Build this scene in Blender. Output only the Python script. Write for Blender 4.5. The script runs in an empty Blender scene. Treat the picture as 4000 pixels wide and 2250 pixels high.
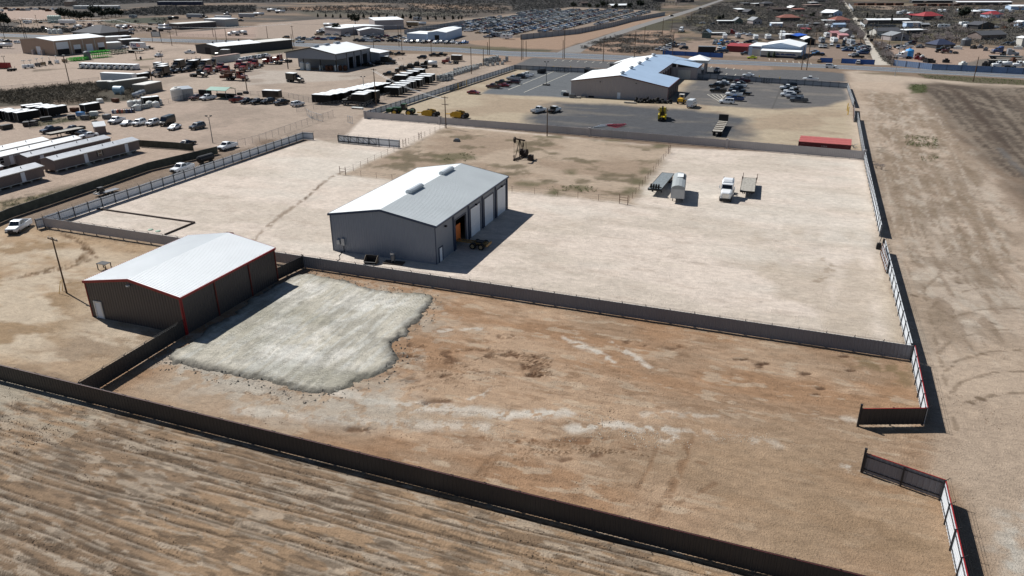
import bpy,bmesh,math,random
import numpy as np
from mathutils import Vector,Matrix
R=math.radians
S=bpy.context.scene
C=S.collection
# ---------------------------------------------------------------- camera, light, exposure
HC=42.0
PITCH,ROLL,HEAD,FOC=R(23.388),R(-0.396),R(-20.618),2900.0
fw=Vector((math.sin(HEAD)*math.cos(PITCH),math.cos(HEAD)*math.cos(PITCH),-math.sin(PITCH)))
_r=fw.cross(Vector((0,0,1))).normalized(); _u=_r.cross(fw)
rt=_r*math.cos(ROLL)+_u*math.sin(ROLL); up=-_r*math.sin(ROLL)+_u*math.cos(ROLL)
cd=bpy.data.cameras.new('camera'); cam=bpy.data.objects.new('camera',cd); C.objects.link(cam)
cam.matrix_world=Matrix(((rt.x,up.x,-fw.x,0),(rt.y,up.y,-fw.y,0),(rt.z,up.z,-fw.z,HC),(0,0,0,1)))
cd.sensor_width=36.0; cd.lens=36.0*FOC/4000.0; cd.clip_start=1.0; cd.clip_end=20000.0
S.camera=cam
W=bpy.data.worlds.new('World'); S.world=W; W.use_nodes=True
nt=W.node_tree; bg=nt.nodes['Background']
sky=nt.nodes.new('ShaderNodeTexSky'); sky.sky_type='NISHITA'; sky.sun_disc=False
SUNV=Vector((-0.90,0.30,1.0)).normalized()
sky.sun_elevation=math.asin(SUNV.z); sky.sun_rotation=math.atan2(SUNV.x,SUNV.y)
sky.altitude=900; sky.dust_density=0.6
nt.links.new(sky.outputs[0],bg.inputs[0]); bg.inputs[1].default_value=0.05
sd=bpy.data.lights.new('sun','SUN'); sun=bpy.data.objects.new('sun',sd); C.objects.link(sun)
sd.energy=5.0; sd.angle=R(0.5); sd.color=(1.0,0.97,0.92)
sun.rotation_euler=(-SUNV).to_track_quat('-Z','Y').to_euler(); sun.location=(0,0,200)
S.view_settings.view_transform='Standard'; S.view_settings.look='None'
S.view_settings.exposure=0.32; S.view_settings.gamma=1.0; S.view_settings.use_curve_mapping=False
S.cycles.max_bounces=4; S.cycles.diffuse_bounces=2; S.cycles.glossy_bounces=2
S.cycles.transparent_max_bounces=12
# ---------------------------------------------------------------- map: photo detail -> ground point
K=1000/2576
FR={'a':(0,0,K),'b':(1000,0,K),'c':(2000,0,K),'d':(3000,0,K),'e':(0,500,K),'f':(1000,500,K),'g':(2000,250,K),
      'h':(3000,250,K),'i':(200,880,1200/2557),'j':(2800,900,1200/2484),'k':(1200,1200,1600/2576),'l':(2900,1500,1100/2125),
      'o':(0,0,4000/2576),'m':(3000,0,K/2),'n':(3500,0,K/2),'q':(2550,0,K/2),'r':(0,0,K/2),'s':(500,0,K/2),'t':(0,300,600/2557)}
def P(fr,x,y,z=0.0):
    o=FR[fr]; px=o[0]+x*o[2]; py=o[1]+y*o[2]
    d=fw+rt*((px-2000)/FOC)-up*((py-1125)/FOC)
    t=(z-HC)/d.z
    return Vector((d.x*t,d.y*t,z))
def PL(fr,pts,z=0.0):return[P(fr,x,y,z)for x,y in pts]
def lin(c):return tuple(((v/255)/12.92 if v/255<=0.04045 else((v/255+0.055)/1.055)**2.4)for v in c)
# ---------------------------------------------------------------- materials
MATS={}
def mat(name,col,rough=0.6,metal=0.0,var=0.12,nscale=0.6,ribs=None,bump=0.0,coat=0.0,spec=0.5):
    """plain procedural surface: base colour (sRGB) broken up by object-space noise; ribs=(pitch, depth) corrugates it"""
    if name in MATS:return MATS[name]
    m=bpy.data.materials.new(name); m.use_nodes=True; n=m.node_tree.nodes; l=m.node_tree.links
    b=n['Principled BSDF']; b.inputs['Roughness'].default_value=rough; b.inputs['Metallic'].default_value=metal
    b.inputs['Specular IOR Level'].default_value=spec
    if coat:b.inputs['Coat Weight'].default_value=coat; b.inputs['Coat Roughness'].default_value=0.05
    c=lin(col); tc=n.new('ShaderNodeTexCoord'); nz=n.new('ShaderNodeTexNoise')
    nz.inputs['Scale'].default_value=nscale; nz.inputs['Detail'].default_value=4
    l.new(tc.outputs['Object'],nz.inputs['Vector'])
    mx=n.new('ShaderNodeMix'); mx.data_type='RGBA'
    mx.inputs[6].default_value=tuple(v*(1-var)for v in c)+(1,); mx.inputs[7].default_value=tuple(min(1,v*(1+var))for v in c)+(1,)
    mp=n.new('ShaderNodeMapRange'); mp.inputs[1].default_value=0.3; mp.inputs[2].default_value=0.7
    l.new(nz.outputs[0],mp.inputs[0]); l.new(mp.outputs[0],mx.inputs[0]); l.new(mx.outputs[2],b.inputs['Base Color'])
    if ribs:
        dt=n.new('ShaderNodeVectorMath'); dt.operation='DOT_PRODUCT'; dt.inputs[1].default_value=(1,1,0)
        l.new(tc.outputs['Object'],dt.inputs[0])
        ma=n.new('ShaderNodeMath'); ma.operation='MULTIPLY'; ma.inputs[1].default_value=2*math.pi/ribs[0]
        sn=n.new('ShaderNodeMath'); sn.operation='SINE'; pw=n.new('ShaderNodeMath'); pw.operation='GREATER_THAN'; pw.inputs[1].default_value=0.55
        l.new(dt.outputs['Value'],ma.inputs[0]); l.new(ma.outputs[0],sn.inputs[0]); l.new(sn.outputs[0],pw.inputs[0])
        bp=n.new('ShaderNodeBump'); bp.inputs['Distance'].default_value=ribs[1]; bp.inputs['Strength'].default_value=1.0
        l.new(sn.outputs[0],bp.inputs['Height']); l.new(bp.outputs[0],b.inputs['Normal'])
    elif bump:
        bp=n.new('ShaderNodeBump'); bp.inputs['Distance'].default_value=bump
        l.new(nz.outputs[0],bp.inputs['Height']); l.new(bp.outputs[0],b.inputs['Normal'])
    MATS[name]=m; return m
def paint(name,col):return mat('paint_'+name,col,0.32,0.0,0.04,1.0,coat=0.6)
PAINT={k:paint(k,v)for k,v in dict(white=(225,228,230),black=(17,18,20),silver=(150,155,162),grey=(70,74,80),red=(120,22,26),maroon=(66,18,28),
         blue=(36,62,110),navy=(24,32,54),tan=(140,120,92),yellow=(205,165,20),green=(36,80,40),lime=(190,205,30),towyellow=(196,172,34),lightblue=(60,130,190),orange=(190,80,30)).items()}
GLASS=mat('dark_glass',(14,18,24),0.06,0.0,0.0,spec=0.9)
RUBBER=mat('rubber',(22,22,23),0.9)
RIM=mat('rim_metal',(120,122,125),0.4,0.7)
CHROME=mat('chrome',(190,193,196),0.18,0.9)
LAMP=mat('lamp_lens',(215,218,215),0.15,0.0,0.0)
TAIL=mat('tail_lens',(120,12,12),0.2)
DARK=mat('dark_steel',(30,31,34),0.55,0.3)
MIDG=mat('grey_steel',(96,100,106),0.5,0.4)
GALV=mat('galvanised',(160,166,172),0.42,0.5)
RUST=mat('rusty_steel',(84,52,36),0.85,0.1,0.35,2.5)
WOOD=mat('weathered_wood',(92,74,58),0.9,0,0.2,3.0)
PLANK=mat('weathered_deck',(150,146,138),0.85,0,0.25,2.2)
WHITE=mat('white_metal',(222,225,226),0.4,0,0.04)
BLACKM=mat('black_metal',(16,17,19),0.45,0,0.1)
POLY=mat('white_poly',(205,208,205),0.55,0,0.08)
REDM=mat('red_trim',(140,26,30),0.45)
YEL=mat('yellow_machine',(196,152,30),0.5,0,0.12,1.5)
GRN=mat('green_machine',(28,70,34),0.45,0,0.1)
CONC=mat('concrete',(165,160,150),0.9,0,0.1)
# ---------------------------------------------------------------- mesh builder
class MB:
    def __init__(s):s.v=[]; s.f=[]; s.m=[]
    def add(s,vs,fs,m=0):
        o=len(s.v); s.v+=[tuple(v)for v in vs]; s.f+=[tuple(o+i for i in f)for f in fs]; s.m+=[m]*len(fs)
    def box(s,x0,x1,y0,y1,z0,z1,m=0,tx=0.0,ty=0.0):
        """box; tx / ty draw the top face in"""
        s.add([(x0,y0,z0),(x1,y0,z0),(x1,y1,z0),(x0,y1,z0),(x0+tx,y0+ty,z1),(x1-tx,y0+ty,z1),(x1-tx,y1-ty,z1),(x0+tx,y1-ty,z1)],
              [(3,2,1,0),(4,5,6,7),(0,1,5,4),(1,2,6,5),(2,3,7,6),(3,0,4,7)],m)
    def quad(s,a,b,c,d,m=0):s.add([a,b,c,d],[(0,1,2,3)],m)
    def tube(s,a,b,r,n=6,m=0,r2=None,cap=True):
        a=Vector(a); b=Vector(b); d=(b-a).normalized(); t=Vector((0,0,1))if abs(d.z)<0.9 else Vector((1,0,0))
        p=d.cross(t).normalized(); q=d.cross(p); r2=r if r2 is None else r2
        vs=[]
        for k in range(n):
            w=p*math.cos(2*math.pi*k/n)+q*math.sin(2*math.pi*k/n); vs+=[a+w*r,b+w*r2]
        fs=[(2*k,2*((k+1)%n),2*((k+1)%n)+1,2*k+1)for k in range(n)]
        if cap:fs+=[tuple(2*k for k in range(n))[::-1],tuple(2*k+1 for k in range(n))]
        s.add(vs,fs,m)
    def lathe(s,o,ax,prof,n=12,m=0):
        """prof: (distance along ax, radius)"""
        o=Vector(o); d=Vector(ax).normalized(); t=Vector((0,0,1))if abs(d.z)<0.9 else Vector((1,0,0))
        p=d.cross(t).normalized(); q=d.cross(p); vs=[]
        for h,r in prof:
            for k in range(n):vs.append(o+d*h+(p*math.cos(2*math.pi*k/n)+q*math.sin(2*math.pi*k/n))*r)
        fs=[]
        for i in range(len(prof)-1):
            for k in range(n):fs.append((i*n+k,i*n+(k+1)%n,(i+1)*n+(k+1)%n,(i+1)*n+k))
        fs+=[tuple(range(n))[::-1],tuple((len(prof)-1)*n+k for k in range(n))]
        s.add(vs,fs,m)
    def loft(s,rings,m=0,cap=True):
        n=len(rings[0]); vs=[p for r in rings for p in r]; fs=[]
        for i in range(len(rings)-1):
            for k in range(n):fs.append((i*n+k,i*n+(k+1)%n,(i+1)*n+(k+1)%n,(i+1)*n+k))
        if cap:fs+=[tuple(range(n))[::-1],tuple((len(rings)-1)*n+k for k in range(n))]
        s.add(vs,fs,m)
    def prism(s,poly,y0,y1,m=0):
        """polygon in x,z pulled along y"""
        n=len(poly); s.add([(x,y0,z)for x,z in poly]+[(x,y1,z)for x,z in poly],
                             [tuple(range(n))[::-1],tuple(range(n,2*n))]+[(k,(k+1)%n,n+(k+1)%n,n+k)for k in range(n)],m)
    def xf(s,M,start=0):s.v[start:]=[tuple(M@Vector(v))for v in s.v[start:]]
    def mesh(s,name,mats):
        me=bpy.data.meshes.new(name); me.from_pydata(s.v,[],s.f)
        mats=mats if isinstance(mats,(list,tuple))else[mats]
        for m in mats:me.materials.append(m)
        if len(mats)>1:me.polygons.foreach_set('material_index',s.m)
        bm=bmesh.new(); bm.from_mesh(me); bmesh.ops.recalc_face_normals(bm,faces=bm.faces); bm.to_mesh(me); bm.free()
        me.update(); return me
    def build(s,name,mats,parent=None):return link(name,s.mesh(name,mats),parent)
def link(name,me,parent=None):
    o=bpy.data.objects.new(name,me); C.objects.link(o)
    if parent is not None:o.parent=parent
    return o
def tag(o,label,cat,group=None):
    o['label']=label; o['category']=cat
    if group:o['group']=group
    return o
def thing(name,label,cat,loc=(0,0,0),rz=0.0,group=None):
    o=bpy.data.objects.new(name,None); o.empty_display_size=0.5; C.objects.link(o)
    o.location=loc; o.rotation_euler=(0,0,rz); return tag(o,label,cat,group)
def struct(o,kind='structure'):o['kind']=kind; return o
def smooth(me):
    me.polygons.foreach_set('use_smooth',[True]*len(me.polygons)); return me
PROTO={}       # kind -> [(part name, mesh, location, [(sub-part name, mesh)])]
def spawn(kind,name,label,cat,loc,rz=0.0,group=None,color=None,scale=1.0):
    """a thing from its prototype: each part an object of its own, sharing mesh data; the paint slot is set per object"""
    pr=PROTO[kind]
    if len(pr)==1 and not pr[0][3]:
        t=link(name,pr[0][1]); t.location=loc; t.rotation_euler=(0,0,rz); tag(t,label,cat,group); objs=[t]
    else:
        t=thing(name,label,cat,loc,rz,group); objs=[]
        for pn,me,pl,subs in pr:
            o=link(pn,me,t); o.location=pl; objs.append(o)
            for sn,sm in subs:objs.append(link(sn,sm,o))
    t.scale=(scale,)*3 if not isinstance(scale,tuple)else scale
    if color is not None:
        cm=PAINT[color]if isinstance(color,str)else color
        for o in objs:
            sl=o.material_slots
            if len(sl)and sl[0].material==PAINT['white']:sl[0].link='OBJECT'; sl[0].material=cm
    return t
LAND=[]        # landmarks for labels: (short phrase, position)
USED={}
def uniq(label):
    """labels stay unique: a repeat is told apart by an ordinal word"""
    if label not in USED:USED[label]=1; return label
    USED[label]+=1; n=USED[label]
    w=['','','second','third','fourth','fifth','sixth','seventh','eighth','ninth','tenth']
    return(w[n]if n<len(w)else f'{n}th')+' '+label
def near_label(desc,pos,used={}):
    """desc + where it stands relative to the nearest landmark, as seen from the air"""
    best=sorted(LAND,key=lambda q:(q[1]-pos).length)[:4]
    for nm,q in best:
        d=pos-q; f2=Vector((fw.x,fw.y)).normalized(); a=d.x*f2.x+d.y*f2.y; b=d.x*f2.y-d.y*f2.x
        rel=('behind' if a>0 else 'in front of')if abs(a)>abs(b)else('right of' if b>0 else 'left of')
        t=f'{desc} {rel} the {nm}'
        if t not in USED:return uniq(t)
    nm,q=best[0]
    return uniq(t if False else f'{desc} {rel} the {nm}')
# ---------------------------------------------------------------- the ground: one sheet to the horizon
rng=np.random.default_rng(7)
LAT=rng.random((256,256)).astype(np.float32)
def vn(x,y,s,ox=0.0):
    x=x/s+ox*17.3+500; y=y/s+ox*9.1+500
    xi=np.floor(x).astype(np.int32); yi=np.floor(y).astype(np.int32); fx=(x-xi).astype(np.float32); fy=(y-yi).astype(np.float32)
    fx=fx*fx*(3-2*fx); fy=fy*fy*(3-2*fy)
    a=LAT[xi&255,yi&255]; b=LAT[(xi+1)&255,yi&255]; c=LAT[xi&255,(yi+1)&255]; d=LAT[(xi+1)&255,(yi+1)&255]
    return(a*(1-fx)+b*fx)*(1-fy)+(c*(1-fx)+d*fx)*fy
def fbm(x,y,s,o=4,ox=0.0):
    t=0; a=0.5; n=0
    for k in range(o):t=t+a*vn(x,y,s/2**k,ox+k*3.1); n+=a; a*=0.55
    return t/n
def sdist(px,py,poly):
    """signed distance to a polygon, negative inside"""
    d=np.full(px.shape,1e9,np.float32); ins=np.zeros(px.shape,bool); n=len(poly)
    for i in range(n):
        ax,ay=poly[i]; bx,by=poly[(i+1)%n]; ex,ey=bx-ax,by-ay
        t=np.clip(((px-ax)*ex+(py-ay)*ey)/(ex*ex+ey*ey+1e-9),0,1)
        d=np.minimum(d,(px-ax-t*ex)**2+(py-ay-t*ey)**2)
        if ey!=0:
            c=(ay>py)!=(by>py); ins^=c&(px<(bx-ax)*(py-ay)/(by-ay)+ax)
    return np.where(ins,-np.sqrt(d),np.sqrt(d))
def ldist(px,py,ln):
    d=np.full(px.shape,1e9,np.float32)
    for(ax,ay),(bx,by)in zip(ln,ln[1:]):
        ex,ey=bx-ax,by-ay; t=np.clip(((px-ax)*ex+(py-ay)*ey)/(ex*ex+ey*ey+1e-9),0,1)
        d=np.minimum(d,(px-ax-t*ex)**2+(py-ay-t*ey)**2)
    return np.sqrt(d)
class Field:
    def __init__(s,X,Y,base):s.X=X; s.Y=Y; s.c=np.empty((len(X),3),np.float32); s.c[:]=lin(base); s.z=np.zeros(len(X),np.float32)
    def sel(s,pts,pad):
        xs=[p[0]for p in pts]; ys=[p[1]for p in pts]
        return np.nonzero((s.X>min(xs)-pad)&(s.X<max(xs)+pad)&(s.Y>min(ys)-pad)&(s.Y<max(ys)+pad))[0]
    def put(s,i,w,col):
        w=w[:,None].astype(np.float32); s.c[i]=s.c[i]*(1-w)+np.array(lin(col),np.float32)*w
    def zone(s,fr,pts,col,soft=1.0,wob=1.5,ws=6.0,op=1.0):
        pts=[(p.x,p.y)for p in(PL(fr,pts)if fr else[Vector(q)for q in pts])]
        i=s.sel(pts,soft+wob*2+1)
        if not len(i):return i,None
        x,y=s.X[i],s.Y[i]; d=sdist(x,y,pts)+(fbm(x,y,ws,4,len(pts)*.7)-0.5)*2*wob
        w=np.clip(0.5-d/(2*soft),0,1); s.put(i,w*op,col); return i,w
    def mottle(s,fr,pts,col,size,lo,hi,op=1.0,soft=3.0,stretch=(1,1),ox=0.0,ang=0.0):
        """patches of another soil inside a polygon"""
        pts=[(p.x,p.y)for p in PL(fr,pts)]; i=s.sel(pts,soft)
        if not len(i):return
        x,y=s.X[i],s.Y[i]; d=sdist(x,y,pts); ca,sa=math.cos(ang),math.sin(ang)
        n=fbm((x*ca+y*sa)/stretch[0],(-x*sa+y*ca)/stretch[1],size,5,ox)
        w=np.clip((n-lo)/(hi-lo),0,1)*np.clip(0.5-d/(2*soft),0,1); s.put(i,w*op,col)
    def stroke(s,fr,pts,wd,col,op=0.7,brk=0.0,wob=0.3,dz=0.0):
        pts=[(p.x,p.y)for p in PL(fr,pts)]; i=s.sel(pts,wd*2+wob*2+1)
        if not len(i):return
        x,y=s.X[i],s.Y[i]; d=ldist(x,y,pts)+(fbm(x,y,1.4,4,wd)-0.5)*2*wob
        w=np.clip(1.3-d/wd,0,1)*op
        if brk:w=w*np.clip((fbm(x,y,.9,4,5.5)-brk)/0.10,0,1)
        s.put(i,w,col)
        if dz:s.z[i]+=dz*w
def trail(F,fr,pts,hw=.3,pitch=.45,dark=(112,82,58),lite=(196,168,140),op=.6,gap=0,seed=1):
    """cleated tyre trail along a line; gap: a second one beside it"""
    P_=[np.array((p.x,p.y))for p in PL(fr,pts)]
    i=F.sel([tuple(p)for p in P_],hw+abs(gap)+1)
    if not len(i):return
    x,y=F.X[i],F.Y[i]; best=np.full(len(i),1e9,np.float32); sd=np.zeros(len(i),np.float32); al=np.zeros(len(i),np.float32); L0=0
    for p,q in zip(P_,P_[1:]):
        e=q-p; L=np.hypot(*e); e=e/max(L,1e-6); t=np.clip((x-p[0])*e[0]+(y-p[1])*e[1],0,L); dx=x-p[0]-t*e[0]; dy=y-p[1]-t*e[1]; d=np.hypot(dx,dy); m=d<best
        best[m]=d[m]; sd[m]=(-(x-p[0])*e[1]+(y-p[1])*e[0])[m]; al[m]=L0+t[m]; L0+=L
    br=np.clip((fbm(x,y,1.6,4,seed)-.44)/.10,0,1)
    for g in((0,gap)if gap else(0,)):
        w=np.clip(1.3-np.abs(sd-g)/hw,0,1)*br*(np.abs(np.abs(sd)-best)<.05)
        t=np.sin((al+np.abs(sd-g)*.8+(fbm(x,y,1.1,3,seed+2)-.5)*1.6)/pitch*6.283); F.put(i,w*np.clip(t*1.5,0,1)*op,dark); F.put(i,w*np.clip(-t*1.5,0,1)*op*.5,lite); F.z[i]+=w*t*.03
def paint_ground(F):
    X,Y=F.X,F.Y
    Z=F.zone
    # far country: scrub and bare soil
    n=fbm(X/2.2,Y,60,5,1.0); w=np.clip((n-0.40)/0.14,0,1)*np.clip((Y-380)/80,0,1); F.put(np.arange(len(X)),w*0.85,(92,88,84))
    n=fbm(X/3.0,Y,24,5,2.0); w=np.clip((n-0.52)/0.1,0,1)*np.clip((Y-380)/80,0,1); F.put(np.arange(len(X)),w*0.5,(70,68,68))
    SCR=(58,56,58)
    # dark scrub belts at the left top
    Z('a',[(-300,-30),(2700,-60),(2700,30),(1500,30),(760,62),(0,72),(-300,75)],SCR,6,10,40)
    Z('a',[(1250,110),(1600,70),(2576,60),(2576,120),(1900,150),(1500,160),(1000,150)],SCR,5,8,30,.9)
    Z('b',[(0,-40),(2600,-40),(2600,60),(1700,40),(900,25),(0,25)],(70,68,68),6,10,40)
    Z('b',[(0,95),(900,60),(2500,30),(2560,130),(2000,190),(1500,170),(400,120),(0,110)],(104,94,86),5,9,40)
    Z('b',[(300,70),(900,65),(1500,80),(1500,95),(800,105),(350,100)],(160,128,104),4,8,30)
    Z('b',[(1500,30),(2500,75),(2500,100),(1700,90)],(160,132,108),3,6,30,.8)
    Z('b',[(350,110),(1300,100),(2100,140),(2000,165),(600,165)],(95,92,80),4,8,30,.8)
    Z('c',[(-20,-30),(1500,-40),(1500,110),(700,75),(0,120)],(70,68,68),5,8,30)
    # pale caliche yards on the far side of the highway
    Z('a',[(-200,95),(600,100),(600,180),(400,200),(-200,205)],(190,164,148),3,6,30)
    Z('a',[(200,215),(900,205),(1000,250),(700,290),(200,290)],(168,146,128),2,4,20)
    Z('a',[(480,270),(2000,235),(2300,250),(1900,320),(1100,345),(500,330)],(150,130,116),2,4,20)
    Z('a',[(1000,200),(1700,170),(1650,230),(1100,235)],(72,78,62),2,3,12)
    Z('a',[(1780,330),(2576,265),(2800,280),(2700,395),(1700,365)],(188,162,146),2,3,15)
    Z('a',[(0,285),(900,305),(900,335),(0,330)],(92,86,74),1.5,3,12)
    Z('b',[(0,240),(700,190),(1500,200),(1480,230),(1000,340),(400,400),(0,390)],(178,158,142),2,4,20)
    Z('b',[(0,385),(420,392),(900,415),(900,430),(0,410)],(110,102,84),1,2,9,.8)
    Z('b',[(430,400),(900,300),(1500,330),(2200,410),(2150,450),(1000,440),(500,420)],(140,128,116),2,2,10)
    Z('b',[(1500,330),(2000,200),(2576,140),(2700,150),(2600,400),(2100,430)],(158,140,124),2,3,14)
    Z('c',[(-200,200),(200,120),(600,70),(1550,115),(1100,215),(640,290),(80,350),(-200,400)],(160,142,126),2,3,14)
    Z('c',[(-600,420),(80,378),(700,310),(1240,215),(1600,130),(1650,150),(1000,330),(480,500),(-200,470)],(176,146,122),1.5,2,9)
    Z('c',[(-500,475),(390,505),(380,520),(-500,505)],(86,88,66),.8,1.5,6,.9)
    # the triangle of waste ground by the junction
    Z('c',[(640,500),(1050,390),(1400,280),(1700,310),(1650,400),(1340,540),(1000,545)],(172,142,120),1.5,3,9)
    F.mottle('c',[(700,470),(1000,370),(1600,320),(1640,440),(1300,545),(700,510)],(84,78,70),9,.5,.58,.9)
    Z('c',[(1250,300),(1300,240),(1600,205),(1600,310)],(92,88,70),1,2,8)
    Z('c',[(1400,235),(1500,190),(1900,200),(1800,245)],(84,80,64),1,2,8)
    # town: dark weedy lots
    Z('c',[(1700,190),(2100,30),(2700,-30),(2700,420),(2576,330),(1850,340),(1760,280),(1900,220)],(100,94,88),2,4,15)
    Z('d',[(-100,-40),(740,-40),(960,330),(960,350),(0,400),(-200,340)],(106,98,92),2,4,15)
    Z('d',[(820,90),(900,60),(2700,60),(2700,480),(1400,420),(1000,380)],(108,102,92),2,4,15)
    for fr,pts,col in(('d',[(820,55),(1250,30),(2000,60),(2400,90),(1900,100),(1100,95)],(176,152,132)),('d',[(1400,150),(2500,105),(2576,190),(1500,200)],(130,116,100)),
                         ('d',[(1600,360),(2150,345),(2576,430),(2576,475),(1800,480)],(150,128,106)),('d',[(1100,480),(1500,470),(2576,490),(2576,700),(1650,655),(1270,610)],(182,156,138)),
                         ('c',[(1650,400),(2400,340),(2576,400),(2380,570),(1560,520)],(172,148,130)),('d',[(180,480),(900,470),(1060,600),(200,590)],(160,138,122)),
                         ('d',[(0,250),(500,240),(800,330),(700,400),(0,400)],(128,112,98)),('d',[(1640,280),(2576,280),(2576,300),(1640,296)],(150,134,118)),
                         ('m',[(0,470),(800,390),(820,440),(0,560)],(132,114,96)),('m',[(700,300),(1600,200),(1650,330),(900,420)],(112,98,82))):
        Z(fr,pts,col,1.5,3,9,.9)
    F.mottle('d',[(-1200,-40),(2700,-40),(2700,450),(-900,430)],(66,62,58),12,.5,.58,.75)
    F.mottle('d',[(-1200,-40),(2700,-40),(2700,450),(-900,430)],(104,98,66),16,.56,.64,.6,ox=3)
    Z('d',[(1930,640),(2300,570),(2576,560),(2600,720),(2000,690)],(120,116,110),1,2,6,.8)
    # industrial yards this side of the highway
    PALE=(196,176,158)
    Z('a',[(-300,370),(600,400),(1300,420),(1900,450),(2600,480),(2600,1500),(700,1500),(-300,1500)],(194,172,154),2,2,10)
    Z('a',[(-200,380),(300,390),(230,545),(-200,540)],(178,158,144),2,3,12)
    Z('b',[(-100,470),(300,500),(900,700),(1300,600),(1500,540),(2576,560),(2800,600),(1100,1120),(1000,1400),(-100,1400)],(190,170,152),2,3,12)
    Z('a',[(1700,760),(2576,700),(2576,940),(1600,870)],PALE,2,3,12)
    Z('b',[(-100,690),(950,740),(1400,620),(1480,640),(1000,800),(-100,860)],(200,186,172),2,2,12)
    F.mottle('b',[(-1000,480),(2800,560),(1100,1120),(900,1400),(-1000,1500)],(168,150,134),16,.5,.62,.7)
    # scrub between the yards at the left
    Z('a',[(-200,945),(300,890),(720,850),(1000,830),(1450,850),(1500,940),(1330,1010),(1000,1030),(850,1060),(200,1070),(-200,1100)],(88,80,66),1.5,2.5,8)
    Z('a',[(530,1010),(820,990),(900,1040),(560,1050)],(158,138,118),1,1.5,6)
    Z('a',[(250,1230),(700,1180),(1050,1160),(900,1200),(300,1285)],(98,94,62),1,1,5,.9)
    F.mottle('a',[(250,1230),(700,1180),(1050,1160),(900,1200),(300,1285)],(140,122,98),5,.5,.6,.8)
    Z('a',[(1330,600),(1560,585),(1560,600),(1380,615)],(110,104,76),.6,1,4,.8)
    Z('a',[(2100,560),(2576,480),(2576,520),(2150,580)],(104,100,72),1,1.5,5,.8)
    Z('a',[(0,372),(380,385),(380,395),(0,392)],(100,94,78),.8,1.2,5,.8)
    Z('a',[(330,700),(1520,660),(1520,690),(700,690),(330,725)],(112,98,78),.8,1.5,5,.7)
    Z('b',[(0,480),(380,470),(550,490),(200,540),(0,545)],(104,98,78),1,1.5,6,.9)
    Z('b',[(0,450),(2576,556),(2576,570),(1500,540),(400,500),(0,468)],(150,128,106),1,1.5,6,.9)
    Z('b',[(1600,460),(2500,470),(2576,500),(1700,480)],(118,108,82),.8,1.5,6,.8)
    # strip of yard with the mobile homes
    Z('e',[(-300,260),(900,60),(1400,100),(1950,230),(1850,300),(0,860),(-300,900)],(196,172,152),1.5,1.5,6)
    Z('e',[(-300,770),(300,690),(900,560),(1350,460),(1200,540),(300,790),(0,860),(-300,920)],(150,132,98),.8,1.2,4,.8)
    F.mottle('e',[(-300,730),(300,660),(1200,470),(1200,540),(0,860),(-300,900)],(78,72,48),3,.5,.58,.8)
    # strip between the screened fence and the white fence
    Z('e',[(-300,1000),(300,900),(1000,690),(2100,290),(2300,240),(2576,190),(1300,600),(450,880)],(150,130,112),.6,.6,3)
    # lot around the steel building with red trim
    Z('e',[(-300,950),(400,1000),(1640,1190),(1500,1300),(600,2000),(-300,2300)],(192,164,132),1.5,1.5,5)
    F.mottle('e',[(-300,1050),(500,1030),(1640,1190),(1100,1430),(500,2300),(-300,2300)],(128,102,74),.9,.6,.66,.6,stretch=(2.4,1),ox=3)
    YB=(160,130,94)
    Z('o',[(-60,585),(110,598),(430,655),(460,840),(210,962),(0,918),(-100,890)],(190,162,130),.8,.8,4)
    F.mottle('o',[(-60,585),(110,598),(430,655),(460,840),(210,962),(0,918),(-100,890)],(212,192,166),6,.44,.56,.9,stretch=(1.8,1),ox=6)
    F.mottle('o',[(-60,700),(110,700),(460,840),(210,962),(0,918)],(146,118,88),2.5,.52,.6,.6,stretch=(3,1),ox=1)
    F.mottle('e',[(-300,1050),(500,1030),(1640,1190),(1100,1430),(500,2300),(-300,2300)],(214,196,172),9,.44,.56,.9,stretch=(1.6,1))
    F.mottle('e',[(-300,1050),(500,1030),(1640,1190),(1100,1430),(500,2300),(-300,2300)],YB,7,.52,.6,.8,stretch=(1.6,1),ox=4)
    for k in range(9):
        F.stroke('e',[(600+k*14,1060+k*3),(790+k*16,1150+k*8),(860+k*14,1230+k*10),(780-k*18,1330+k*12),(500-k*60,1410+k*16)],.35,(112,84,54),.55,.42,.3,-.05)
    # main pale yard
    YARD=(240,223,207)
    Z('o',[(170,560),(250,515),(790,350),(850,362),(920,292),(1100,310),(1700,372),(2172,392),(2215,585),(2295,890),(760,655),(690,640),(440,605)],YARD,.8,.8,4)
    F.mottle('o',[(170,560),(790,350),(1700,372),(2172,392),(2295,890),(760,655)],(214,200,182),7,.48,.62,.6,stretch=(2.6,1))
    F.mottle('o',[(170,560),(790,350),(1700,372),(2172,392),(2295,890),(760,655)],(204,184,166),1.4,.58,.70,.35,stretch=(3,1),ox=8)
    F.mottle('o',[(170,560),(790,350),(1700,372),(2172,392),(2295,890),(760,655)],(236,226,212),14,.48,.66,.7,stretch=(2.6,1),ox=2)
    F.mottle('o',[(1850,560),(2215,585),(2290,880),(1900,810)],(206,188,166),8,.5,.66,.6,stretch=(.8,1.8),ox=5)
    Z('o',[(2210,600),(2230,600),(2290,865),(2240,860)],(200,182,154),1.2,.8,5,.8)
    F.stroke('f',[(870,445),(760,490),(640,580),(540,670),(440,750),(300,845),(170,945),(20,1080),(-90,1200)],.55,(150,128,106),.75,.38,.5,-.03)
    F.stroke('f',[(640,580),(540,670),(450,745)],.3,(112,92,72),.7,.4,.3)
    for k in range(3):
        F.stroke('j',[(840+k*12,220),(885+k*30,290),(880+k*30,340),(780+k*20,420)],.4,(172,152,128),.5,.4,.3)
    # lot with the pump jack: tan, grassy patches
    Z('o',[(855,440),(1010,375),(1125,318),(1690,370),(1590,512),(1280,480),(870,442)],(198,176,152),1.0,1.2,4)
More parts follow.
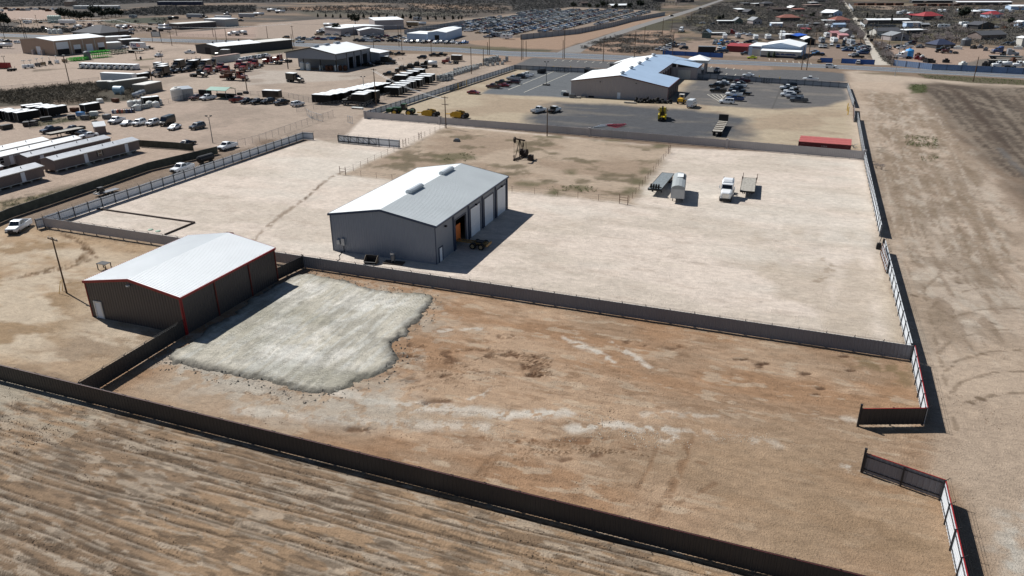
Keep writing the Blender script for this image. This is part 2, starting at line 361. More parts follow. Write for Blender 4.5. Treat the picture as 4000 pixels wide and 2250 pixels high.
    F.mottle('o',[(890,435),(1125,325),(1680,375),(1585,508),(1280,475)],(174,150,126),9,.46,.58,.85,stretch=(1.6,1),ox=1)
    F.mottle('o',[(890,435),(1125,325),(1680,375),(1585,508),(1280,475)],(116,104,78),5,.57,.66,.8,stretch=(1.4,1),ox=6)
    for fr,x,y,w,h in(('f',2000,290,210,40),('f',1890,340,110,25),('f',1390,300,60,18),('g',680,1250,120,28),('g',1250,1190,75,32),('g',1185,1270,80,30),('g',420,1290,70,36),
                           ('g',1330,1075,60,28),('g',130,1210,110,30),('g',600,1090,80,25),('g',310,1200,50,14),('g',350,735,170,14),('g',960,770,150,10),('g',1500,830,90,20)):
        Z(fr,[(x+w*math.cos(t),y+h*math.sin(t))for t in np.linspace(0,6.283,11)[:-1]],(104,100,66),1.0,1.6,2.2,.75)
    # yard behind the far fence, with gravelled and asphalted areas
    Z('o',[(920,283),(1300,165),(2125,212),(2172,378),(1700,345)],(200,182,154),1,1,5)
    F.mottle('o',[(920,283),(1300,165),(2125,212),(2172,378),(1700,345)],(182,160,134),9,.48,.6,.8,stretch=(1.8,1))
    ASP=(116,121,126)
    Z('o',[(1205,236),(1335,176),(1495,182),(1440,246)],ASP,1.2,1.2,6)
    Z('o',[(1330,290),(1400,258),(1560,262),(1740,278),(1890,296),(1880,352),(1700,347),(1480,332),(1320,312)],(96,98,103),3,4,8)
    F.mottle('o',[(1330,300),(1400,262),(1740,282),(1860,305),(1850,342),(1500,322)],(140,132,122),6,.54,.66,.5,stretch=(3,1))
    Z('o',[(1690,255),(1760,190),(2132,214),(2140,248),(2080,268),(1960,276),(1770,264)],(116,114,114),1.6,2.2,7)
    F.mottle('o',[(1690,250),(1760,195),(2130,216),(2130,262),(1800,268)],(150,142,132),6,.54,.64,.5,stretch=(2,1))
    # road verges around the highway
    Z('c',[(-200,545),(400,585),(1100,612),(2000,640),(2576,660),(2700,740),(1900,690),(1000,640),(0,660),(-300,620)],(168,142,122),1,1.5,6)
    Z('c',[(20,655),(200,580),(420,590),(1060,620),(1850,660),(2576,720),(2900,730),(2900,870),(1900,760),(980,690)],(112,112,114),.8,.6,5)
    Z('d',[(-100,700),(360,705),(770,738),(800,825),(-100,790)],(112,112,114),.6,.6,5)
    # right-hand track and the harrowed field
    Z('d',[(820,800),(780,720),(900,710),(1600,790),(2700,860),(2700,920),(1700,840),(1420,870),(1500,1000),(1900,1440),(840,1440),(870,1100)],(206,186,165),2,2,8)
    Z('h',[(800,180),(1350,180),(1500,420),(1900,780),(2200,1050),(2700,1700),(2700,3400),(1600,3400),(1250,1800)],(206,184,162),2,2,8)
    HF=[(1500,205),(1750,190),(2700,255),(2700,1300),(2420,1080),(2150,850),(1900,640),(1680,430)]
    Z('h',HF,(128,114,100),5,5,9,.95)
    F.mottle('h',HF,(150,136,120),6,.48,.6,.7,soft=8,stretch=(1,3.5),ang=.35); F.mottle('h',HF,(92,80,70),5,.5,.6,.8,soft=8,stretch=(1,4),ox=3,ang=.35)
    for k in range(26):
        a=k*44+LAT[k,5]*40; c1,wd=((86,74,64),.5)if k%3 else((156,141,124),.7)
        F.stroke('h',[(1520+a,262-k*.8),(1585+a*1.0,300+k*1.4),(1700+a*1.02,420+k*3),(1880+a*1.04,610+k*4.5),(2110+a*1.06,850+k*6),(2400+a*1.08,1120+k*7)],wd*(.6+LAT[k,8]),c1,.6,.30,1.4,-.05)
    F.stroke('h',[(1800,215),(1950,330),(2060,470),(2150,560),(2300,760),(2440,900)],2.0,(94,78,66),.6,.3,2.5)
    Z('h',[(2300,840),(2360,850),(2500,1000),(2640,1120),(2600,1130),(2420,980)],(120,116,114),.5,.8,3,.7)
    Z('d',[(1480,740),(2000,770),(2700,810),(2700,870),(2000,830),(1600,790)],(98,92,68),.8,1.6,5,.9)
    Z('d',[(800,725),(1300,735),(1450,770),(1000,745)],(124,112,88),.8,1.5,5,.8)
    Z('d',[(1410,850),(1590,850),(1600,930),(1450,940)],(84,92,50),.8,1.6,3.5,.9)
    Z('o',[(2215,560),(2290,870),(2330,1030),(2150,1060),(2150,1190),(2390,1230),(2470,1449),(2480,1800),(2720,1800),(2700,1100),(2420,600)],(202,180,157),1.5,1.5,6,.8)
    F.mottle('h',[(1350,700),(1700,720),(1760,960),(1560,1010),(1380,850)],(96,86,56),3,.47,.56,.8,soft=2)
    F.mottle('h',[(1080,830),(1180,830),(1180,980),(1100,960)],(92,80,56),2,.48,.56,.8,soft=1)
    F.mottle('h',[(1130,1100),(1260,1100),(1260,1600),(1180,1500)],(120,100,78),2,.54,.6,.8,soft=1)
    F.mottle('h',[(900,250),(1500,300),(2300,1200),(2600,2900),(1400,2900),(1000,900)],(200,184,166),8,.5,.62,.6,stretch=(1,3.5),ang=.1)
    F.mottle('h',[(900,250),(1500,300),(2300,1200),(2600,2900),(1400,2900),(1000,900)],(154,132,108),6,.52,.62,.6,stretch=(1,4),ox=3,ang=.1)
    for k in range(10):
        F.stroke('h',[(1000+k*40,300),(1040+k*55,700),(1200+k*70,1200),(1400+k*90,1900)],.4,(140,122,100),.4,.42,.6)
    ST=[(1000,260),(1500,320),(2000,800),(2600,1500),(2600,3000),(1400,2900),(1150,1500)]
    F.mottle('h',ST,(148,126,104),1.0,.58,.66,.6,stretch=(1,5),ox=4,ang=.1); F.mottle('h',ST,(206,192,174),1.1,.58,.66,.6,stretch=(1,5),ox=6,ang=.1); F.mottle('h',ST,(150,130,108),5,.5,.6,.5,ox=8)
    for k in range(12):
        x0=1050+k*60; F.stroke('h',[(x0,300+k*10),(x0+60+k*12,800),(x0+160+k*24,1300),(x0+300+k*40,2000)],.22,(146,126,102)if k%2 else(206,190,172),.6,.36,.5)
    for k in range(7):
        c=(2050+k*40,330+k*170); F.stroke('j',[(c[0]-350,c[1]+260),(c[0]-380,c[1]+150),(c[0]-260,c[1]+40),(c[0],c[1]-30),(c[0]+300,c[1]-40)],.2,(138,118,96),.6,.36,.4)
    for x,y in((1940,420),(2430,240),(2210,745),(1580,525),(2130,1360),(2040,1395),(2150,1000)):F.stroke('j',[(x,y),(x+34,y+10)],.35,(112,92,72),.8,.2,.4)
    F.mottle('l',[(1850,1300),(1960,980),(2200,940),(2200,1500),(1850,1500)],(206,200,188),3,.38,.5,.9,soft=1.5)
    # brown graded lot in front
    BR=(178,142,110)
    Z('o',[(770,662),(2288,898),(2335,1028),(2340,1180),(2385,1225),(2470,1449),(2440,1800),(0,1800),(-300,1000),(205,965),(470,830),(740,690)],BR,.8,.6,3)
    lot=[(300,1000),(480,850),(770,668),(2280,900),(2330,1040),(2360,1240),(2440,1449),(1900,1449)]
    F.mottle('o',lot,(204,176,148),5,.46,.58,.7,stretch=(3,1))
    F.mottle('o',lot,(156,122,92),2.0,.54,.62,.35,stretch=(3.5,1),ox=2)
    F.mottle('o',lot,(170,146,122),9,.46,.56,.6,stretch=(2,1),ox=5)
    F.mottle('o',lot,(132,102,76),.8,.60,.68,.4,stretch=(2.6,1),ox=7)
    F.mottle('o',lot,(202,182,158),.9,.62,.68,.6,stretch=(3,1),ox=9)
    Z('o',[(1500,1130),(2160,1060),(2180,1190),(2380,1250),(2440,1449),(2000,1449)],(172,146,118),4,4,6,.75)
    Z('o',[(300,1000),(430,910),(900,1010),(1250,1040),(1250,1090),(700,1060),(500,1040)],(190,168,144),2,2,4,.8)
    LS=(226,217,204)
    for pts,wd,op in(([(780,960),(860,990),(1000,1020),(1250,1040),(1400,1040)],1.0,.8),([(600,1030),(780,1050),(1000,1065),(1220,1075)],.9,.6),([(1250,1048),(1420,1035),(1430,1040)],.7,.8),([(1440,1078),(1560,1068),(1700,1082)],.8,.9),
                        ([(1620,1040),(1800,1046)],.5,.5),([(1700,1082),(1950,1115)],.8,.4),([(1180,1005),(1235,985)],.4,.8),([(1420,850),(1500,885),(1545,912)],.45,.8),([(1540,860),(1600,900),(1640,930)],.4,.75),
                        ([(1110,833),(1210,826)],.35,.7),([(1660,1110),(1690,1100)],.5,.6),([(2140,1055),(2170,1062)],.8,.6),([(2140,1178),(2168,1180)],.9,.7),([(1460,870),(1490,880)],.8,.4)):
        F.stroke('o',pts,wd*1.0,LS,op*.95,.38,.7)
    DK=(104,74,52)
    for k in range(10):
        F.stroke('k',[(1040+k*55,300+abs(k-5)*8),(1240+k*30,262+k*6),(1340+k*20,330+k*8),(1390+k*16,430)],.28,DK,.7,.45,.3,-.09)
    for pts in([(590,300),(720,310)],[(870,300),(930,340),(880,345)],[(860,280),(1130,262)],[(520,425),(600,400)],[(600,455),(720,460)],[(780,440),(900,425)],[(1430,425),(1570,428)],[(640,240),(720,245)],
                [(1800,925),(1860,915)],[(1600,960),(1660,955)],[(270,765),(420,770)],[(760,600),(900,590)],[(2010,212),(2110,240)],[(1210,190),(1280,182)],[(2290,265),(2350,250)]):
        F.stroke('k',pts,.5,DK,.75,.4,.5,-.1)
    for k in range(7):
        F.stroke('k',[(800+k*40,800+k*16),(1300+k*110,830-k*2),(1900+k*100,860+k*20)],.22,(140,106,78),.5,.44,.4,-.04)
    for a,b in(((1240,860),(1100,1080)),((1190,880),(1060,1060)),((2200,880),(2080,1130)),((2420,800),(2280,1200)),((2400,860),(2180,1330)),((2560,1110),(2330,1230))):
        F.stroke('k',[a,((a[0]+b[0])/2+12,(a[1]+b[1])/2),b],.3,(146,114,86),.6,.34,.3,-.03)
    for x,y in((165,1045),(225,1045),(330,1085),(385,1080),(340,1105),(720,1160),(800,1325),(840,1280),(1085,1135),(1020,1020)):
        F.stroke('j',[(x-18,y),(x+20,y-3)],.32,(92,66,48),.85,0,.3,-.1)
    for k in range(11):
        y0=60+k*112; x0=(k*397)%900-100; trail(F,'k',[(x0+500+k*20,y0+100),(x0+1000,y0+95+k*3),(x0+1500+k*10,y0+120+k*9)],.24,.42,op=.4,gap=1.9 if k%2 else 0,seed=k)
    for k in range(9):trail(F,'k',[(1080+k*50,330-k*4),(1240+k*36,255+k*9),(1370+k*20,330+k*6),(1400+k*18,430)],.3,.5,(92,64,44),(190,158,128),.8,seed=k)
    for k in range(8):trail(F,'k',[(430+k*30,330+k*32),(640+k*40,300+k*26),(880+k*60,330+k*14)],.28,.48,(96,68,48),op=.7,seed=k+3)
    for k in range(7):trail(F,'i',[(1120+k*60,1170+k*40),(1500+k*60,1260+k*32),(1900+k*50,1370+k*16)],.28,.5,(98,74,54),(206,190,170),.75,gap=1.8,seed=k)
    for k in range(6):trail(F,'k',[(1250+k*30,960-k*22),(1560+k*40,930-k*10),(1900+k*50,905+k*6)],.26,.5,(104,78,54),op=.7,seed=k+9)
    for k in range(9):trail(F,'e',[(600+k*14,1060+k*3),(790+k*16,1150+k*8),(860+k*14,1230+k*10),(780-k*18,1330+k*12),(500-k*60,1410+k*16)],.24,.4,(112,88,60),op=.6,seed=k)
    F.mottle('j',[(900,990),(1540,1075),(1650,1330),(1450,1230)],(128,110,78),2,.52,.6,.7,soft=1.5)
    F.mottle('o',[(380,880),(520,820),(760,1000),(1010,960),(1020,1060),(700,1050),(400,950)],(200,194,182),1.6,.46,.56,.7,soft=3,ox=2); F.mottle('o',[(700,680),(1120,735),(1140,800),(1060,900),(980,960),(900,700)],(196,186,170),1.3,.54,.62,.6,soft=3,ox=5)
    F.mottle('l',[(600,850),(1480,880),(1650,1449),(700,1300)],(150,124,96),3,.52,.62,.6,stretch=(2,1))
    # harrowed field before the near fence
    a,b=P('o',0,955),P('o',1500,1330); ux,uy=(b-a).normalized().x,(b-a).normalized().y
    i=np.nonzero((X*(-uy)+Y*ux-(a.x*-uy+a.y*ux)<0.3)&(Y<140))[0]
    if len(i):
        x,y=X[i],Y[i]; q=x*-uy+y*ux-(a.x*-uy+a.y*ux); s=x*ux+y*uy
        w=np.clip((0.3-q)/0.8,0,1); F.put(i,w,(176,147,117))
        F.put(i,w*np.clip((fbm(s/2.5,q,7,3,4)-.5)/.12,0,1)*.45,(124,106,90))
        F.put(i,w*np.clip((fbm(s/4,q,.6,4,9)-.54)/.04,0,1)*.7,(196,180,160)); F.put(i,w*np.clip((fbm(s/5,q,.6,4,5)-.56)/.05,0,1)*.55,(112,95,79))
        F.put(i,w*np.clip((fbm(s/6,q,.35,3,2)-.6)/.05,0,1)*.6,(92,77,63))
        for k in range(60):
            u=LAT[k,3]; q0=-.9-k*1.08-u*1.0; me_=(vn(s,s*0+k*9.3,34,3)-.5)*1.1+(vn(s,s*0+k*5.1,7,5)-.5)*.5
            e=q-q0-me_; wd=.09+.11*LAT[k,9]; on=np.clip((vn(s,s*0+k*3.3,15,8)-.22)/.2,0,1); br=np.clip((fbm(s,q,.5,3,6)-.30)/.12,.3,1)
            F.put(i,w*on*br*np.clip(1.4-np.abs(e)/wd,0,1)*.72,(88,72,57)); F.z[i]-=.06*w*on*np.clip(1.4-np.abs(e)/(wd*1.3),0,1)
            F.put(i,w*on*br*np.clip(1.3-np.abs(e+wd*2.1)/(wd*1.2),0,1)*.5,(192,178,160)); F.z[i]+=.03*w*on*np.clip(1.3-np.abs(e+wd*2.1)/wd,0,1)
            if k%3==0:t_=np.sin(s/.38*6.283); F.put(i,w*on*np.clip(1.2-np.abs(e-.5)/.28,0,1)*np.clip(t_,0,1)*.45,(96,80,65))
        i2=i[(s-(a.x*ux+a.y*uy)>-40)&(s-(a.x*ux+a.y*uy)<17)&(q>-7)]
        if len(i2):
            x,y=X[i2],Y[i2]; q2=x*-uy+y*ux-(a.x*-uy+a.y*ux); s2=x*ux+y*uy-(a.x*ux+a.y*uy); F.put(i2,np.clip((fbm(s2/6,q2,1.5,4,3)-.42)/.1,0,1)*np.clip((7+q2)/3,0,1)*.75,(188,178,160))
def near_relief(F):
    """ground is never quite flat: small real humps close to the camera, fading out with distance"""
    d=np.hypot(F.X,F.Y); k=np.clip(1-d/220,0,1)
    F.z+=((fbm(F.X/1.8,F.Y,1.6,4,2)-.5)*.10+(fbm(F.X,F.Y,9,2,5)-.5)*.08).astype(np.float32)*k
def soil(name,fine=1.0):
    m=bpy.data.materials.new(name); m.use_nodes=True; n=m.node_tree.nodes; l=m.node_tree.links
    b=n['Principled BSDF']; b.inputs['Roughness'].default_value=0.95; b.inputs['Specular IOR Level'].default_value=0.15
    at=n.new('ShaderNodeAttribute'); at.attribute_name='soil'; tc=n.new('ShaderNodeTexCoord')
    def noise(sc,st,det=5,rough=.6):
        mp=n.new('ShaderNodeMapping'); mp.inputs['Scale'].default_value=st; l.new(tc.outputs['Object'],mp.inputs[0])
        z=n.new('ShaderNodeTexNoise'); z.inputs['Scale'].default_value=sc; z.inputs['Detail'].default_value=det; z.inputs['Roughness'].default_value=rough
        l.new(mp.outputs[0],z.inputs['Vector']); return z.outputs[0]
    def rng_(s,a,b_,c,d):
        r=n.new('ShaderNodeMapRange'); r.inputs[1].default_value=a; r.inputs[2].default_value=b_; r.inputs[3].default_value=c; r.inputs[4].default_value=d
        l.new(s,r.inputs[0]); return r.outputs[0]
    def mul(a,b_):
        q=n.new('ShaderNodeMath'); q.operation='MULTIPLY'; l.new(a,q.inputs[0]); l.new(b_,q.inputs[1]); return q.outputs[0]
    f1=noise(0.35,(.7,1,1)); f2=noise(1.4,(.62,1,1),6,.7); f3=noise(6,(1,1,1),4); f4=noise(.9,(.36,1.5,1),6,.7); f5=noise(.7,(.8,1.1,1),9,.78); f6=noise(2.6,(.5,1,1),3,.6)
    k=mul(mul(rng_(f1,.3,.7,.90,1.10),rng_(f2,.3,.7,.82,1.17)),rng_(f3,.3,.7,.86,1.14))
    k=mul(mul(k,rng_(f4,.60,.68,1.0,.80)),mul(rng_(f4,.32,.40,1.12,1.0),mul(rng_(f5,.60,.66,1.0,.74),rng_(f6,.68,.74,1.0,.70))))
    vm=n.new('ShaderNodeVectorMath'); vm.operation='SCALE'; l.new(at.outputs['Color'],vm.inputs[0]); l.new(k,vm.inputs['Scale'])
    l.new(vm.outputs[0],b.inputs['Base Color'])
    bp=n.new('ShaderNodeBump'); bp.inputs['Distance'].default_value=0.22*fine; bp.inputs['Strength'].default_value=.8
    ad=n.new('ShaderNodeMath'); ad.operation='ADD'; l.new(f2,ad.inputs[0]); l.new(mul(f3,rng_(f4,.3,.7,.9,.3)),ad.inputs[1])
    l.new(ad.outputs[0],bp.inputs['Height']); l.new(bp.outputs[0],b.inputs['Normal'])
    return m
SOIL=soil('soil')
def grid_mesh(name,X,Y,Z,rows,cols,col,m,closed=False):
    me=bpy.data.meshes.new(name); n=rows*cols
    co=np.empty((n,3),np.float32); co[:,0]=X; co[:,1]=Y; co[:,2]=Z
    i=np.arange(rows-1)[:,None]*cols; j=np.arange(cols if closed else cols-1)[None,:]; j2=(j+1)%cols
    f=np.stack([i+j,i+cols+j,i+cols+j2,i+j2],-1).reshape(-1,4)[:,::-1]
    me.vertices.add(n); me.vertices.foreach_set('co',co.ravel())
    me.loops.add(f.size); me.loops.foreach_set('vertex_index',f.astype(np.int32).ravel())
    me.polygons.add(len(f)); me.polygons.foreach_set('loop_start',np.arange(0,f.size,4,dtype=np.int32)); me.polygons.foreach_set('loop_total',np.full(len(f),4,np.int32))
    me.update(calc_edges=True); me.validate()
    a=me.color_attributes.new('soil','FLOAT_COLOR','POINT'); c4=np.ones((n,4),np.float32); c4[:,:3]=np.clip(col*COLK,0,.85); a.data.foreach_set('color',c4.ravel())
    me.materials.append(m); smooth(me); return link(name,me)
COLK=0.61
rad=np.concatenate([[2.0,12.0],np.geomspace(20,34,40)[:-1],np.geomspace(34,125,720)[:-1],np.geomspace(125,1900,400),np.geomspace(2000,9000,14)])
mid=math.pi/2-HEAD
th=np.concatenate([np.linspace(mid-R(180),mid-R(54),24)[:-1],np.linspace(mid-R(54),mid+R(54),900),np.linspace(mid+R(54),mid+R(180),24)[1:-1]])
RR,TT=np.meshgrid(rad,th,indexing='ij')
FG=Field((RR*np.cos(TT)).ravel().astype(np.float32),(RR*np.sin(TT)).ravel().astype(np.float32),(150,128,108))
paint_ground(FG); near_relief(FG)
def cool(F,keep):
    """the soils of this place are greyer than they were mixed: draw them towards grey, red earth the least"""
    lum=F.c@np.array([.25,.65,.10],np.float32); F.c=(lum[:,None]+(F.c-lum[:,None])*keep[:,None])*np.array([1.0,1.0,.995],np.float32)
def kzone(fr,pts,soft):return np.clip(.5-sdist(FG.X,FG.Y,[(p.x,p.y)for p in PL(fr,pts)])/(2*soft),0,1)
keep=np.full(len(FG.X),.86,np.float32)
for fr,pts,kv in(('o',[(770,662),(2288,898),(2335,1028),(2340,1180),(2385,1225),(2470,1449),(2440,1900),(-400,1900),(-400,960),(205,965),(470,830),(740,690)],.95),('e',[(-300,950),(400,1000),(1640,1190),(1500,1300),(600,2200),(-300,2600)],.95),('l',[(1500,-200),(2300,-400),(2600,1600),(1700,1600)],.9)):
    w_=kzone(fr,pts,1.5); keep=keep*(1-w_)+kv*w_
cool(FG,keep)
struct(grid_mesh('ground',FG.X,FG.Y,FG.z,len(rad),len(th),FG.c,SOIL,True))
# ---------------------------------------------------------------- spread gravel pad: its own low mound with a crumbly edge
pp=[(p.x,p.y)for p in PL('o',[(772,688),(850,700),(900,718),(1000,735),(1075,742),(1090,752),(1085,775),(1040,820),(1000,860),(985,880),(1000,905),(985,925),(960,945),(900,962),(850,985),(790,998),(760,990),(640,955),(520,930),(440,915),(415,905),(425,895),(470,862),(560,805),(690,715),(740,692)])]
xs=[p[0]for p in pp]; ys=[p[1]for p in pp]
gx=np.arange(min(xs)-2,max(xs)+2,.17); gy=np.arange(min(ys)-2,max(ys)+2,.17)
GX,GY=[q.ravel().astype(np.float32)for q in np.meshgrid(gx,gy,indexing='ij')]
FP=Field(GX,GY,(214,208,193))
d=sdist(GX,GY,pp)-.7+(fbm(GX,GY,2.2,5)-.5)*2.0+(fbm(GX,GY,.6,3,4)-.5)*.6
hh=np.clip(-d/1.5,0,1); hh=hh*hh*(3-2*hh)
dist_in=-d
FP.put(np.arange(len(GX)),np.clip((fbm(GX/1.2,GY/2,3.2,5,3)-.46)/.07,0,1)*np.clip((dist_in-2)/3,0,1)*.9,(236,232,222))
FP.put(np.arange(len(GX)),np.clip((fbm(GX,GY/3,1.4,4,6)-.52)/.1,0,1)*.45,(158,155,145))
FP.put(np.arange(len(GX)),np.clip((fbm(GX/.5,GY/4,1.0,3,1)-.55)/.08,0,1)*.5,(228,228,221))
FP.put(np.arange(len(GX)),np.clip(1.5-dist_in/1.5,0,1)*.9,(100,96,89))  # rim darkened: shade of the pad's edge slopes put into the soil colour
FP.put(np.arange(len(GX)),np.clip((fbm(GX/3,GY,6,4,8)-.5)/.15,0,1)*.35,(160,158,140))
FP.z=(-.22+.50*hh+(fbm(GX,GY,.4,3,2)-.5)*(.08+.28*np.clip(1-np.abs(dist_in-.4)/1.1,0,1))*hh+(vn(GX,GY/6,.45,4)-.5)*.05*hh).astype(np.float32)
def treads(F,x0,y0,x1,y1,hw=.28,pitch=.42):
    ex,ey=x1-x0,y1-y0; L=math.hypot(ex,ey); ex/=L; ey/=L
    s=(F.X-x0)*ex+(F.Y-y0)*ey; q=-(F.X-x0)*ey+(F.Y-y0)*ex
    w=((np.abs(q)<hw)&(s>0)&(s<L)).astype(np.float32)*np.clip((fbm(F.X,F.Y,3,2,1)-.35)/.1,0,1); t=np.sin(s/pitch*2*math.pi)
    F.z+=w*t*.03; F.put(np.arange(len(F.X)),w*np.clip(t,0,1)*.6,(222,218,204)); F.put(np.arange(len(F.X)),w*np.clip(-t,0,1)*.5,(140,136,124))
for k in range(9):
    a=P('i',1130+k*155,1010+k*38); b=P('i',1500+k*125,840+k*10)
    for off in(0,1.9):treads(FP,a.x+off*.2,a.y+off,b.x+off*.2,b.y+off)
for k in range(8):
    a=P('i',1780+k*85,1290+k*14); b=P('i',1860+k*85,1200+k*10)
    treads(FP,a.x,a.y,b.x,b.y)
for k in range(7):
    a=P('o',1000+k*10,770+k*14); b=P('o',1075-k*2,745+k*8); treads(FP,a.x-4,a.y,b.x,b.y)
struct(grid_mesh('gravel_pad',GX,GY,FP.z,len(gx),len(gy),FP.c,SOIL))
# ---------------------------------------------------------------- paved roads: thin sheets on the ground
def road_mat(name,col,streak=(1,1,1)):
    m=mat(name,col,.9,0,.12,.35,bump=.01,spec=.2); return m
ROADM=road_mat('worn_asphalt',(98,104,112)); DIRTM=road_mat('chalky_track',(168,162,152))
def strip(name,left,right,m,z=.012,seg=6):
    A=[q for a,b in zip(left,left[1:])for q in[a.lerp(b,k/seg)for k in range(seg)]]+[left[-1]]
    B=[q for a,b in zip(right,right[1:])for q in[a.lerp(b,k/seg)for k in range(seg)]]+[right[-1]]
    mb=MB(); vs=[v for a,b in zip(A,B)for v in((a.x,a.y,z),(b.x,b.y,z))]
    mb.add(vs,[(2*k,2*k+1,2*k+3,2*k+2)for k in range(len(A)-1)]); return mb.build(name,m)
top=PL('a',[(-400,322),(0,337),(700,362),(1300,378),(1800,393)])+PL('b',[(0,412),(600,436),(1100,452),(2000,480)])+PL('c',[(0,517),(500,530),(1000,552),(1900,594),(2576,622)])+PL('d',[(500,645),(1000,668),(1500,692),(2576,742),(3200,775)])
bot=PL('a',[(-400,352),(0,368),(700,392),(1300,408),(1800,424)])+PL('b',[(0,449),(600,474),(1100,492),(2000,525)])+PL('c',[(0,566),(500,582),(1000,604),(1900,638),(2576,662)])+PL('d',[(500,682),(1000,708),(1500,736),(2576,790),(3200,822)])
struct(strip('highway',top,bot,ROADM))
struct(strip('side_road',PL('c',[(450,530),(560,480),(780,410),(1000,335),(1250,255),(1520,172),(1800,92),(2060,8),(2160,-30)]),PL('c',[(690,530),(760,480),(930,410),(1130,335),(1370,255),(1640,172),(1880,92),(2110,8),(2200,-30)]),road_mat('side_road_asphalt',(118,116,114)),.008))
struct(strip('dirt_road',PL('d',[(1075,655),(1040,560),(960,390),(955,340),(890,260),(835,150),(790,80),(742,0),(725,-30)]),PL('d',[(1250,655),(1130,540),(1010,400),(1000,340),(960,260),(880,160),(825,80),(762,0),(742,-30)]),DIRTM,.008))
def lines(name,segs,w,m,z=.018):
    mb=MB()
    for a,b in segs:
        d=(b-a).normalized(); n=Vector((-d.y,d.x,0))*w/2
        mb.quad(*[(q.x,q.y,z)for q in(a+n,b+n,b-n,a-n)])
    return struct(mb.build(name,m))
LINE=mat('road_paint',(205,200,185),.7,0,.2,3); YLINE=mat('yellow_road_paint',(180,140,60),.7,0,.25,3)
midl=[a.lerp(b,.5)for a,b in zip(top,bot)]
lines('centre_marking',[(a,b)for a,b in zip(midl,midl[1:])],.35,YLINE)
lines('edge_marking',[(a.lerp(b,.14),c.lerp(e,.14))for a,b,c,e in zip(top,bot,top[1:],bot[1:])]+[(a.lerp(b,.86),c.lerp(e,.86))for a,b,c,e in zip(top,bot,top[1:],bot[1:])],.25,LINE)
bays=[(P('c',450+k*76,600+k*4),P('c',425+k*76,612+k*4))for k in range(8)]+[(P('c',2010+k*76,668+k*6),P('c',1998+k*76,682+k*6))for k in range(5)]
bays+=[(P('c',2165+k*90,738+k*7),P('c',2150+k*90,752+k*7))for k in range(3)]+[(P('m',20+k*120,1180+k*12),P('m',30+k*120,1215+k*12))for k in range(8)]
bays+=[(P('c',-40,905),P('c',420,720)),(P('c',120,930),P('c',580,735)),(P('q',1600,1190),P('q',2150,1215))]
bays+=[(P('c',1965+k*45,950),P('c',2085+k*15,1020-k*12))for k in range(4)]+[(P('c',1965,950),P('c',2150,955)),(P('c',2085,1020),P('c',2150,958))]
lines('bay_marking',bays,.22,LINE,.022)
lines('drain_slot',[(P('d',40,1095),P('d',150,840))],.5,mat('dark_joint',(70,68,66),.9),.02)

# ---------------------------------------------------------------- clods and stones lying loose
CLOD=mat('dark_clod',(128,108,88),.95,0,.3,2); STONE=mat('grey_stone',(120,117,108),.95,0,.3,2); LIME=mat('pale_stone',(196,188,174),.95,0,.15,2)
def clods(name,label,xs,ys,zs,sz,m,seed):
    r=np.random.default_rng(seed); n=len(xs); base=np.array([(1,0,0),(-.5,.87,0),(-.5,-.87,0),(0,0,.9)],np.float32)
    s=sz*r.uniform(.5,1.5,n); a=r.uniform(0,6.28,n); v=np.repeat(base[None],n,0)*s[:,None,None]*r.uniform(.6,1.4,(n,4,1)); c,q=np.cos(a)[:,None],np.sin(a)[:,None]
    x=v[:,:,0]*c-v[:,:,1]*q+xs[:,None]; y=v[:,:,0]*q+v[:,:,1]*c+ys[:,None]; z=v[:,:,2]+zs[:,None]-.02
    f=(np.arange(n)[:,None,None]*4+np.array([(0,1,3),(1,2,3),(2,0,3)])[None]).reshape(-1,3); me=bpy.data.meshes.new(name); me.from_pydata(np.stack([x,y,z],-1).reshape(-1,3).tolist(),[],f.tolist()); me.materials.append(m); me.update()
    o=link(name,me); o['kind']='stuff'; return tag(o,label,'clods')
rr=np.random.default_rng(5); sel=np.nonzero((dist_in>-.9)&(dist_in<1.1)&(rr.random(len(GX))<.07))[0]
clods('gravel_clods','grey clods crumbling from the edge of the gravel pad',GX[sel],GY[sel],np.maximum(FP.z[sel],0),.13,STONE,2)
sel=np.nonzero((dist_in>-7)&(dist_in<-.5)&(rr.random(len(GX))<.006*np.clip(1+dist_in/7,0,1)))[0]; clods('loose_gravel','pale loose stones strewn round the gravel pad',GX[sel],GY[sel],np.zeros(len(sel)),.07,LIME,3)
def strew(fr,poly,n,seed,thr=.5,ws=6):
    r=np.random.default_rng(seed); pl=[(p.x,p.y)for p in PL(fr,poly)]; x=r.uniform(min(p[0]for p in pl),max(p[0]for p in pl),n*3).astype(np.float32); y=r.uniform(min(p[1]for p in pl),max(p[1]for p in pl),n*3).astype(np.float32)
    ok=(sdist(x,y,pl)<0)&(fbm(x/2,y,ws,4,seed)>thr); return x[ok],y[ok]
x,y=strew('o',[(0,975),(700,1140),(1450,1340),(1800,1449),(1400,1700),(-200,1700),(-300,1000)],9000,4,.48,3); clods('field_clods','dark clods turned up in the harrowed field',x,y,np.zeros(len(x)),.055,CLOD,5)
x,y=strew('o',[(300,1000),(480,870),(1100,720),(2280,900),(2330,1040),(2360,1240),(2440,1449),(1900,1449)],5000,6,.54,4); clods('lot_clods','dark clods on the brown graded lot',x,y,np.zeros(len(x)),.05,CLOD,6)
x,y=strew('o',[(800,985),(1250,1030),(1700,1060),(2000,1100),(1700,1130),(1000,1080),(700,1040)],3500,7,.46,3); clods('lime_stones','pale lime stones strewn along the white streaks of the lot',x,y,np.zeros(len(x)),.055,LIME,7)
x,y=strew('j',[(1500,100),(2500,100),(2500,2000),(1900,2400),(1750,1400)],2500,8,.55,4); clods('track_stones','small dark stones and twigs on the right hand track',x,y,np.zeros(len(x)),.06,CLOD,8)
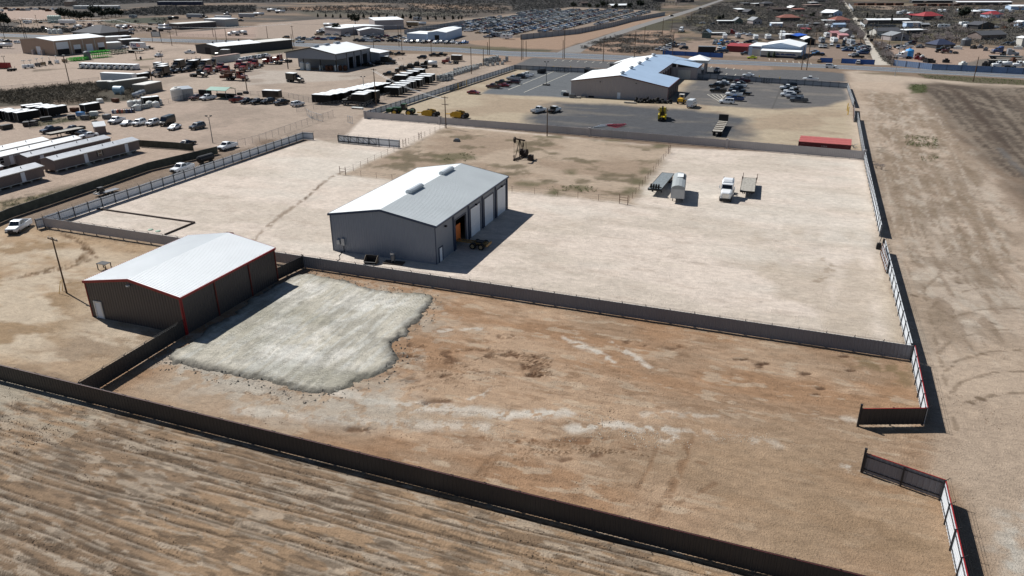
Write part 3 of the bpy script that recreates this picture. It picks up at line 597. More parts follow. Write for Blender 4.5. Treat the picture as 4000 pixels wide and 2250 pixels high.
# ---------------------------------------------------------------- fences
P_BROWN=mat('brown_panel',(48,47,49),.5,.1,.06,.5); P_BLUEG=mat('slate_panel',(112,113,120),.5,.1,.06,.5)
P_TAUPE=mat('taupe_panel',(166,162,162),.55,0,.06,.4); P_WHITE=mat('white_panel',(214,220,226),.45,.1,.04,.4)
P_GREY=mat('grey_panel',(150,154,160),.5,.2,.06,.4); P_BLUE=mat('blue_panel',(52,98,168),.5,0,.1,.3); P_SLATEB=mat('faded_blue_panel',(106,126,156),.6,0,.14,.3)
POST=mat('dark_post',(44,46,52),.5,.4); SCREEN=mat('dark_screen_cloth',(66,68,60),.95,0,.3,.9)
def ribbed(mb,L,z0,z1,pitch=.42,dep=.035,t=.012):
    """trapezoid-corrugated sheet along x, two faces (outer slot 0 at -y, inner slot 1 at +y)"""
    n=max(2,int(L/pitch)); p=L/n; xs=[]
    for k in range(n):xs+=[(k*p,0),(k*p+p*.55,0),(k*p+p*.65,-dep),(k*p+p*.9,-dep)]
    xs.append((L,0)); vs=[]
    for x,y in xs:vs+=[(x,y-t,z0),(x,y-t,z1),(x,y+t,z0),(x,y+t,z1)]
    m=len(xs)
    mb.add(vs,[(4*k,4*k+4,4*k+5,4*k+1)for k in range(m-1)],0); o=len(mb.v)-4*m
    mb.f+=[tuple(o+i for i in(4*k+2,4*k+3,4*k+7,4*k+6))for k in range(m-1)]; mb.m+=[1]*(m-1)
    mb.f+=[tuple(o+i for i in(4*k+1,4*k+5,4*k+7,4*k+3))for k in range(m-1)]+[tuple(o+i for i in(4*k,4*k+2,4*k+6,4*k+4))for k in range(m-1)]; mb.m+=[1]*(2*m-2)
    mb.f+=[(o,o+1,o+3,o+2),(o+4*m-4,o+4*m-2,o+4*m-1,o+4*m-3)]; mb.m+=[0,0]
def post_mesh(h,s,arm,thick=.05,out=1):
    """post behind the sheet with a slanted barbed-wire arm"""
    mb=MB(); mb.box(-thick,thick,s*.06 if s>0 else-.06-2*thick,s*.06+2*thick if s>0 else-.06,-.1,h)
    if arm:mb.tube((0,s*.1,h-.05),(0,s*.1-out*.36*s,h+.34),.028,5)
    return mb.mesh('post',POST)
PANEL_SKIP=[]
def fence(name,label,pts,h,mats,side=1,gap=.12,step=3.0,cap=None,arm=True,cat='fence',rails=True,group=None,pitch=.42,postm=None,thick=.05,wires=True,ends=None):
    """run of sheet fence through world points; side: +1 posts on the left of the run, -1 on the right"""
    t=thing(name,uniq(label),cat,(pts[0].x,pts[0].y,0),0,group); o=Vector((pts[0].x,pts[0].y,0))
    pm=post_mesh(h,side,arm,thick); rl=(MB(),MB()); wr=MB(); cp=MB(); sh=MB()
    for a,b in zip(pts,pts[1:]):
        d=Vector((b.x-a.x,b.y-a.y,0)); L=d.length; ang=math.atan2(d.y,d.x); M=Matrix.Translation((a.x-o.x,a.y-o.y,0))@Matrix.Rotation(ang,4,'Z')
        st=len(sh.v); ribbed(sh,L,gap,h-.06,pitch)
        if side<0:pass
        sh.xf(M,st)
        if cap:
            st=len(cp.v); cp.box(0,L,-.04,.04,h-.063,h-.015); cp.xf(M,st)
        if rails:
            for z,r_ in((.45,rl[0]),(h-.35,rl[1])):
                st=len(r_.v); y0,y1=(.013,.06)if side>0 else(-.095,-.048); r_.box(0,L,y0,y1,z-.04,z+.04); r_.xf(M,st)
        if wires and arm:
            for k in(.1,.22,.34):
                st=len(wr.v); y=side*.1-side*.36*(k+.05)/.39; wr.box(0,L,y-.006,y+.006,h+k-.05-.006,h+k-.05+.006); wr.xf(M,st)
        n=max(1,round(L/step))
        for k in range(n+1):
            if k==n and b is not pts[-1]:continue
            p=link('post',pm,t); p.matrix_local=M@Matrix.Translation((L*k/n,0,0))
    sh.build('panel',mats,t)
    if rails:[r_.build('rail',POST,t)for r_ in rl]
    if cap:cp.build('cap',cap,t)
    if wires and arm:wr.build('barbed_wire',DARK,t)
    return t
def wl(a,b,k):return a.lerp(b,k)
# measured corners (ground)
def T(fr,x,y,h=2.12):p=P(fr,x,y,h); return Vector((p.x,p.y,0))
n0=T('o',0,918); n1=T('k',2235,1380)
d=(n1-n0).normalized()
near_a=n0-d*25; near_b=n1+d*22
fence('metal_fence','long dark brown ribbed metal fence with red top trim, nearest the camera',[near_a,near_b],2.12,[P_BROWN,P_WHITE],1,.05,3.1,mat('dull_red_cap',(74,30,32),.55))
b1c=Vector((-67.42,63.37,0)); b1b=Vector((-67.62,81.90,0))
fa=T('i',232,1297)
fence('metal_fence','dark brown metal fence from the near fence to the red-trimmed building',[fa,Vector((-67.40,63.2,0))],2.05,[P_BROWN,P_BROWN],1,.06,3.0)
mc=P('j',1562,1052); ml=P('f',485,1407); m0=P('e',455,1005)
fence('metal_fence','short dark metal fence joining the far corner of the red-trimmed building to the slate fence',[Vector((-67.5,82.05,0)),Vector((ml.x,ml.y-.1,0))],2.0,[P_BROWN,P_BROWN],1,.12,3.0)
fence('metal_fence','long slate grey ribbed metal fence between the brown lot and the white yard',[ml,mc],2.0,[P_BLUEG,P_WHITE],1,.06,3.05)
fence('metal_fence','taupe metal fence behind the red-trimmed building, running to the white pickup',[m0,ml+(m0-ml).normalized()*.12],2.0,[P_TAUPE,P_WHITE],1,.3,3.05)
lc=P('e',375,1022)
fence('metal_fence','short white metal fence return at the corner beside the parked white pickup',[lc,m0+Vector((-.1,.05,0))],2.0,[P_WHITE,P_WHITE],-1,.15,1.6,arm=False)
w0=T('e',428,888,2.0); w1=T('f',467,40,2.0); w2=T('f',575,46,2.0)
fence('metal_fence','white ribbed metal fence with dark posts along the left of the white yard',[w0,w1,w2],2.0,[P_WHITE,P_WHITE],-1,.08,3.05)
g0=T('f',826,66,2.1); g1=T('f',1446,120,2.1)
gt=fence('metal_fence','short white fence behind the sliding truss gate, next to the barbed wire lot',[g0,g1],2.1,[P_WHITE,P_WHITE],-1,.12,3.0)
# sliding gate frame with diagonal truss bars hung on that fence
gs=thing('sliding_gate','dark sliding gate with diagonal truss bars standing against the short white fence','gate',(g0.x,g0.y,0),math.atan2((g1-g0).y,(g1-g0).x))
L=(g1-g0).length*.63; mb=MB()
for z in(.35,1.95):mb.box(0,L,-.36,-.26,z-.06,z+.06)
for k in range(7):mb.box(L*k/6-.04,L*k/6+.04,-.355,-.265,.41,1.89)
mb.build('gate_frame',POST,gs); mb=MB()
for k in range(6):mb.tube((L*k/6+.04,-.31,1.85),(L*(k+1)/6-.04,-.31,.42),.045,5)
mb.build('brace',POST,gs); mb=MB(); mb.box(0,L*1.0,-.42,-.22,.02,.12); mb.build('track',GALV,gs)
f0=P('b',1100,1192); f1=P('g',780,728); f2=P('h',962,966)
ff=fence('metal_fence','long taupe ribbed metal fence in front of the blue-grey roofed workshop yard',[f0,f1,f2],2.15,[P_TAUPE,P_TAUPE],1,.12,3.05,arm=False)
for k,q in enumerate([f0,f0.lerp(f1,.36),f1,f1.lerp(f2,.535),f2]):
    mb=MB(); mb.box(-.28,.28,-.34,-.06,0,2.3); mb.box(-.34,.34,-.38,-.02,2.3,2.42); o=mb.build('pilaster',P_TAUPE,ff)
    o.location=(q.x-f0.x,q.y-f0.y,0); o.rotation_euler=(0,0,math.atan2((f2-f1).y,(f2-f1).x))
v1=T('c',25,652,2.15); fence('metal_fence','white ribbed metal fence with dark posts along the left of the workshop yard',[f0,v1],2.15,[P_WHITE,P_WHITE],-1,.12,3.05,arm=False)
x1=T('d',805,832,2.15); bk=T('c',1000,695,2.15); bk2=T('c',1850,735,2.15)
fence('metal_fence','grey metal fence with dark rails behind the left car park of the workshop',[v1,bk],2.15,[P_GREY,P_GREY],-1,.12,3.05,arm=False)
fence('metal_fence','grey metal fence with dark rails behind the right car park of the workshop',[bk2,x1],2.15,[P_GREY,P_GREY],-1,.12,3.05,arm=False)
h1=P('h',858,440); h2=P('h',893,560)
fence('metal_fence','white metal fence down the right edge of the workshop yard, far of the open gate',[x1,h1],2.15,[P_WHITE,P_WHITE],-1,.12,3.05)
fence('metal_fence','white metal fence down the right edge of the workshop yard, near of the open gate',[h2,f2],2.15,[P_WHITE,P_WHITE],-1,.12,3.05)
j1=P('j',1318,52); j2=P('j',1345,175)
fence('metal_fence','white metal fence on the right of the white yard, far of the sliding gate',[f2+Vector((.05,-.3,0)),j1],2.1,[P_WHITE,P_WHITE],-1,.12,3.05)
fence('metal_fence','white metal fence on the right of the white yard, near of the sliding gate',[j2,mc+Vector((-.05,.25,0))],2.1,[P_WHITE,P_WHITE],-1,.12,3.05)
r1=P('l',1345,172+160); r1=T('l',1402,178,2.15); r0=T('l',907,182,2.15)
fence('metal_fence','white metal fence with red top trim from the slate fence to the open entrance',[mc+Vector((.12,-.15,0)),r1],2.12,[P_WHITE,P_BROWN],-1,.12,3.05,REDM)
fence('metal_fence','short black fence wing with a white gap beneath, at the lot entrance',[r0,r1+Vector((-.15,-.02,0))],2.12,[P_BROWN,P_BROWN],1,.22,3.1,REDM,arm=False,rails=False)
s0=T('l',940,520,2.12); s1=T('l',1535,722,2.12)
fence('metal_fence','short grey fence wing showing its dark frame, at the lot entrance',[s0,s1],2.12,[P_BLUEG,P_BLUEG],-1,.1,3.1,REDM,arm=False,thick=.07)
s2=T('l',1700,1440,2.12); dd=(s2-s1).normalized()
fence('metal_fence','white metal fence with red top trim at the bottom right corner of the lot',[s1+dd*.15,s2+dd*14],2.12,[P_WHITE,P_BROWN],-1,.1,3.05,REDM)
# taller end posts at the entrance
for q,lb in((r0,'dark steel gate post at the end of the black fence wing'),(s0,'dark steel gate post at the end of the grey fence wing')):
    mb=MB(); mb.box(-.09,.09,-.09,.09,-.1,2.5); mb.box(-.11,.11,-.11,.11,2.5,2.56); o=mb.build('gate_post',POST); o.location=(q.x-.12,q.y,0); tag(o,lb,'gate post')
# sliding gates on the right hand fences
def slide_gate(label,a,b,off,red=False):
    t=thing('sliding_gate',label,'gate',(a.x+off,a.y,0),math.atan2((b-a).y,(b-a).x)); L=(b-a).length; mb=MB()
    ribbed(mb,L,.2,2.0); mb.build('panel',[P_WHITE,P_WHITE],t); mb=MB()
    for z in(.2,1.0,1.95):mb.box(0,L,-.14,-.06,z-.05,z+.05)
    for k in range(8):mb.box(L*k/7-.04,L*k/7+.04,-.13,-.07,.25,1.9)
    mb.build('gate_frame',RUST if red else POST,t)
    mb=MB(); mb.box(-.1,.1,-.12,.12,0,2.7); mb.build('guide_post',POST,t)
    return t
slide_gate('white sliding gate with rust-brown ribs, hung on the right fence of the white yard',P('j',1340,200),P('j',1385,350),-.25,True)
slide_gate('brown framed sliding gate between yellow bollards on the right fence',P('h',868,470),P('h',870,585),-.2,True)
go=MB(); go.box(-.35,.35,-.3,.3,0,.7); go.box(-.3,.3,-.25,.25,.7,1.0); go.tube((0,0,1),(.3,.9,1.9),.05); o=go.build('gate_motor',DARK); o.location=P('j',1305,150); tag(o,'dark gate motor box inside the right fence by the sliding gate','gate motor')
def chain(label,pts,h=1.8,step=3.0,screen=None,name='wire_fence',rails=1,barb=0,mesh_a=.16):
    """posts, top rail and netting; screen: solid cloth material"""
    t=thing(name,uniq(label),'fence',(pts[0].x,pts[0].y,0)); o=pts[0]; mb=MB(); mb.tube((0,0,-.1),(0,0,h+.05),.035,5); pm=mb.mesh('post',POST if screen else MIDG)
    net=MB(); rl=MB()
    for a,b in zip(pts,pts[1:]):
        d=Vector((b.x-a.x,b.y-a.y,0)); L=d.length; M=Matrix.Translation((a.x-o.x,a.y-o.y,0))@Matrix.Rotation(math.atan2(d.y,d.x),4,'Z')
        st=len(net.v)
        if screen:net.box(0,L,-.012,.012,.05,h)
        else:net.quad((0,0,.03),(L,0,.03),(L,0,h),(0,0,h))
        net.xf(M,st)
        for k in range(rails):
            st=len(rl.v); z=h*(1-k/max(1,rails)); rl.box(0,L,-.02,.02,z-.02,z+.02); rl.xf(M,st)
        n=max(1,round(L/step))
        for k in range(n+1):p=link('post',pm,t); p.matrix_local=M@Matrix.Translation((L*k/n,.03,0))
    net.build('netting',screen or NET,t); rl.build('rail',MIDG,t); return t
NET=bpy.data.materials.new('wire_netting'); NET.use_nodes=True
_n=NET.node_tree.nodes; _l=NET.node_tree.links; _t=_n.new('ShaderNodeBsdfTransparent'); _m=_n.new('ShaderNodeMixShader'); _b=_n['Principled BSDF']
_b.inputs['Base Color'].default_value=(.25,.26,.27,1); _m.inputs[0].default_value=.14
_l.new(_t.outputs[0],_m.inputs[1]); _l.new(_b.outputs[0],_m.inputs[2]); _l.new(_m.outputs[0],_n['Material Output'].inputs[0])
def G2(fr,*pts):return[P(fr,x,y)for x,y in pts]
chain('dark screened fence between the mobile homes and the white metal fence',G2('e',(-120,1010),(120,905),(900,640),(1500,430),(2195,262)),1.9,3.0,SCREEN)
chain('dark screened fence behind the brown mobile home, ending at the open gate',G2('e',(1400,190),(1770,215),(1950,232)),1.8,3.0,SCREEN)
chain('chain link fence in front of the row of parked white cars',G2('e',(2400,195),)+G2('f',(40,140),(520,-30),(780,-115)),1.9,2.9)
chain('chain link fence along the black trailers and the workshop fence',G2('b',(410,1130),(830,1065),(1100,1085),(1250,1010),(1850,800),(2450,640)),1.7,3.2)
chain('chain link fence behind the parked black pickups',G2('b',(-200,960),(330,985),(530,1030),(600,1050)),1.8,3.2)
chain('chain link fence past the white tanks in the left yard',G2('a',(300,1300),(1060,1190),(1700,1040),(2000,970)),1.6,3.2)
chain('chain link fence at the edge of the scrub in the left yard',G2('a',(-100,925),(240,895),(700,855),(1000,820)),1.7,3.5)
chain('chain link fence across the highway by the tanker trucks',G2('a',(1740,365),(2100,375),(2576,372)),1.8,4)
chain('low wire fence along the highway beside the black steel shed',G2('a',(1640,450),(1900,440),(2300,420)),1.5,4)
def barbed(label,pts,h=1.25,step=3.6,wires=3):
    t=thing('wire_fence',uniq(label),'fence',(pts[0].x,pts[0].y,0)); o=pts[0]; mb=MB(); mb.tube((0,0,-.1),(0,0,h),.035,5); pm=mb.mesh('post',RUST); wr=MB()
    for a,b in zip(pts,pts[1:]):
        n=max(1,round((b-a).length/step))
        for k in range(n+1):p=link('post',pm,t); q=a.lerp(b,k/n); p.location=(q.x-o.x,q.y-o.y,0)
        for k in range(wires):z=h*(k+1)/wires-.08; wr.tube((a.x-o.x,a.y-o.y,z),(b.x-o.x,b.y-o.y,z),.012,3)
    wr.build('wire',DARK,t); return t
barbed('barbed wire fence on the left of the pump jack lot',G2('f',(905,470),(1390,240))+G2('f',(1480,185),(1700,90),(1900,5)),1.5,3.2)
barbed('barbed wire fence on the near side of the pump jack lot',G2('f',(905,470),(1370,525))+[P('g',0,1290),P('g',460,1330),P('g',1080,1400),P('g',1165,1415)],1.3,4.4)
barbed('barbed wire fence on the right of the pump jack lot, near the flatbed trailers',G2('g',(1175,1400),(1310,1230),(1420,1090),(1570,905)),1.4,2.9)
def hbrace(label,fr,a,b,c=None):
    mb=MB(); A,B_=P(fr,*a),P(fr,*b)
    for q in(A,B_):mb.tube((q.x-A.x,q.y-A.y,-.1),(q.x-A.x,q.y-A.y,1.9),.06,6)
    for z in(.8,1.35):mb.tube((0,0,z),(B_.x-A.x,B_.y-A.y,z),.04,5)
    o=mb.build('fence_brace',RUST); o.location=A; return tag(o,label,'fence brace')
hbrace('rusty pipe corner brace of the wire fence, left of the grey workshop','f',(846,468),(903,475))
hbrace('rusty pipe corner brace of the wire fence, beside the rounded trailer','g',(1080,1405),(1163,1418))
hbrace('rusty pipe brace of the wire fence, by the short white fence','f',(1480,190),(1510,178))
hbrace('rusty pipe brace of the wire fence, halfway to the utility pole','f',(1638,118),(1665,105))
hbrace('rusty pipe brace at the far end of the right wire fence','g',(1572,905),(1588,890))
def slab_fence(label,fr,top_pts,h,m,cat='fence',pitch=.8):
    return fence('metal_fence',label,[T(fr,x,y,h)for x,y in top_pts],h,[m,m],-1,.02,6.0,arm=False,rails=False,pitch=pitch)
slab_fence('bright blue metal fence in front of the black container','q',[(205,1010),(900,1045),(1420,1070)],2.2,P_BLUE)
slab_fence('short blue metal fence right of the white auto shop','m',[(1055,1158),(1305,1165)],2.2,P_BLUE)
slab_fence('blue metal fence with a white car parked before it, by the dirt road','m',[(1485,1172),(2155,1200)],2.2,P_BLUE)
slab_fence('long faded blue metal fence along the highway at the right','d',[(1270,600),(1660,640),(2576,682),(3000,700)],2.6,P_SLATEB)
slab_fence('long white metal wall round the salvage yard','c',[(85,345),(640,292),(1000,225),(1190,178),(1540,118)],3.2,P_GREY)
slab_fence('white metal wall left of the salvage yard, behind the tan building','b',[(1490,300),(1750,255),(2090,205)],3.0,P_GREY)
slab_fence('white board fence beside the dirt road','d',[(930,215),(975,250),(1000,235)],2.0,P_WHITE)
slab_fence('pale wall at the far bend of the dirt road','d',[(815,35),(850,70),(860,90)],2.5,P_WHITE)
slab_fence('weathered board fence below the long white roofed house','d',[(990,240),(1290,250)],2.0,mat('grey_board',(110,112,114),.9,0,.2))
# ---------------------------------------------------------------- buildings
W_GREY=mat('grey_wall_sheet',(122,129,140),.5,0,.03,.4,ribs=(.45,.02)); W_DKBR=mat('charcoal_wall_sheet',(66,61,61),.5,0,.04,.4,ribs=(.45,.02))
W_TAUPE=mat('taupe_wall_sheet',(160,152,152),.55,0,.03,.4,ribs=(.6,.025)); W_TAN=mat('tan_wall_sheet',(156,134,118),.6,0,.04,.4,ribs=(.6,.025))
W_DARK=mat('dark_wall_sheet',(64,62,62),.6,0,.06,.4,ribs=(.6,.025)); W_PALE=mat('pale_wall_sheet',(186,184,178),.6,0,.04,.4,ribs=(.6,.025)); W_BLUE=mat('pale_blue_wall',(176,196,220),.6,0,.04,.4,ribs=(.6,.025))
W_BROWN=mat('brown_siding',(118,106,102),.8,0,.06,.6,ribs=(.3,.02)); W_BEIGE=mat('beige_siding',(160,154,150),.8,0,.05,.6); W_BRICK=mat('brick_wall',(150,126,108),.85,0,.12,1.2); W_DIM=mat('dim_wood_wall',(96,88,84),.85,0,.15,.8)
R_WHITE=mat('white_roof_sheet',(240,243,244),.42,0,.03,.2); R_GALV=mat('bare_zinc_roof',(182,188,190),.5,.1,.05,.25); R_BLUE=mat('blue_grey_roof',(158,180,204),.5,.05,.05,.2)
R_STRIPE=mat('streaked_grey_roof',(168,172,178),.5,.2,.14,.9); R_SHING=mat('grey_shingle',(70,72,78),.9,0,.15,1.5); R_RED=mat('red_roof',(146,52,56),.6,0,.12,.6); R_BRWN=mat('red_brown_shingle',(126,80,70),.9,0,.15,1); R_TAN=mat('tan_roof',(150,128,120),.9,0,.12,1)
TRIMB=mat('blue_trim',(44,58,82),.45); TRIMD=mat('dark_trim',(50,48,48),.5); TRIMM=mat('maroon_trim',(84,34,38),.5); TRIMP=mat('pale_trim',(206,204,198),.5)
DOORW=mat('white_door',(214,220,228),.45,0,.03,.8); DOORWS=mat('white_roll_door',(214,220,228),.45,0,.03,.8,ribs=None); INSIDE=mat('dim_interior',(40,38,38),.95); ORANGE=mat('orange_panel',(200,104,34),.6,0,.1,1)
def strip_wall(mb,a,b,z0,z1,holes,m=0,t=.1):
    """upright wall from a to b with rectangular holes (u0,u1,h0,h1), thin boxes butted end to end"""
    d=Vector((b[0]-a[0],b[1]-a[1],0)); L=d.length; M=Matrix.Translation((a[0],a[1],0))@Matrix.Rotation(math.atan2(d.y,d.x),4,'Z'); st=len(mb.v); u=0
    for h in sorted(holes):
        if h[0]>u:mb.box(u,h[0],0,t,z0,z1,m)
        if h[2]>z0:mb.box(h[0],h[1],0,t,z0,h[2],m)
        if h[3]<z1:mb.box(h[0],h[1],0,t,h[3],z1,m)
        u=h[1]
    if u<L:mb.box(u,L,0,t,z0,z1,m)
    mb.xf(M,st)
def gable(name,label,cat,o,W,L,eave,ridge,wall,roof,trim,rz=0.0,group=None,over=.25,rib=0,ribh=.07,ridge_at=.5,eave2=None,holes=(),roof2=None,ribm=None):
    """gabled steel building; local x across the front gable, y back along the ridge; origin at the front left base corner.
    wall height eave on the left, eave2 on the right; holes cut the right-hand wall"""
    t=thing(name,label,cat,(o.x,o.y,0),rz,group); e2=eave if eave2 is None else eave2; xr=W*ridge_at; mb=MB()
    mb.prism([(0,-.2),(W,-.2),(W,e2),(xr,ridge),(0,eave)],0,.1)
    mb.prism([(0,-.2),(W,-.2),(W,e2),(xr,ridge),(0,eave)],L-.1,L)
    mb.box(0,.1,.1,L-.1,-.2,eave)
    strip_wall(mb,(W,.1),(W,L-.1),-.2,e2,[(h[0]-.1,h[1]-.1,h[2],h[3])for h in holes])
    mb.build('wall',wall,t)
    rf=MB(); sl=((0,eave,xr,ridge,-1),(W,e2,xr,ridge,1)); k=over
    for i,(xe,ze,xc,zc,s)in enumerate(sl):
        g=(zc-ze)/abs(xc-xe); x0=xe+s*k; z0=ze-g*k
        rf.add([(x0,-k,z0+.02),(xc,-k,zc+.02),(xc,L+k,zc+.02),(x0,L+k,z0+.02),(x0,-k,z0+.14),(xc,-k,zc+.14),(xc,L+k,zc+.14),(x0,L+k,z0+.14)],
               [(0,1,2,3),(4,5,6,7),(0,1,5,4),(1,2,6,5),(2,3,7,6),(3,0,4,7)],i if roof2 else 0)
        if rib:
            n=int((L+2*k)/rib)
            for q in range(n+1):
                y=-k+.03+q*(L+2*k-.06)/n
                rf.add([(x0,y-.03,z0+.138),(x0,y+.03,z0+.138),(xc,y+.03,zc+.138),(xc,y-.03,zc+.138),(x0,y-.015,z0+.138+ribh),(x0,y+.015,z0+.138+ribh),(xc,y+.015,zc+.138+ribh),(xc,y-.015,zc+.138+ribh)],
                       [(4,5,6,7),(0,1,5,4),(1,2,6,5),(2,3,7,6),(3,0,4,7)],i if roof2 else 0)
    rf.build('roof',[roof,roof2]if roof2 else roof,t)
    tr=MB()
    for y0,y1 in((-k-.06,-k+.0),(L+k,L+k+.06)):
        for xe,ze,xc,zc,s in sl:
            g=(zc-ze)/abs(xc-xe); x0=xe+s*(k+.03); z0=ze-g*(k+.03)
            tr.prism([(x0,z0-.16),(xc,zc-.16),(xc,zc+.2),(x0,z0+.2)]if s<0 else[(xc,zc-.16),(x0,z0-.16),(x0,z0+.2),(xc,zc+.2)],y0,y1)
    for xe,ze,xc,zc,s in sl:
        g=(zc-ze)/abs(xc-xe); x0=xe+s*k; z0=ze-g*k; a,b=sorted((x0+s*.005,x0+s*.12)); tr.box(a,b,-k,L+k,z0-.14,z0+.14)
    for x,z in((-.03,eave),(W-.12,e2)):tr.box(x,x+.15,-.05,-.004,0,z-.15)
    tr.build('trim',trim,t); return t
def rdoor(t,side,u0,u1,z1,m,W=0,L=0,z0=0.0,name='roll_up_door',frame=None,proud=.05,slats=True):
    """door on a wall: side F front gable, R right wall, B back, Lf left wall"""
    def put(mb,a,b,c,d,lo,hi):
        if side=='F':mb.box(a,b,-hi,-lo,c,d)
        elif side=='R':mb.box(W+lo,W+hi,a,b,c,d)
        elif side=='B':mb.box(a,b,L+lo,L+hi,c,d)
        else:mb.box(-hi,-lo,a,b,c,d)
    mb=MB(); n=max(1,int((z1-z0)/.55))if slats else 1; h=(z1-z0)/n
    for k in range(n):put(mb,u0,u1,z0+k*h+.015,z0+(k+1)*h-.015,.003,proud)
    d=mb.build(name,m,t)
    if frame:
        mb=MB(); put(mb,u0-.22,u0-.01,z0,z1+.2,.002,proud+.06); put(mb,u1+.01,u1+.22,z0,z1+.2,.002,proud+.06); put(mb,u0-.01,u1+.01,z1+.01,z1+.2,.002,proud+.06); mb.build('frame',frame,d)
    return d
def place(t,mb,name,m):return mb.build(name,m,t)
# --- grey workshop
B2=Vector((-66.86,95.6,0)); W2,L2=18.58,30.45
t=gable('steel_workshop','grey steel workshop with blue trim, two roof vents and a zinc roof coloured sun-bright on its left slope','workshop',B2,W2,L2,6.15,7.75,W_GREY,mat('sunlit_zinc_roof',(234,238,238),.45,.0,.03,.2),TRIMB,0,rib=.5,ribh=.035,over=.2,  # left slope paler: the sun's glare on it put into the zinc colour
          holes=[(7.05,11.1,0,4.85)],roof2=R_GALV)
for u0,u1 in((13.15,17.2),(19.2,23.3),(25.25,29.4)):rdoor(t,'R',u0,u1,4.95,DOORWS,W2,frame=TRIMB)
mb=MB(); mb.box(W2+.002,W2+.1,6.84,7.04,0,5.05); mb.box(W2+.002,W2+.1,11.11,11.31,0,5.05); mb.box(W2+.002,W2+.1,7.04,11.11,4.86,5.05); mb.build('door_frame',TRIMB,t)
for u in(6.3,12.3,18.3,24.4,30.2):
    mb=MB(); mb.box(W2+.003,W2+.2,u-.14,u+.14,0,5.95); mb.build('downpipe',TRIMB,t)
d=rdoor(t,'R',.95,1.95,2.25,DOORW,W2,name='door',frame=TRIMB,slats=False)
mb=MB(); mb.box(.3,W2-.3,.3,L2-.3,.02,.05); mb.build('interior_floor',CONC,t)
mb=MB(); mb.box(7.5,15.6,7.6,7.7,0,4.2); mb.box(11.0,15.4,11.3,11.4,0,3.6); mb.build('interior_partition',INSIDE,t)
for y0,y1 in((9.3,13.8),(22.0,26.2)):
    mb=MB(); x=W2/2; mb.prism([(x-.42,7.72),(x+.42,7.72),(x+.58,8.0),(x+.54,8.25),(x+.24,8.45),(x-.24,8.45),(x-.54,8.25),(x-.58,8.0)],y0,y1); mb.build('roof_vent',mat('vent_sheet',(176,184,190),.5,.1),t)
for x0,x1,z0,z1 in((1.0,1.55,1.3,2.05),(1.85,2.45,1.2,2.35)):
    mb=MB(); mb.box(x0,x1,-.35,-.003,z0,z1); mb.box(x0+.05,x1-.05,-.37,-.35,z0+.05,z1-.05); mb.build('electrical_box',GALV,t)
mb=MB(); mb.tube((2.1,-.12,0),(2.1,-.12,1.2),.05); mb.build('conduit',DARK,t)
for u in(3.3,15.4,27.4):
    mb=MB(); mb.box(W2+.003,W2+.35,u-.15,u+.15,5.05,5.3); mb.build('wall_lamp',DARK,t)
LAND.append(('grey workshop',B2+Vector((9,15,0))))
# --- building with red trim
B1=Vector((-83.02,63.45,0)); W1,L1=15.6,18.5
t=gable('steel_building','dark grey steel building with white ribbed roof and red trim, beside the gravel pad','building',B1,W1,L1,5.0,6.32,W_DKBR,R_WHITE,REDM,0,rib=.31,over=.12)
d=rdoor(t,'F',1.05,1.98,2.25,DOORW,name='door',slats=False,frame=TRIMP)
mb=MB(); mb.box(7.45,7.85,-.3,-.003,5.45,5.65); mb.build('wall_lamp',POLY,t)
for u in(5.95,12.7,18.4):
    mb=MB(); mb.box(W1+.003,W1+.13,u-.07,u+.07,0,4.85); mb.build('downpipe',mat('rust_red_trim',(104,40,34),.55),t)
mb=MB(); mb.box(W1+.003,W1+.15,.02,.18,0,4.85); mb.box(W1+.0,W1+.12,-.2,-.05,0,4.85); mb.build('corner_trim',REDM,t)
LAND.append(('red-trimmed building',B1+Vector((8,9,0))))
# --- big workshop with blue-grey roof
def quadroof(mb,pts,t=.12,m=0):
    vs=[tuple(p)for p in pts]; n=len(vs); mb.add(vs+[(x,y,z+t)for x,y,z in vs],[tuple(range(n))[::-1],tuple(range(n,2*n))]+[(k,(k+1)%n,n+(k+1)%n,n+k)for k in range(n)],m)
B3=Vector((-74.0,257.4,0))
t=thing('truck_workshop','big taupe workshop with white and blue-grey roof and five ridge ventilators','workshop',(B3.x,B3.y,0))
mb=MB()
mb.prism([(0,-.2),(33.6,-.2),(33.6,4.6),(17,7.8),(0,5.4)],0,.15)
mb.box(0,.15,.15,29,-.2,5.4); mb.box(33.45,33.6,.15,22.5,-.2,4.6); mb.box(25.9,33.45,22.35,22.5,-.2,4.6)
mb.prism([(25.9,4.6),(33.45,4.6),(25.9,6.05)],22.35,22.5)
mb.box(25.75,25.9,22.35,67.3,-.2,5.9); mb.box(5.6,5.75,29,67.3,-.2,5.6); mb.box(.15,5.75,28.85,29,-.2,5.4); mb.prism([(5.6,-.2),(25.9,-.2),(25.9,5.9),(17,7.8),(5.6,5.4)],67.15,67.3)
mb.box(26,36,55.5,55.65,-.2,4.6); mb.box(35.85,36,55.65,69,-.2,4.6); mb.box(26,35.85,68.85,69,-.2,5)
mb.build('wall',W_TAUPE,t)
mb=MB(); quadroof(mb,[(-.4,-.4,5.36),(17,-.4,7.8),(17,67.6,7.8),(5.4,67.6,5.9),(5.4,29.2,6.05),(-.4,29.2,5.3)])
quadroof(mb,[(-1.2,67.5,3.6),(5.4,67.5,5.5),(5.4,78,5.5),(-1.2,74,3.6)]); mb.build('roof',R_WHITE,t)
mb=MB(); quadroof(mb,[(17,-.4,7.8),(34,-.4,4.55),(34,22.8,4.55),(26,22.8,6.05),(26,67.6,6.05),(17,67.6,7.8)])
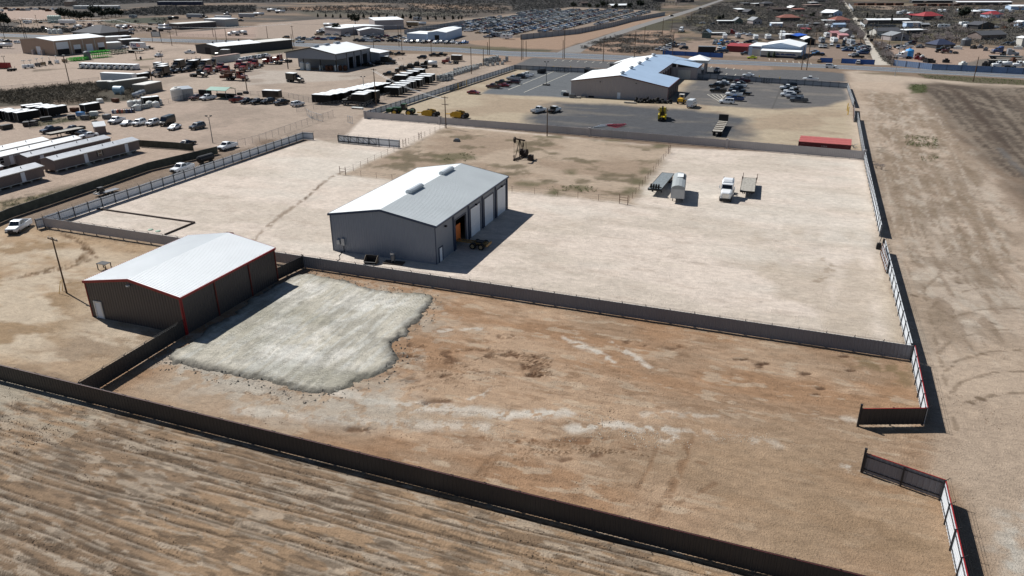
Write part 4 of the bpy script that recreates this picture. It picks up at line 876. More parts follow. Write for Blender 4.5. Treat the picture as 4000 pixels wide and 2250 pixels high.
quadroof(mb,[(26.05,55.2,6.0),(36.3,55.2,4.55),(36.3,69.3,4.55),(26.05,69.3,6.0)]); quadroof(mb,[(17,67.65,7.8),(26,67.65,6.1),(33,74,5),(21,76,7)]); mb.build('roof_slope',R_BLUE,t)
mb=MB(); mb.box(33.9,34.1,-.4,22.8,4.38,4.7); mb.prism([(-.4,5.2),(17,7.62),(34,4.38),(34,4.66),(17,7.95),(-.4,5.5)],-.5,-.41); mb.box(36.2,36.4,55.2,69.3,4.4,4.7); mb.box(25.95,26.1,22.9,55.1,5.85,6.15)
for y in(0.0,22.3):mb.box(33.605,33.75,y,y+.25,0,4.4)
mb.box(-.08,-.003,-.02,.22,0,5.3); mb.build('trim',TRIMM,t)
for k in range(5):
    y=3.5+k*14.6; mb=MB(); mb.lathe((17,y,7.85),(0,0,1),[(0,.55),(.35,.55),(.4,.85),(.8,.95),(1.05,.6),(1.1,.2)],12); mb.build('ventilator',GALV,t)
for k in range(4):rdoor(t,'R',2.0+k*5.1,5.6+k*5.1,4.1,W_DARK,33.6,frame=TRIMM)
for k in range(6):
    mb=MB(); y=24+k*5.2; mb.box(25.903,26.0,y,y+3.6,0,4.6); d=mb.build('roll_up_door',W_DARK,t)
    mb=MB(); mb.box(25.903,26.1,y-.35,y-.02,0,5.2); mb.build('frame',TRIMM,d)
mb=MB(); mb.box(16.4,17.5,-.06,-.003,0,2.1); mb.build('door',DOORW,t)
mb=MB(); mb.box(28.4,33.4,55.43,55.497,0,3.6); mb.build('roll_up_door',W_PALE,t)
for x in(10.3,22.8):
    mb=MB(); mb.box(x-.2,x+.2,-.25,-.003,5.3,5.5); mb.build('wall_lamp',DARK,t)
mb=MB()
for x in(30.5,36.5):
    for y in(76,82):mb.box(x-.35,x+.35,y-.35,y+.35,0,4.2)
mb.build('porch_column',W_TAUPE,t)
mb=MB(); mb.box(29.5,37.5,75,83,4.2,5.4); mb.build('porch_fascia',TRIMP,t)
mb=MB(); mb.add([(29,74.5,5.4),(38,74.5,5.4),(38,83.5,5.4),(29,83.5,5.4),(33.5,79,7.2)],[(0,1,4),(1,2,4),(2,3,4),(3,0,4),(3,2,1,0)]); mb.build('porch_roof',R_WHITE,t)
mb=MB(); mb.box(-3.0,-1.2,69,70,0,3.5); mb.build('awning_post',MIDG,t)
LAND.append(('blue-roofed workshop',B3+Vector((16,20,0))))
# --- open-fronted tank shed of the truck company
B4=Vector((-218.1,291.6,0)); RB=R(-1)
t=thing('tank_shed','long grey steel shed with white roof and an open front full of tanks','workshop',(B4.x,B4.y,0),RB); Wb,Lb,D0=26.4,28.6,8.5; H0,H1=7.4,9.7
mb=MB(); mb.prism([(0,4.9),(Wb,4.9),(Wb,H0),(Wb*.52,H1),(0,H0)],0,.15); mb.prism([(0,-.2),(Wb,-.2),(Wb,H0),(Wb*.52,H1),(0,H0)],D0,D0+.15); mb.prism([(0,-.2),(Wb,-.2),(Wb,H0),(Wb*.52,H1),(0,H0)],Lb-.15,Lb)
mb.box(0,.15,D0+.15,Lb-.15,-.2,H0); strip_wall(mb,(Wb,D0+.15),(Wb,Lb-.15),-.2,H0,[(1.5,5.2,0,5),(7.3,11,0,5),(13.2,17.2,0,5.2)],t=.15); mb.box(Wb-.15,Wb,.15,D0,4.9,H0); mb.box(0,.15,.15,D0,4.9,H0); mb.build('wall',W_GREY,t)
mb=MB(); quadroof(mb,[(-.4,-.4,H0-.1),(Wb*.52,-.4,H1),(Wb*.52,Lb+.4,H1),(-.4,Lb+.4,H0-.1)]); quadroof(mb,[(Wb*.52,-.4,H1),(Wb+.4,-.4,H0-.1),(Wb+.4,Lb+.4,H0-.1),(Wb*.52,Lb+.4,H1)]); mb.build('roof',R_WHITE,t)
mb=MB(); mb.box(Wb+.35,Wb+.5,-.4,Lb+.4,H0-.25,H0+.06); mb.prism([(-.4,H0-.35),(Wb*.52,H1-.25),(Wb+.4,H0-.35),(Wb+.4,H0+.05),(Wb*.52,H1+.18),(-.4,H0+.05)],-.52,-.42)
for y in(.2,D0,14.6,20.6,Lb-.3):mb.box(Wb+.003,Wb+.15,y,y+.3,0,H0-.3)
mb.build('trim',TRIMD,t)
for x in(.15,9,18,Wb-.2):
    mb=MB(); mb.box(x-.15,x+.15,.2,.5,0,4.9); mb.build('column',DARK,t)
for k in range(3):
    y=2+k*8.5; mb=MB(); mb.prism([(Wb*.52-.9,H1+.05),(Wb*.52+.9,H1+.05),(Wb*.52+.7,H1+.8),(Wb*.52-.7,H1+.8)],y,y+3.4); mb.build('ridge_vent',GALV,t)
mb=MB(); mb.box(.3,Wb-.3,D0+.3,Lb-.3,.01,.04); mb.build('interior_floor',INSIDE,t)
tl=thing('office_annex','lower white roofed annex behind the tank shed','annex',(B4.x+16,B4.y+Lb+.6,0),RB)
mb=MB(); mb.box(0,15.5,0,9,-.2,5.0); mb.build('wall',W_GREY,tl); mb=MB(); quadroof(mb,[(-.3,-.1,6.7),(15.9,-.1,5.0),(15.9,9.4,5.0),(-.3,9.4,6.7)]); mb.build('roof',R_WHITE,tl)
mb=MB(); mb.box(15.85,16,-.1,9.4,4.8,5.15); mb.build('trim',TRIMD,tl)
LAND.append(('tank shed',B4+Vector((15,20,0))))
# --- tan freight warehouse
B5=Vector((-401.3,305.3,0)); rz=math.atan2(-3.94,29.5)
t=gable('freight_warehouse','tan metal warehouse with four dock doors by the highway','warehouse',B5,29.8,30.0,7.5,8.6,W_TAN,R_WHITE,TRIMP,rz,over=.15)
for u0,u1,z0,z1 in((1.0,7.7,3.2,6.7),(10.5,14.5,2.4,4.7),(17.7,21.5,0,4.5),(24.7,28.5,2.2,4.7)):
    rdoor(t,'R',u0,u1,z1,DOORWS,29.8,z0=z0)
    if z0:mb=MB(); mb.box(29.803,29.84,u0+.1,u1-.1,.2,z0-.02); mb.build('dock_opening',INSIDE,t)
for u in(9,16,23):
    mb=MB(); mb.box(29.803,29.95,u-.12,u+.12,0,7.2); mb.build('downpipe',TRIMP,t)
rdoor(t,'F',13.2,17.0,4.3,DOORW)
for k in(10.5,18.6):
    mb=MB(); mb.box(k,k+1.5,-1.6,-.1,0,2.4); mb.build('cabinet',W_TAUPE,t)
LAND.append(('tan warehouse',B5+Vector((15,12,0))))
# --- black steel shed
B6=Vector((-308.35,334.9,0)); rz=math.atan2(-5.6,19.6)
t=gable('steel_shed','black steel shed with white roof and three turbine vents by the highway','shed',B6,20.6,27,4.3,5.3,W_DARK,R_WHITE,TRIMD,rz,over=.2)
mb=MB(); mb.box(8.5,13.5,-.05,-.003,0,3.5); mb.build('roll_up_door',INSIDE,t)
for k in range(3):
    mb=MB(); mb.lathe((10.3,4+k*8,5.35),(0,0,1),[(0,.3),(.4,.3),(.5,.55),(.9,.55),(1.1,.2)],8); mb.build('ventilator',DARK,t)
LAND.append(('black steel shed',B6+Vector((10,10,0))))
q=thing('side_annex','grey annex with pale flat roof behind the black steel shed','annex',(B6.x,B6.y,0),rz); mb=MB(); mb.box(10.5,20.6,27.1,48,-.2,4.4); mb.build('wall',W_DARK,q); mb=MB(); mb.box(8,21,27.3,50,4.4,4.6); mb.build('roof',TRIMP,q)
def frame_at(fr,p0,p1):
    a,b=P(fr,*p0),P(fr,*p1); return a,(b-a).length,math.atan2(b.y-a.y,b.x-a.x)
def hipbox(t,w,d,h,rh,wall,roof,over=.4,kind='hip',shift=.3):
    mb=MB(); mb.box(0,w,0,d,-.2,h)
    if kind=='gable':mb.prism([(0,h),(w,h),(w/2,h+rh-.05)],.02,d-.02)
    if kind=='gable_long':mb.add([(.02,0,h),(.02,d,h),(.02,d/2,h+rh-.05),(w-.02,0,h),(w-.02,d,h),(w-.02,d/2,h+rh-.05)],[(0,1,2),(3,5,4),(0,2,5,3),(1,4,5,2)])
    mb.build('wall',wall,t); k=over; r=MB()
    if kind=='flat':r.box(-k,w+k,-k,d+k,h+.003,h+.25)
    elif kind=='gable':quadroof(r,[(-k,-k,h-.12),(w/2,-k,h+rh),(w/2,d+k,h+rh),(-k,d+k,h-.12)],.15); quadroof(r,[(w/2,-k,h+rh),(w+k,-k,h-.12),(w+k,d+k,h-.12),(w/2,d+k,h+rh)],.15)
    elif kind=='gable_long':quadroof(r,[(-k,-k,h-.12),(w+k,-k,h-.12),(w+k,d/2,h+rh),(-k,d/2,h+rh)],.15); quadroof(r,[(-k,d/2,h+rh),(w+k,d/2,h+rh),(w+k,d+k,h-.12),(-k,d+k,h-.12)],.15)
    elif kind=='shed':quadroof(r,[(-k,-k,h+.02),(w+k,-k,h+.02),(w+k,d+k,h+rh),(-k,d+k,h+rh)],.12)
    else:
        s=min(w,d)/2
        if w>=d:top=[(s,d/2,h+rh),(w-s+.05,d/2,h+rh)]; fs=[(0,1,5,4),(1,2,5),(2,3,4,5),(3,0,4),(3,2,1,0)]
        else:top=[(w/2,s,h+rh),(w/2,d-s+.05,h+rh)]; fs=[(0,1,4),(1,2,5,4),(2,3,5),(3,0,4,5),(3,2,1,0)]
        r.add([(-k,-k,h+.01),(w+k,-k,h+.01),(w+k,d+k,h+.01),(-k,d+k,h+.01)]+top,fs)
    r.build('roof',roof,t)
def bld(name,label,cat,fr,p0,p1,depth,h,rh,wall,roof,kind='hip',group=None,door=None,wins=0,land=None,over=.4):
    """building whose front base line is p0-p1; depth goes away from the camera"""
    a,L,rz=frame_at(fr,p0,p1); t=thing(name,uniq(label),cat,(a.x,a.y,0),rz,group); hipbox(t,L,depth,h,rh,wall,roof,over,kind)
    if door:mb=MB(); mb.box(L*door,L*door+1.0,-.05,-.003,.1,2.1); mb.build('door',DOORW,t)
    for k in range(wins):
        x=L*(k+.7)/(wins+.4); mb=MB(); mb.box(x-.6,x+.6,-.05,-.003,1.0,2.0); w=mb.build('window',GLASS,t); mb=MB(); mb.box(x-.68,x+.68,-.04,-.002,.9,.985); mb.build('sill',TRIMP,w)
    if land:c=Vector((L/2,depth/2,0)); c.rotate(Matrix.Rotation(rz,3,'Z')); LAND.append((land,a+c))
    return t,L
# mobile homes: steel-roofed singlewides on piers
def mobile(label,a,L,W,rz,wall,roof,h=2.85,doors=(),wins=(),trim=TRIMP,steps=()):
    """local x along the long visible side, y away from the camera"""
    t=thing('mobile_home',label,'mobile home',(a.x,a.y,0),rz,'mobile homes in the left yard'); z0=.55
    mb=MB(); mb.box(0,L,0,W,z0,h); mb.add([(.02,0,h),(.02,W,h),(.02,W/2,h+.5),(L-.02,0,h),(L-.02,W,h),(L-.02,W/2,h+.5)],[(0,1,2),(3,5,4),(0,2,5,3),(1,4,5,2)]); mb.build('wall',wall,t)
    r=MB(); quadroof(r,[(-.15,-.2,h+.0),(L+.15,-.2,h+.0),(L+.15,W/2,h+.56),(-.15,W/2,h+.56)],.08); quadroof(r,[(-.15,W/2,h+.56),(L+.15,W/2,h+.56),(L+.15,W+.2,h),(-.15,W+.2,h)],.08); r.build('roof',roof,t)
    mb=MB(); mb.box(-.2,L+.2,-.3,-.21,h-.06,h+.12); mb.box(-.02,L+.02,-.03,-.003,z0-.02,z0+.1); mb.build('trim',trim,t)
    mb=MB()
    for k in range(int(L/2.4)+1):
        x=min(L-.5,.3+k*2.4)
        for y in(.3,W-.7):mb.box(x,x+.4,y,y+.4,-.1,z0-.01)
    mb.build('pier',CONC,t)['kind']='stuff'
    for u in doors:mb=MB(); mb.box(u,u+.95,-.06,-.003,z0+.12,z0+2.1); mb.build('door',DOORW,t)
    for u in wins:
        mb=MB(); mb.box(u,u+.9,-.05,-.003,z0+.85,z0+1.95); w=mb.build('window',GLASS,t)
        mb=MB(); mb.box(u-.08,u-.01,-.07,-.003,z0+.8,z0+2.0); mb.box(u+.91,u+.98,-.07,-.003,z0+.8,z0+2.0); mb.box(u-.01,u+.91,-.07,-.003,z0+1.36,z0+1.44); mb.build('frame',TRIMP,w)
        if wall is W_BROWN:
            for s in(-.42,1.02):mb=MB(); mb.box(u+s,u+s+.35,-.06,-.003,z0+.8,z0+2.0); mb.build('shutter',TRIMD,w)
    for u in steps:
        mb=MB()
        for k in range(3):mb.box(u,u+1.1,-.3*(k+1)-.07,-.3*k-.075,0,.55-.17*k)
        mb.build('steps',CONC,t)
    for k in range(int(L/5)):mb=MB(); x=2+k*5+(k%3); mb.tube((x,W*.3,h+.3),(x,W*.3,h+.75),.09,6); mb.build('roof_vent',DARK,t)
    return t
a=P('e',570,455); mobile('brown mobile home with streaked grey roof and shuttered window, nearest the screened fence',a,23.3,4.4,R(87.5),W_BROWN,R_STRIPE,doors=(7.6,19.0),wins=(11.4,),steps=(7.5,19))
LAND.append(('brown mobile home',a+Vector((0,11,0))))
a2=P('e',460,512); mobile('brown mobile home with streaked roof cut by the left edge of the picture',Vector((a2.x+.05,a2.y-18,0)),18,4.4,R(90),W_BROWN,R_STRIPE,doors=(12.6,))
a3=a+Vector((-8.6,.4,0)); mobile('brown mobile home with grey roof, second from the screened fence',a3,22.5,4.2,R(88),W_BROWN,R_STRIPE,doors=(3,))
mobile('grey roofed mobile home at the left edge, behind the nearest brown one',a2+Vector((-8.2,-19.5,0)),16.5,4.2,R(90),W_BROWN,R_STRIPE,doors=(12,))
for k,(dx,y0,L,lb)in enumerate(((-15.2,-10,30,'white roofed mobile home with many doors, next to the two grey roofed ones'),(-21.5,-12,28,'white roofed mobile home with small roof vents, in the middle of the row'),(-28.2,-26,26,'white roofed mobile home farthest from the screened fence'))):
    mobile(lb,a+Vector((dx,y0,0)),L,4.4,R(88.5),W_BEIGE,R_WHITE,doors=tuple(1.5+i*4.6 for i in range(int(L/4.8))),wins=tuple(3.8+i*4.6 for i in range(int(L/4.8))))
# white auto shop across the highway
t,L=bld('auto_shop','white and pale blue auto shop with low front annex across the highway','shop','q',(2170,1125),(2930,1160),22,5.0,1.6,W_BLUE,R_WHITE,'gable',over=.3,land='white auto shop')
a,L,rz=frame_at('q',(2172,1130),(2955,1168)); t2=thing('shop_annex','low white front annex of the auto shop with a painted car logo','annex',(a.x,a.y-3.5,0),rz)
hipbox(t2,L,3.3,3.0,.5,W_PALE,R_WHITE,.25,'shed'); mb=MB(); mb.box(0,L,-.04,-.003,0,.9); mb.build('dark_base_band',mat('dark_blue_paint',(34,40,62),.6),t2)
for k,x in enumerate((.44,.56,.72,.84)):
    mb=MB(); x0=L*x; w=1.1 if k!=2 else 2.6; mb.prism([(x0-w,1.3),(x0+w,1.3),(x0+w*.9,1.7),(x0+w*.4,2.1),(x0-w*.3,2.15),(x0-w*.8,1.75)],-.03,-.004); mb.build('painted_emblem',mat('emblem_blue',(60,76,120),.6),t2)
for x in(.22,.36):
    o=MB(); o.lathe((L*x,-1.2,0),(0,0,1),[(0,.5),(.6,.8),(2.0,.6),(3.2,.15)],7); q=o.build('shrub',mat('dark_leaf',(40,52,36),.9,0,.3,2),None); q.location=(a.x,a.y-3.5,0); q.rotation_euler=(0,0,rz); tag(q,'dark pointed shrub before the auto shop annex, %s one'%('first' if x<.3 else 'second'),'shrub')
t,L=bld('service_bay','white flat-topped service bay left of the auto shop, with a maroon sign','garage','q',(1915,1115),(2165,1128),14,4.6,.5,W_BLUE,R_WHITE,'shed',over=.1)
rdoor(t,'F',L*.3,L*.95,3.3,W_PALE); mb=MB(); mb.box(L*.3,L*.95,-.06,-.003,3.6,4.1); mb.build('sign_band',TRIMM,t)
t,L=bld('red_carport','red roofed lean-to with red walls left of the auto shop','carport','q',(1480,1040),(1895,1060),7,2.9,.9,mat('red_wall',(104,34,36),.6),R_RED,'shed',over=.2)
bld('storage_container','black container with white roof edge behind the bright blue fence','container','q',(905,1060),(1258,1068),3,3.0,.2,BLACKM,GALV,'flat',over=.02)
bld('site_office','low tan building with white roof and pale metal front, beside a round dark tree','building','b',(855,360),(1290,330),22,4.6,.8,W_TAUPE,R_WHITE,'gable',over=.3,land='tan site office')
bld('high_shed','tall dark tan shed with white roof behind the low tan building','shed','b',(1200,300),(1490,290),22,6.5,.8,W_TAUPE,R_WHITE,'shed',over=.2)
bld('small_office','small tan gabled office in front of the low tan building','office','b',(1045,360),(1290,350),9,3.4,1.2,W_TAUPE,R_WHITE,'gable',over=.3)
t,L=bld('auction_hall','long white low hall with dark doorway in front of the salvage yard','hall','b',(1730,410),(1915,412),40,5.0,.7,W_BLUE,R_WHITE,'gable',over=.1,land='white salvage hall'); rdoor(t,'F',L*.38,L*.62,3.4,INSIDE,slats=False)
bld('hall_annex','low white annex on the left of the salvage hall','annex','b',(1520,395),(1728,405),14,3.6,.4,W_BLUE,R_WHITE,'shed',over=.1)
bld('hip_roof_house','grey shingled hip roof house behind the tan warehouse','house','a',(740,372),(1020,385),22,3.2,4.2,W_DIM,R_SHING,'hip',land='grey hip roof house',over=.8)
bld('storage_block','long tan storage block with white roof right of the tan warehouse, nearer one','storage block','a',(1000,505),(1228,490),7,3.4,.3,W_PALE,R_WHITE,'flat',over=.1)
bld('storage_block','long tan storage block with white roof right of the tan warehouse, farther one','storage block','a',(980,445),(1232,430),8,3.6,.3,W_PALE,R_WHITE,'flat',over=.1)
bld('storage_block','dark storage block with white roof behind the parcel trailer','storage block','a',(1235,460),(1420,448),7,3.2,.3,W_DARK,R_WHITE,'flat',over=.2)
bld('storage_block','small pale storage block beside the highway, behind the dark one','storage block','a',(1232,420),(1330,412),7,3.0,.3,W_DARK,R_WHITE,'flat',over=.2)
bld('flat_roof_depot','long low depot with pale flat roof and dark front across the highway at the left','depot','a',(1800,300),(2180,275),14,4.0,.3,W_DIM,TRIMP,'flat',over=.1,land='flat roofed depot')
bld('green_shed','grey-green shed with white end wall beside the flat roofed depot','shed','a',(2060,262),(2270,270),14,5.4,.3,W_PALE,R_WHITE,'flat',over=.1)
bld('vertical_tank_shed','grey steel tool shed beside the round tan tank','shed','a',(1800,1000),(1955,985),6,3.2,.3,W_PALE,GALV,'shed',over=.05)
bld('storage_container','open ended grey storage container with a pale roof in the left yard','container','a',(1465,945),(1640,905),5,3.0,.3,mat('dull_tan_sheet',(126,118,106),.6,0,.08,.6),TRIMP,'flat',over=.05)
bld('storage_container','long tan storage container with white roof behind the weeds','container','a',(1130,910),(1500,860),2.6,2.9,.2,mat('dull_tan_sheet',(126,118,106),.6,0,.08,.6),TRIMP,'flat',over=.02)
bld('storage_container','short tan storage container beside the long tan one','container','a',(985,905),(1130,900),2.6,2.9,.2,mat('dull_tan_sheet',(126,118,106),.6,0,.08,.6),TRIMP,'flat',over=.02)
bld('storage_container','pale grey container behind the red trucks','container','a',(2185,640),(2425,605),3,3.0,.2,W_PALE,R_TAN,'flat',over=.02)
bld('little_shed','small brown garden shed with white roof behind the mobile homes','shed','t',(1600,965),(1780,945),3.5,2.2,.9,W_BROWN,R_WHITE,'gable_long',over=.2)
bld('farm_shed','square brown shed alone in the far scrub, top left','shed','r',(1305,130),(1450,130),10,6,.4,W_TAN,W_PALE,'flat',over=.1)
# ---------------------------------------------------------------- vehicles: prototypes (x forward, origin on the ground under the middle)
def wheel_mesh(r,w=.26,rim=RIM,two=False):
    mb=MB(); mb.lathe((0,-w/2,0),(0,1,0),[(0,r*.72),(.03,r),(w-.03,r),(w,r*.72)],14,0); me=mb.mesh('wheel',RUBBER)
    mb=MB(); mb.lathe((0,-w/2-.012,0),(0,1,0),[(0,r*.3),(.01,r*.6),(w+.014,r*.6),(w+.024,r*.3)],10,0); rm=mb.mesh('rim',rim)
    return me,rm
WH=wheel_mesh(.38); WHT=wheel_mesh(.52,.3); WHD=wheel_mesh(.52,.62)
def wheels(pts,wm,z=None):
    r=max(v.co.z for v in wm[0].vertices); return[('wheel',wm[0],(x,y,r),[('rim',wm[1])])for x,y in pts]
def ring(x,w,z0,z1,tum=.9):
    h=z1-z0
    return[(x,-w*.9,z0),(x,-w,z0+.3*h),(x,-w,z0+.72*h),(x,-w*tum,z1),(x,w*tum,z1),(x,w,z0+.72*h),(x,w,z0+.3*h),(x,w*.9,z0)]
def green(mb,gl,xb0,xb1,xt0,xt1,zb,zt,wb,wt,splits):
    """greenhouse: painted frame with the glass set proud in its openings; x from rear (0) to front (1)"""
    mb.add([(xb0,-wb,zb),(xb1,-wb,zb),(xb1,wb,zb),(xb0,wb,zb),(xt0,-wt,zt),(xt1,-wt,zt),(xt1,wt,zt),(xt0,wt,zt)],[(0,1,5,4),(1,2,6,5),(2,3,7,6),(3,0,4,7)],0)
    mb.add([(xt0,-wt,zt),(xt1,-wt,zt),(xt1,wt,zt),(xt0,wt,zt),(xt0+.12,-wt+.12,zt+.05),(xt1-.12,-wt+.12,zt+.05),(xt1-.12,wt-.12,zt+.05),(xt0+.12,wt-.12,zt+.05)],[(0,1,5,4),(1,2,6,5),(2,3,7,6),(3,0,4,7),(4,5,6,7)],0)
    def pane(A,B,C_,D,off):
        A,B,C_,D=map(Vector,(A,B,C_,D)); c=(A+B+C_+D)/4; n=(B-A).cross(D-A).normalized()*off
        gl.quad(*[q.lerp(c,.1)+n for q in(A,B,C_,D)])
    for s in(-1,1):
        for u,v in zip(splits,splits[1:]):
            f=lambda u,z:(((xb0+(xb1-xb0)*u)*(1-z)+(xt0+(xt1-xt0)*u)*z),s*(wb*(1-z)+wt*z),zb+(zt-zb)*z)
            A,B,C_,D=f(u+.02,.1),f(v-.02,.1),f(v-.02,.92),f(u+.02,.92); o=[Vector(q)+Vector((0,s*.012,.003))for q in(A,B,C_,D)]; gl.quad(*o)
    pane((xb1,-wb,zb),(xb1,wb,zb),(xt1,wt,zt),(xt1,-wt,zt),.014); pane((xb0,wb,zb),(xb0,-wb,zb),(xt0,-wt,zt),(xt0,wt,zt),.014)
def lights(parts,xf,xr,y,zf,zr):
    h=MB(); h.box(-.03,.03,-.16,.16,-.09,.09); hm=h.mesh('headlight',LAMP); q=MB(); q.box(-.025,.025,-.09,.09,-.16,.16); tm=q.mesh('tail_light',TAIL)
    for s in(-1,1):parts+=[('headlight',hm,(xf,s*y,zf),[]),('tail_light',tm,(xr,s*(y+.06),zr),[])]
def car(kind):
    mb=MB(); gl=MB(); bp=MB()
    if kind in('pickup','flatbed_pickup'):
        mb.loft([ring(2.86,.84,.52,.98),ring(2.78,.94,.42,1.12),ring(1.35,.99,.40,1.26),ring(1.2,1.0,.40,1.28),ring(-.62,1.0,.40,1.26)])
        green(mb,gl,-.6,1.45,-.45,.72,1.24,1.9,.92,.76,(.02,.42,.80))
        if kind=='pickup':
            mb.box(-2.8,-.66,-.82,.82,.5,.72); mb.box(-2.8,-.66,-1.0,-.84,.42,1.24,tx=.0,ty=.02); mb.box(-2.8,-.66,.84,1.0,.42,1.24,ty=.02); mb.box(-2.9,-2.81,-1.0,1.0,.5,1.22); bp.box(-2.78,-.68,-.8,.8,.725,.76)
        else:bp.box(-3.0,-.8,-1.1,1.1,.86,.98); bp.box(-.78,-.7,-1.05,1.05,.98,1.9); bp.box(-2.6,-.7,-.4,.4,.45,.85)
        bp.box(2.84,2.95,-.9,.9,.45,.66); bp.box(-3.02,-2.91,-.9,.9,.5,.66); bp.box(2.868,2.885,-.45,.45,.68,.96); bp.box(-2.6,2.6,-.7,.7,.3,.41)
        w,x1,x2,L=WH,1.85,-1.75,2.87
    elif kind=='suv':
        mb.loft([ring(2.42,.84,.5,.95),ring(2.34,.93,.40,1.08),ring(1.25,.97,.38,1.18),ring(-2.3,.97,.38,1.16),ring(-2.44,.9,.48,1.1)])
        green(mb,gl,-2.38,1.3,-2.1,.55,1.14,1.76,.9,.74,(.03,.3,.6,.84)); bp.box(2.4,2.5,-.86,.86,.42,.62); bp.box(-2.52,-2.42,-.86,.86,.46,.62); bp.box(2.425,2.44,-.4,.4,.66,.9); bp.box(-1.9,.3,-.72,-.68,1.79,1.85); bp.box(-1.9,.3,.68,.72,1.79,1.85)
        w,x1,x2,L=WH,1.45,-1.45,2.43
    elif kind=='sedan':
        mb.loft([ring(2.38,.76,.42,.68),ring(2.25,.88,.32,.82),ring(.95,.91,.28,.98),ring(-1.35,.91,.28,1.0),ring(-2.25,.86,.34,.98),ring(-2.38,.78,.44,.84)])
        green(mb,gl,-1.65,1.15,-.95,.3,.96,1.42,.84,.64,(.1,.5,.84)); bp.box(2.33,2.42,-.78,.78,.36,.5); bp.box(-2.42,-2.33,-.78,.78,.4,.54); bp.box(2.375,2.395,-.35,.35,.5,.66)
        w,x1,x2,L=WH,1.4,-1.38,2.36
    elif kind=='van':
        mb.loft([ring(2.95,.85,.45,1.05),ring(2.8,.96,.4,1.2),ring(2.1,1.0,.38,1.35,.96),ring(1.3,1.0,.38,2.55,.86),ring(.6,1.0,.38,2.68,.86),ring(-2.85,1.0,.38,2.68,.86),ring(-2.95,.96,.45,2.6,.86)])
        gl.quad((2.07,-.85,1.42),(2.07,.85,1.42),(1.45,.78,2.28),(1.45,-.78,2.28))
        gl.v[-4:]=[(x+.06,y,z+.05)for x,y,z in gl.v[-4:]]
        for s in(-1,1):gl.quad((.2,s*1.008,1.45),(1.25,s*1.008,1.45),(1.1,s*.985,2.05),(.2,s*.985,2.05)); gl.quad((-2.6,s*1.008,1.45),(-.1,s*1.008,1.45),(-.1,s*.985,2.05),(-2.6,s*.985,2.05))
        bp.box(2.92,3.02,-.86,.86,.4,.6); bp.box(-3.02,-2.94,-.9,.9,.45,.6); bp.box(2.955,2.965,-.4,.4,.7,.95)
        w,x1,x2,L=WH,1.95,-1.75,2.96
    me=mb.mesh('body',[PAINT['white']]); parts=[('body',smooth_by_angle(me),(0,0,0),[]),('glazing',gl.mesh('glazing',GLASS),(0,0,0),[]),('bumper',bp.mesh('bumper',BLACKM),(0,0,0),[])]
    y=.86 if kind!='flatbed_pickup' else .88
    parts+=wheels([(x1,y),(x1,-y),(x2,y),(x2,-y)],w); lights(parts,L-.02,-L-.04+(.02 if kind!='sedan' else .05),y*.78,.86 if kind!='sedan' else .64,.95 if kind!='sedan' else .8)
    return parts
def smooth_by_angle(me):
    return me
for k in('pickup','flatbed_pickup','suv','sedan','van'):PROTO[k]=car(k)
def one_mesh(kind,name):
    """the same vehicle as one mesh, for cars too far away to show their parts"""
    vs=[]; fs=[]; ms=[]; mats=[]
    for pn,me,pl,subs in PROTO[kind]:
        for q in[me]+[s[1]for s in subs]:
            o=len(vs); vs+=[tuple(v.co+Vector(pl))for v in q.vertices]; m=q.materials[0]
            if m not in mats:mats.append(m)
            mi=mats.index(m)
            for p in q.polygons:fs.append(tuple(o+i for i in p.vertices)); ms.append(mi)
    me=bpy.data.meshes.new(name); me.from_pydata(vs,[],fs)
    for m in mats:me.materials.append(m)
    me.polygons.foreach_set('material_index',ms); me.update(); return me
for k in('pickup','suv','sedan','van'):PROTO['far_'+k]=[('body',one_mesh(k,'far_'+k),(0,0,0),[])]
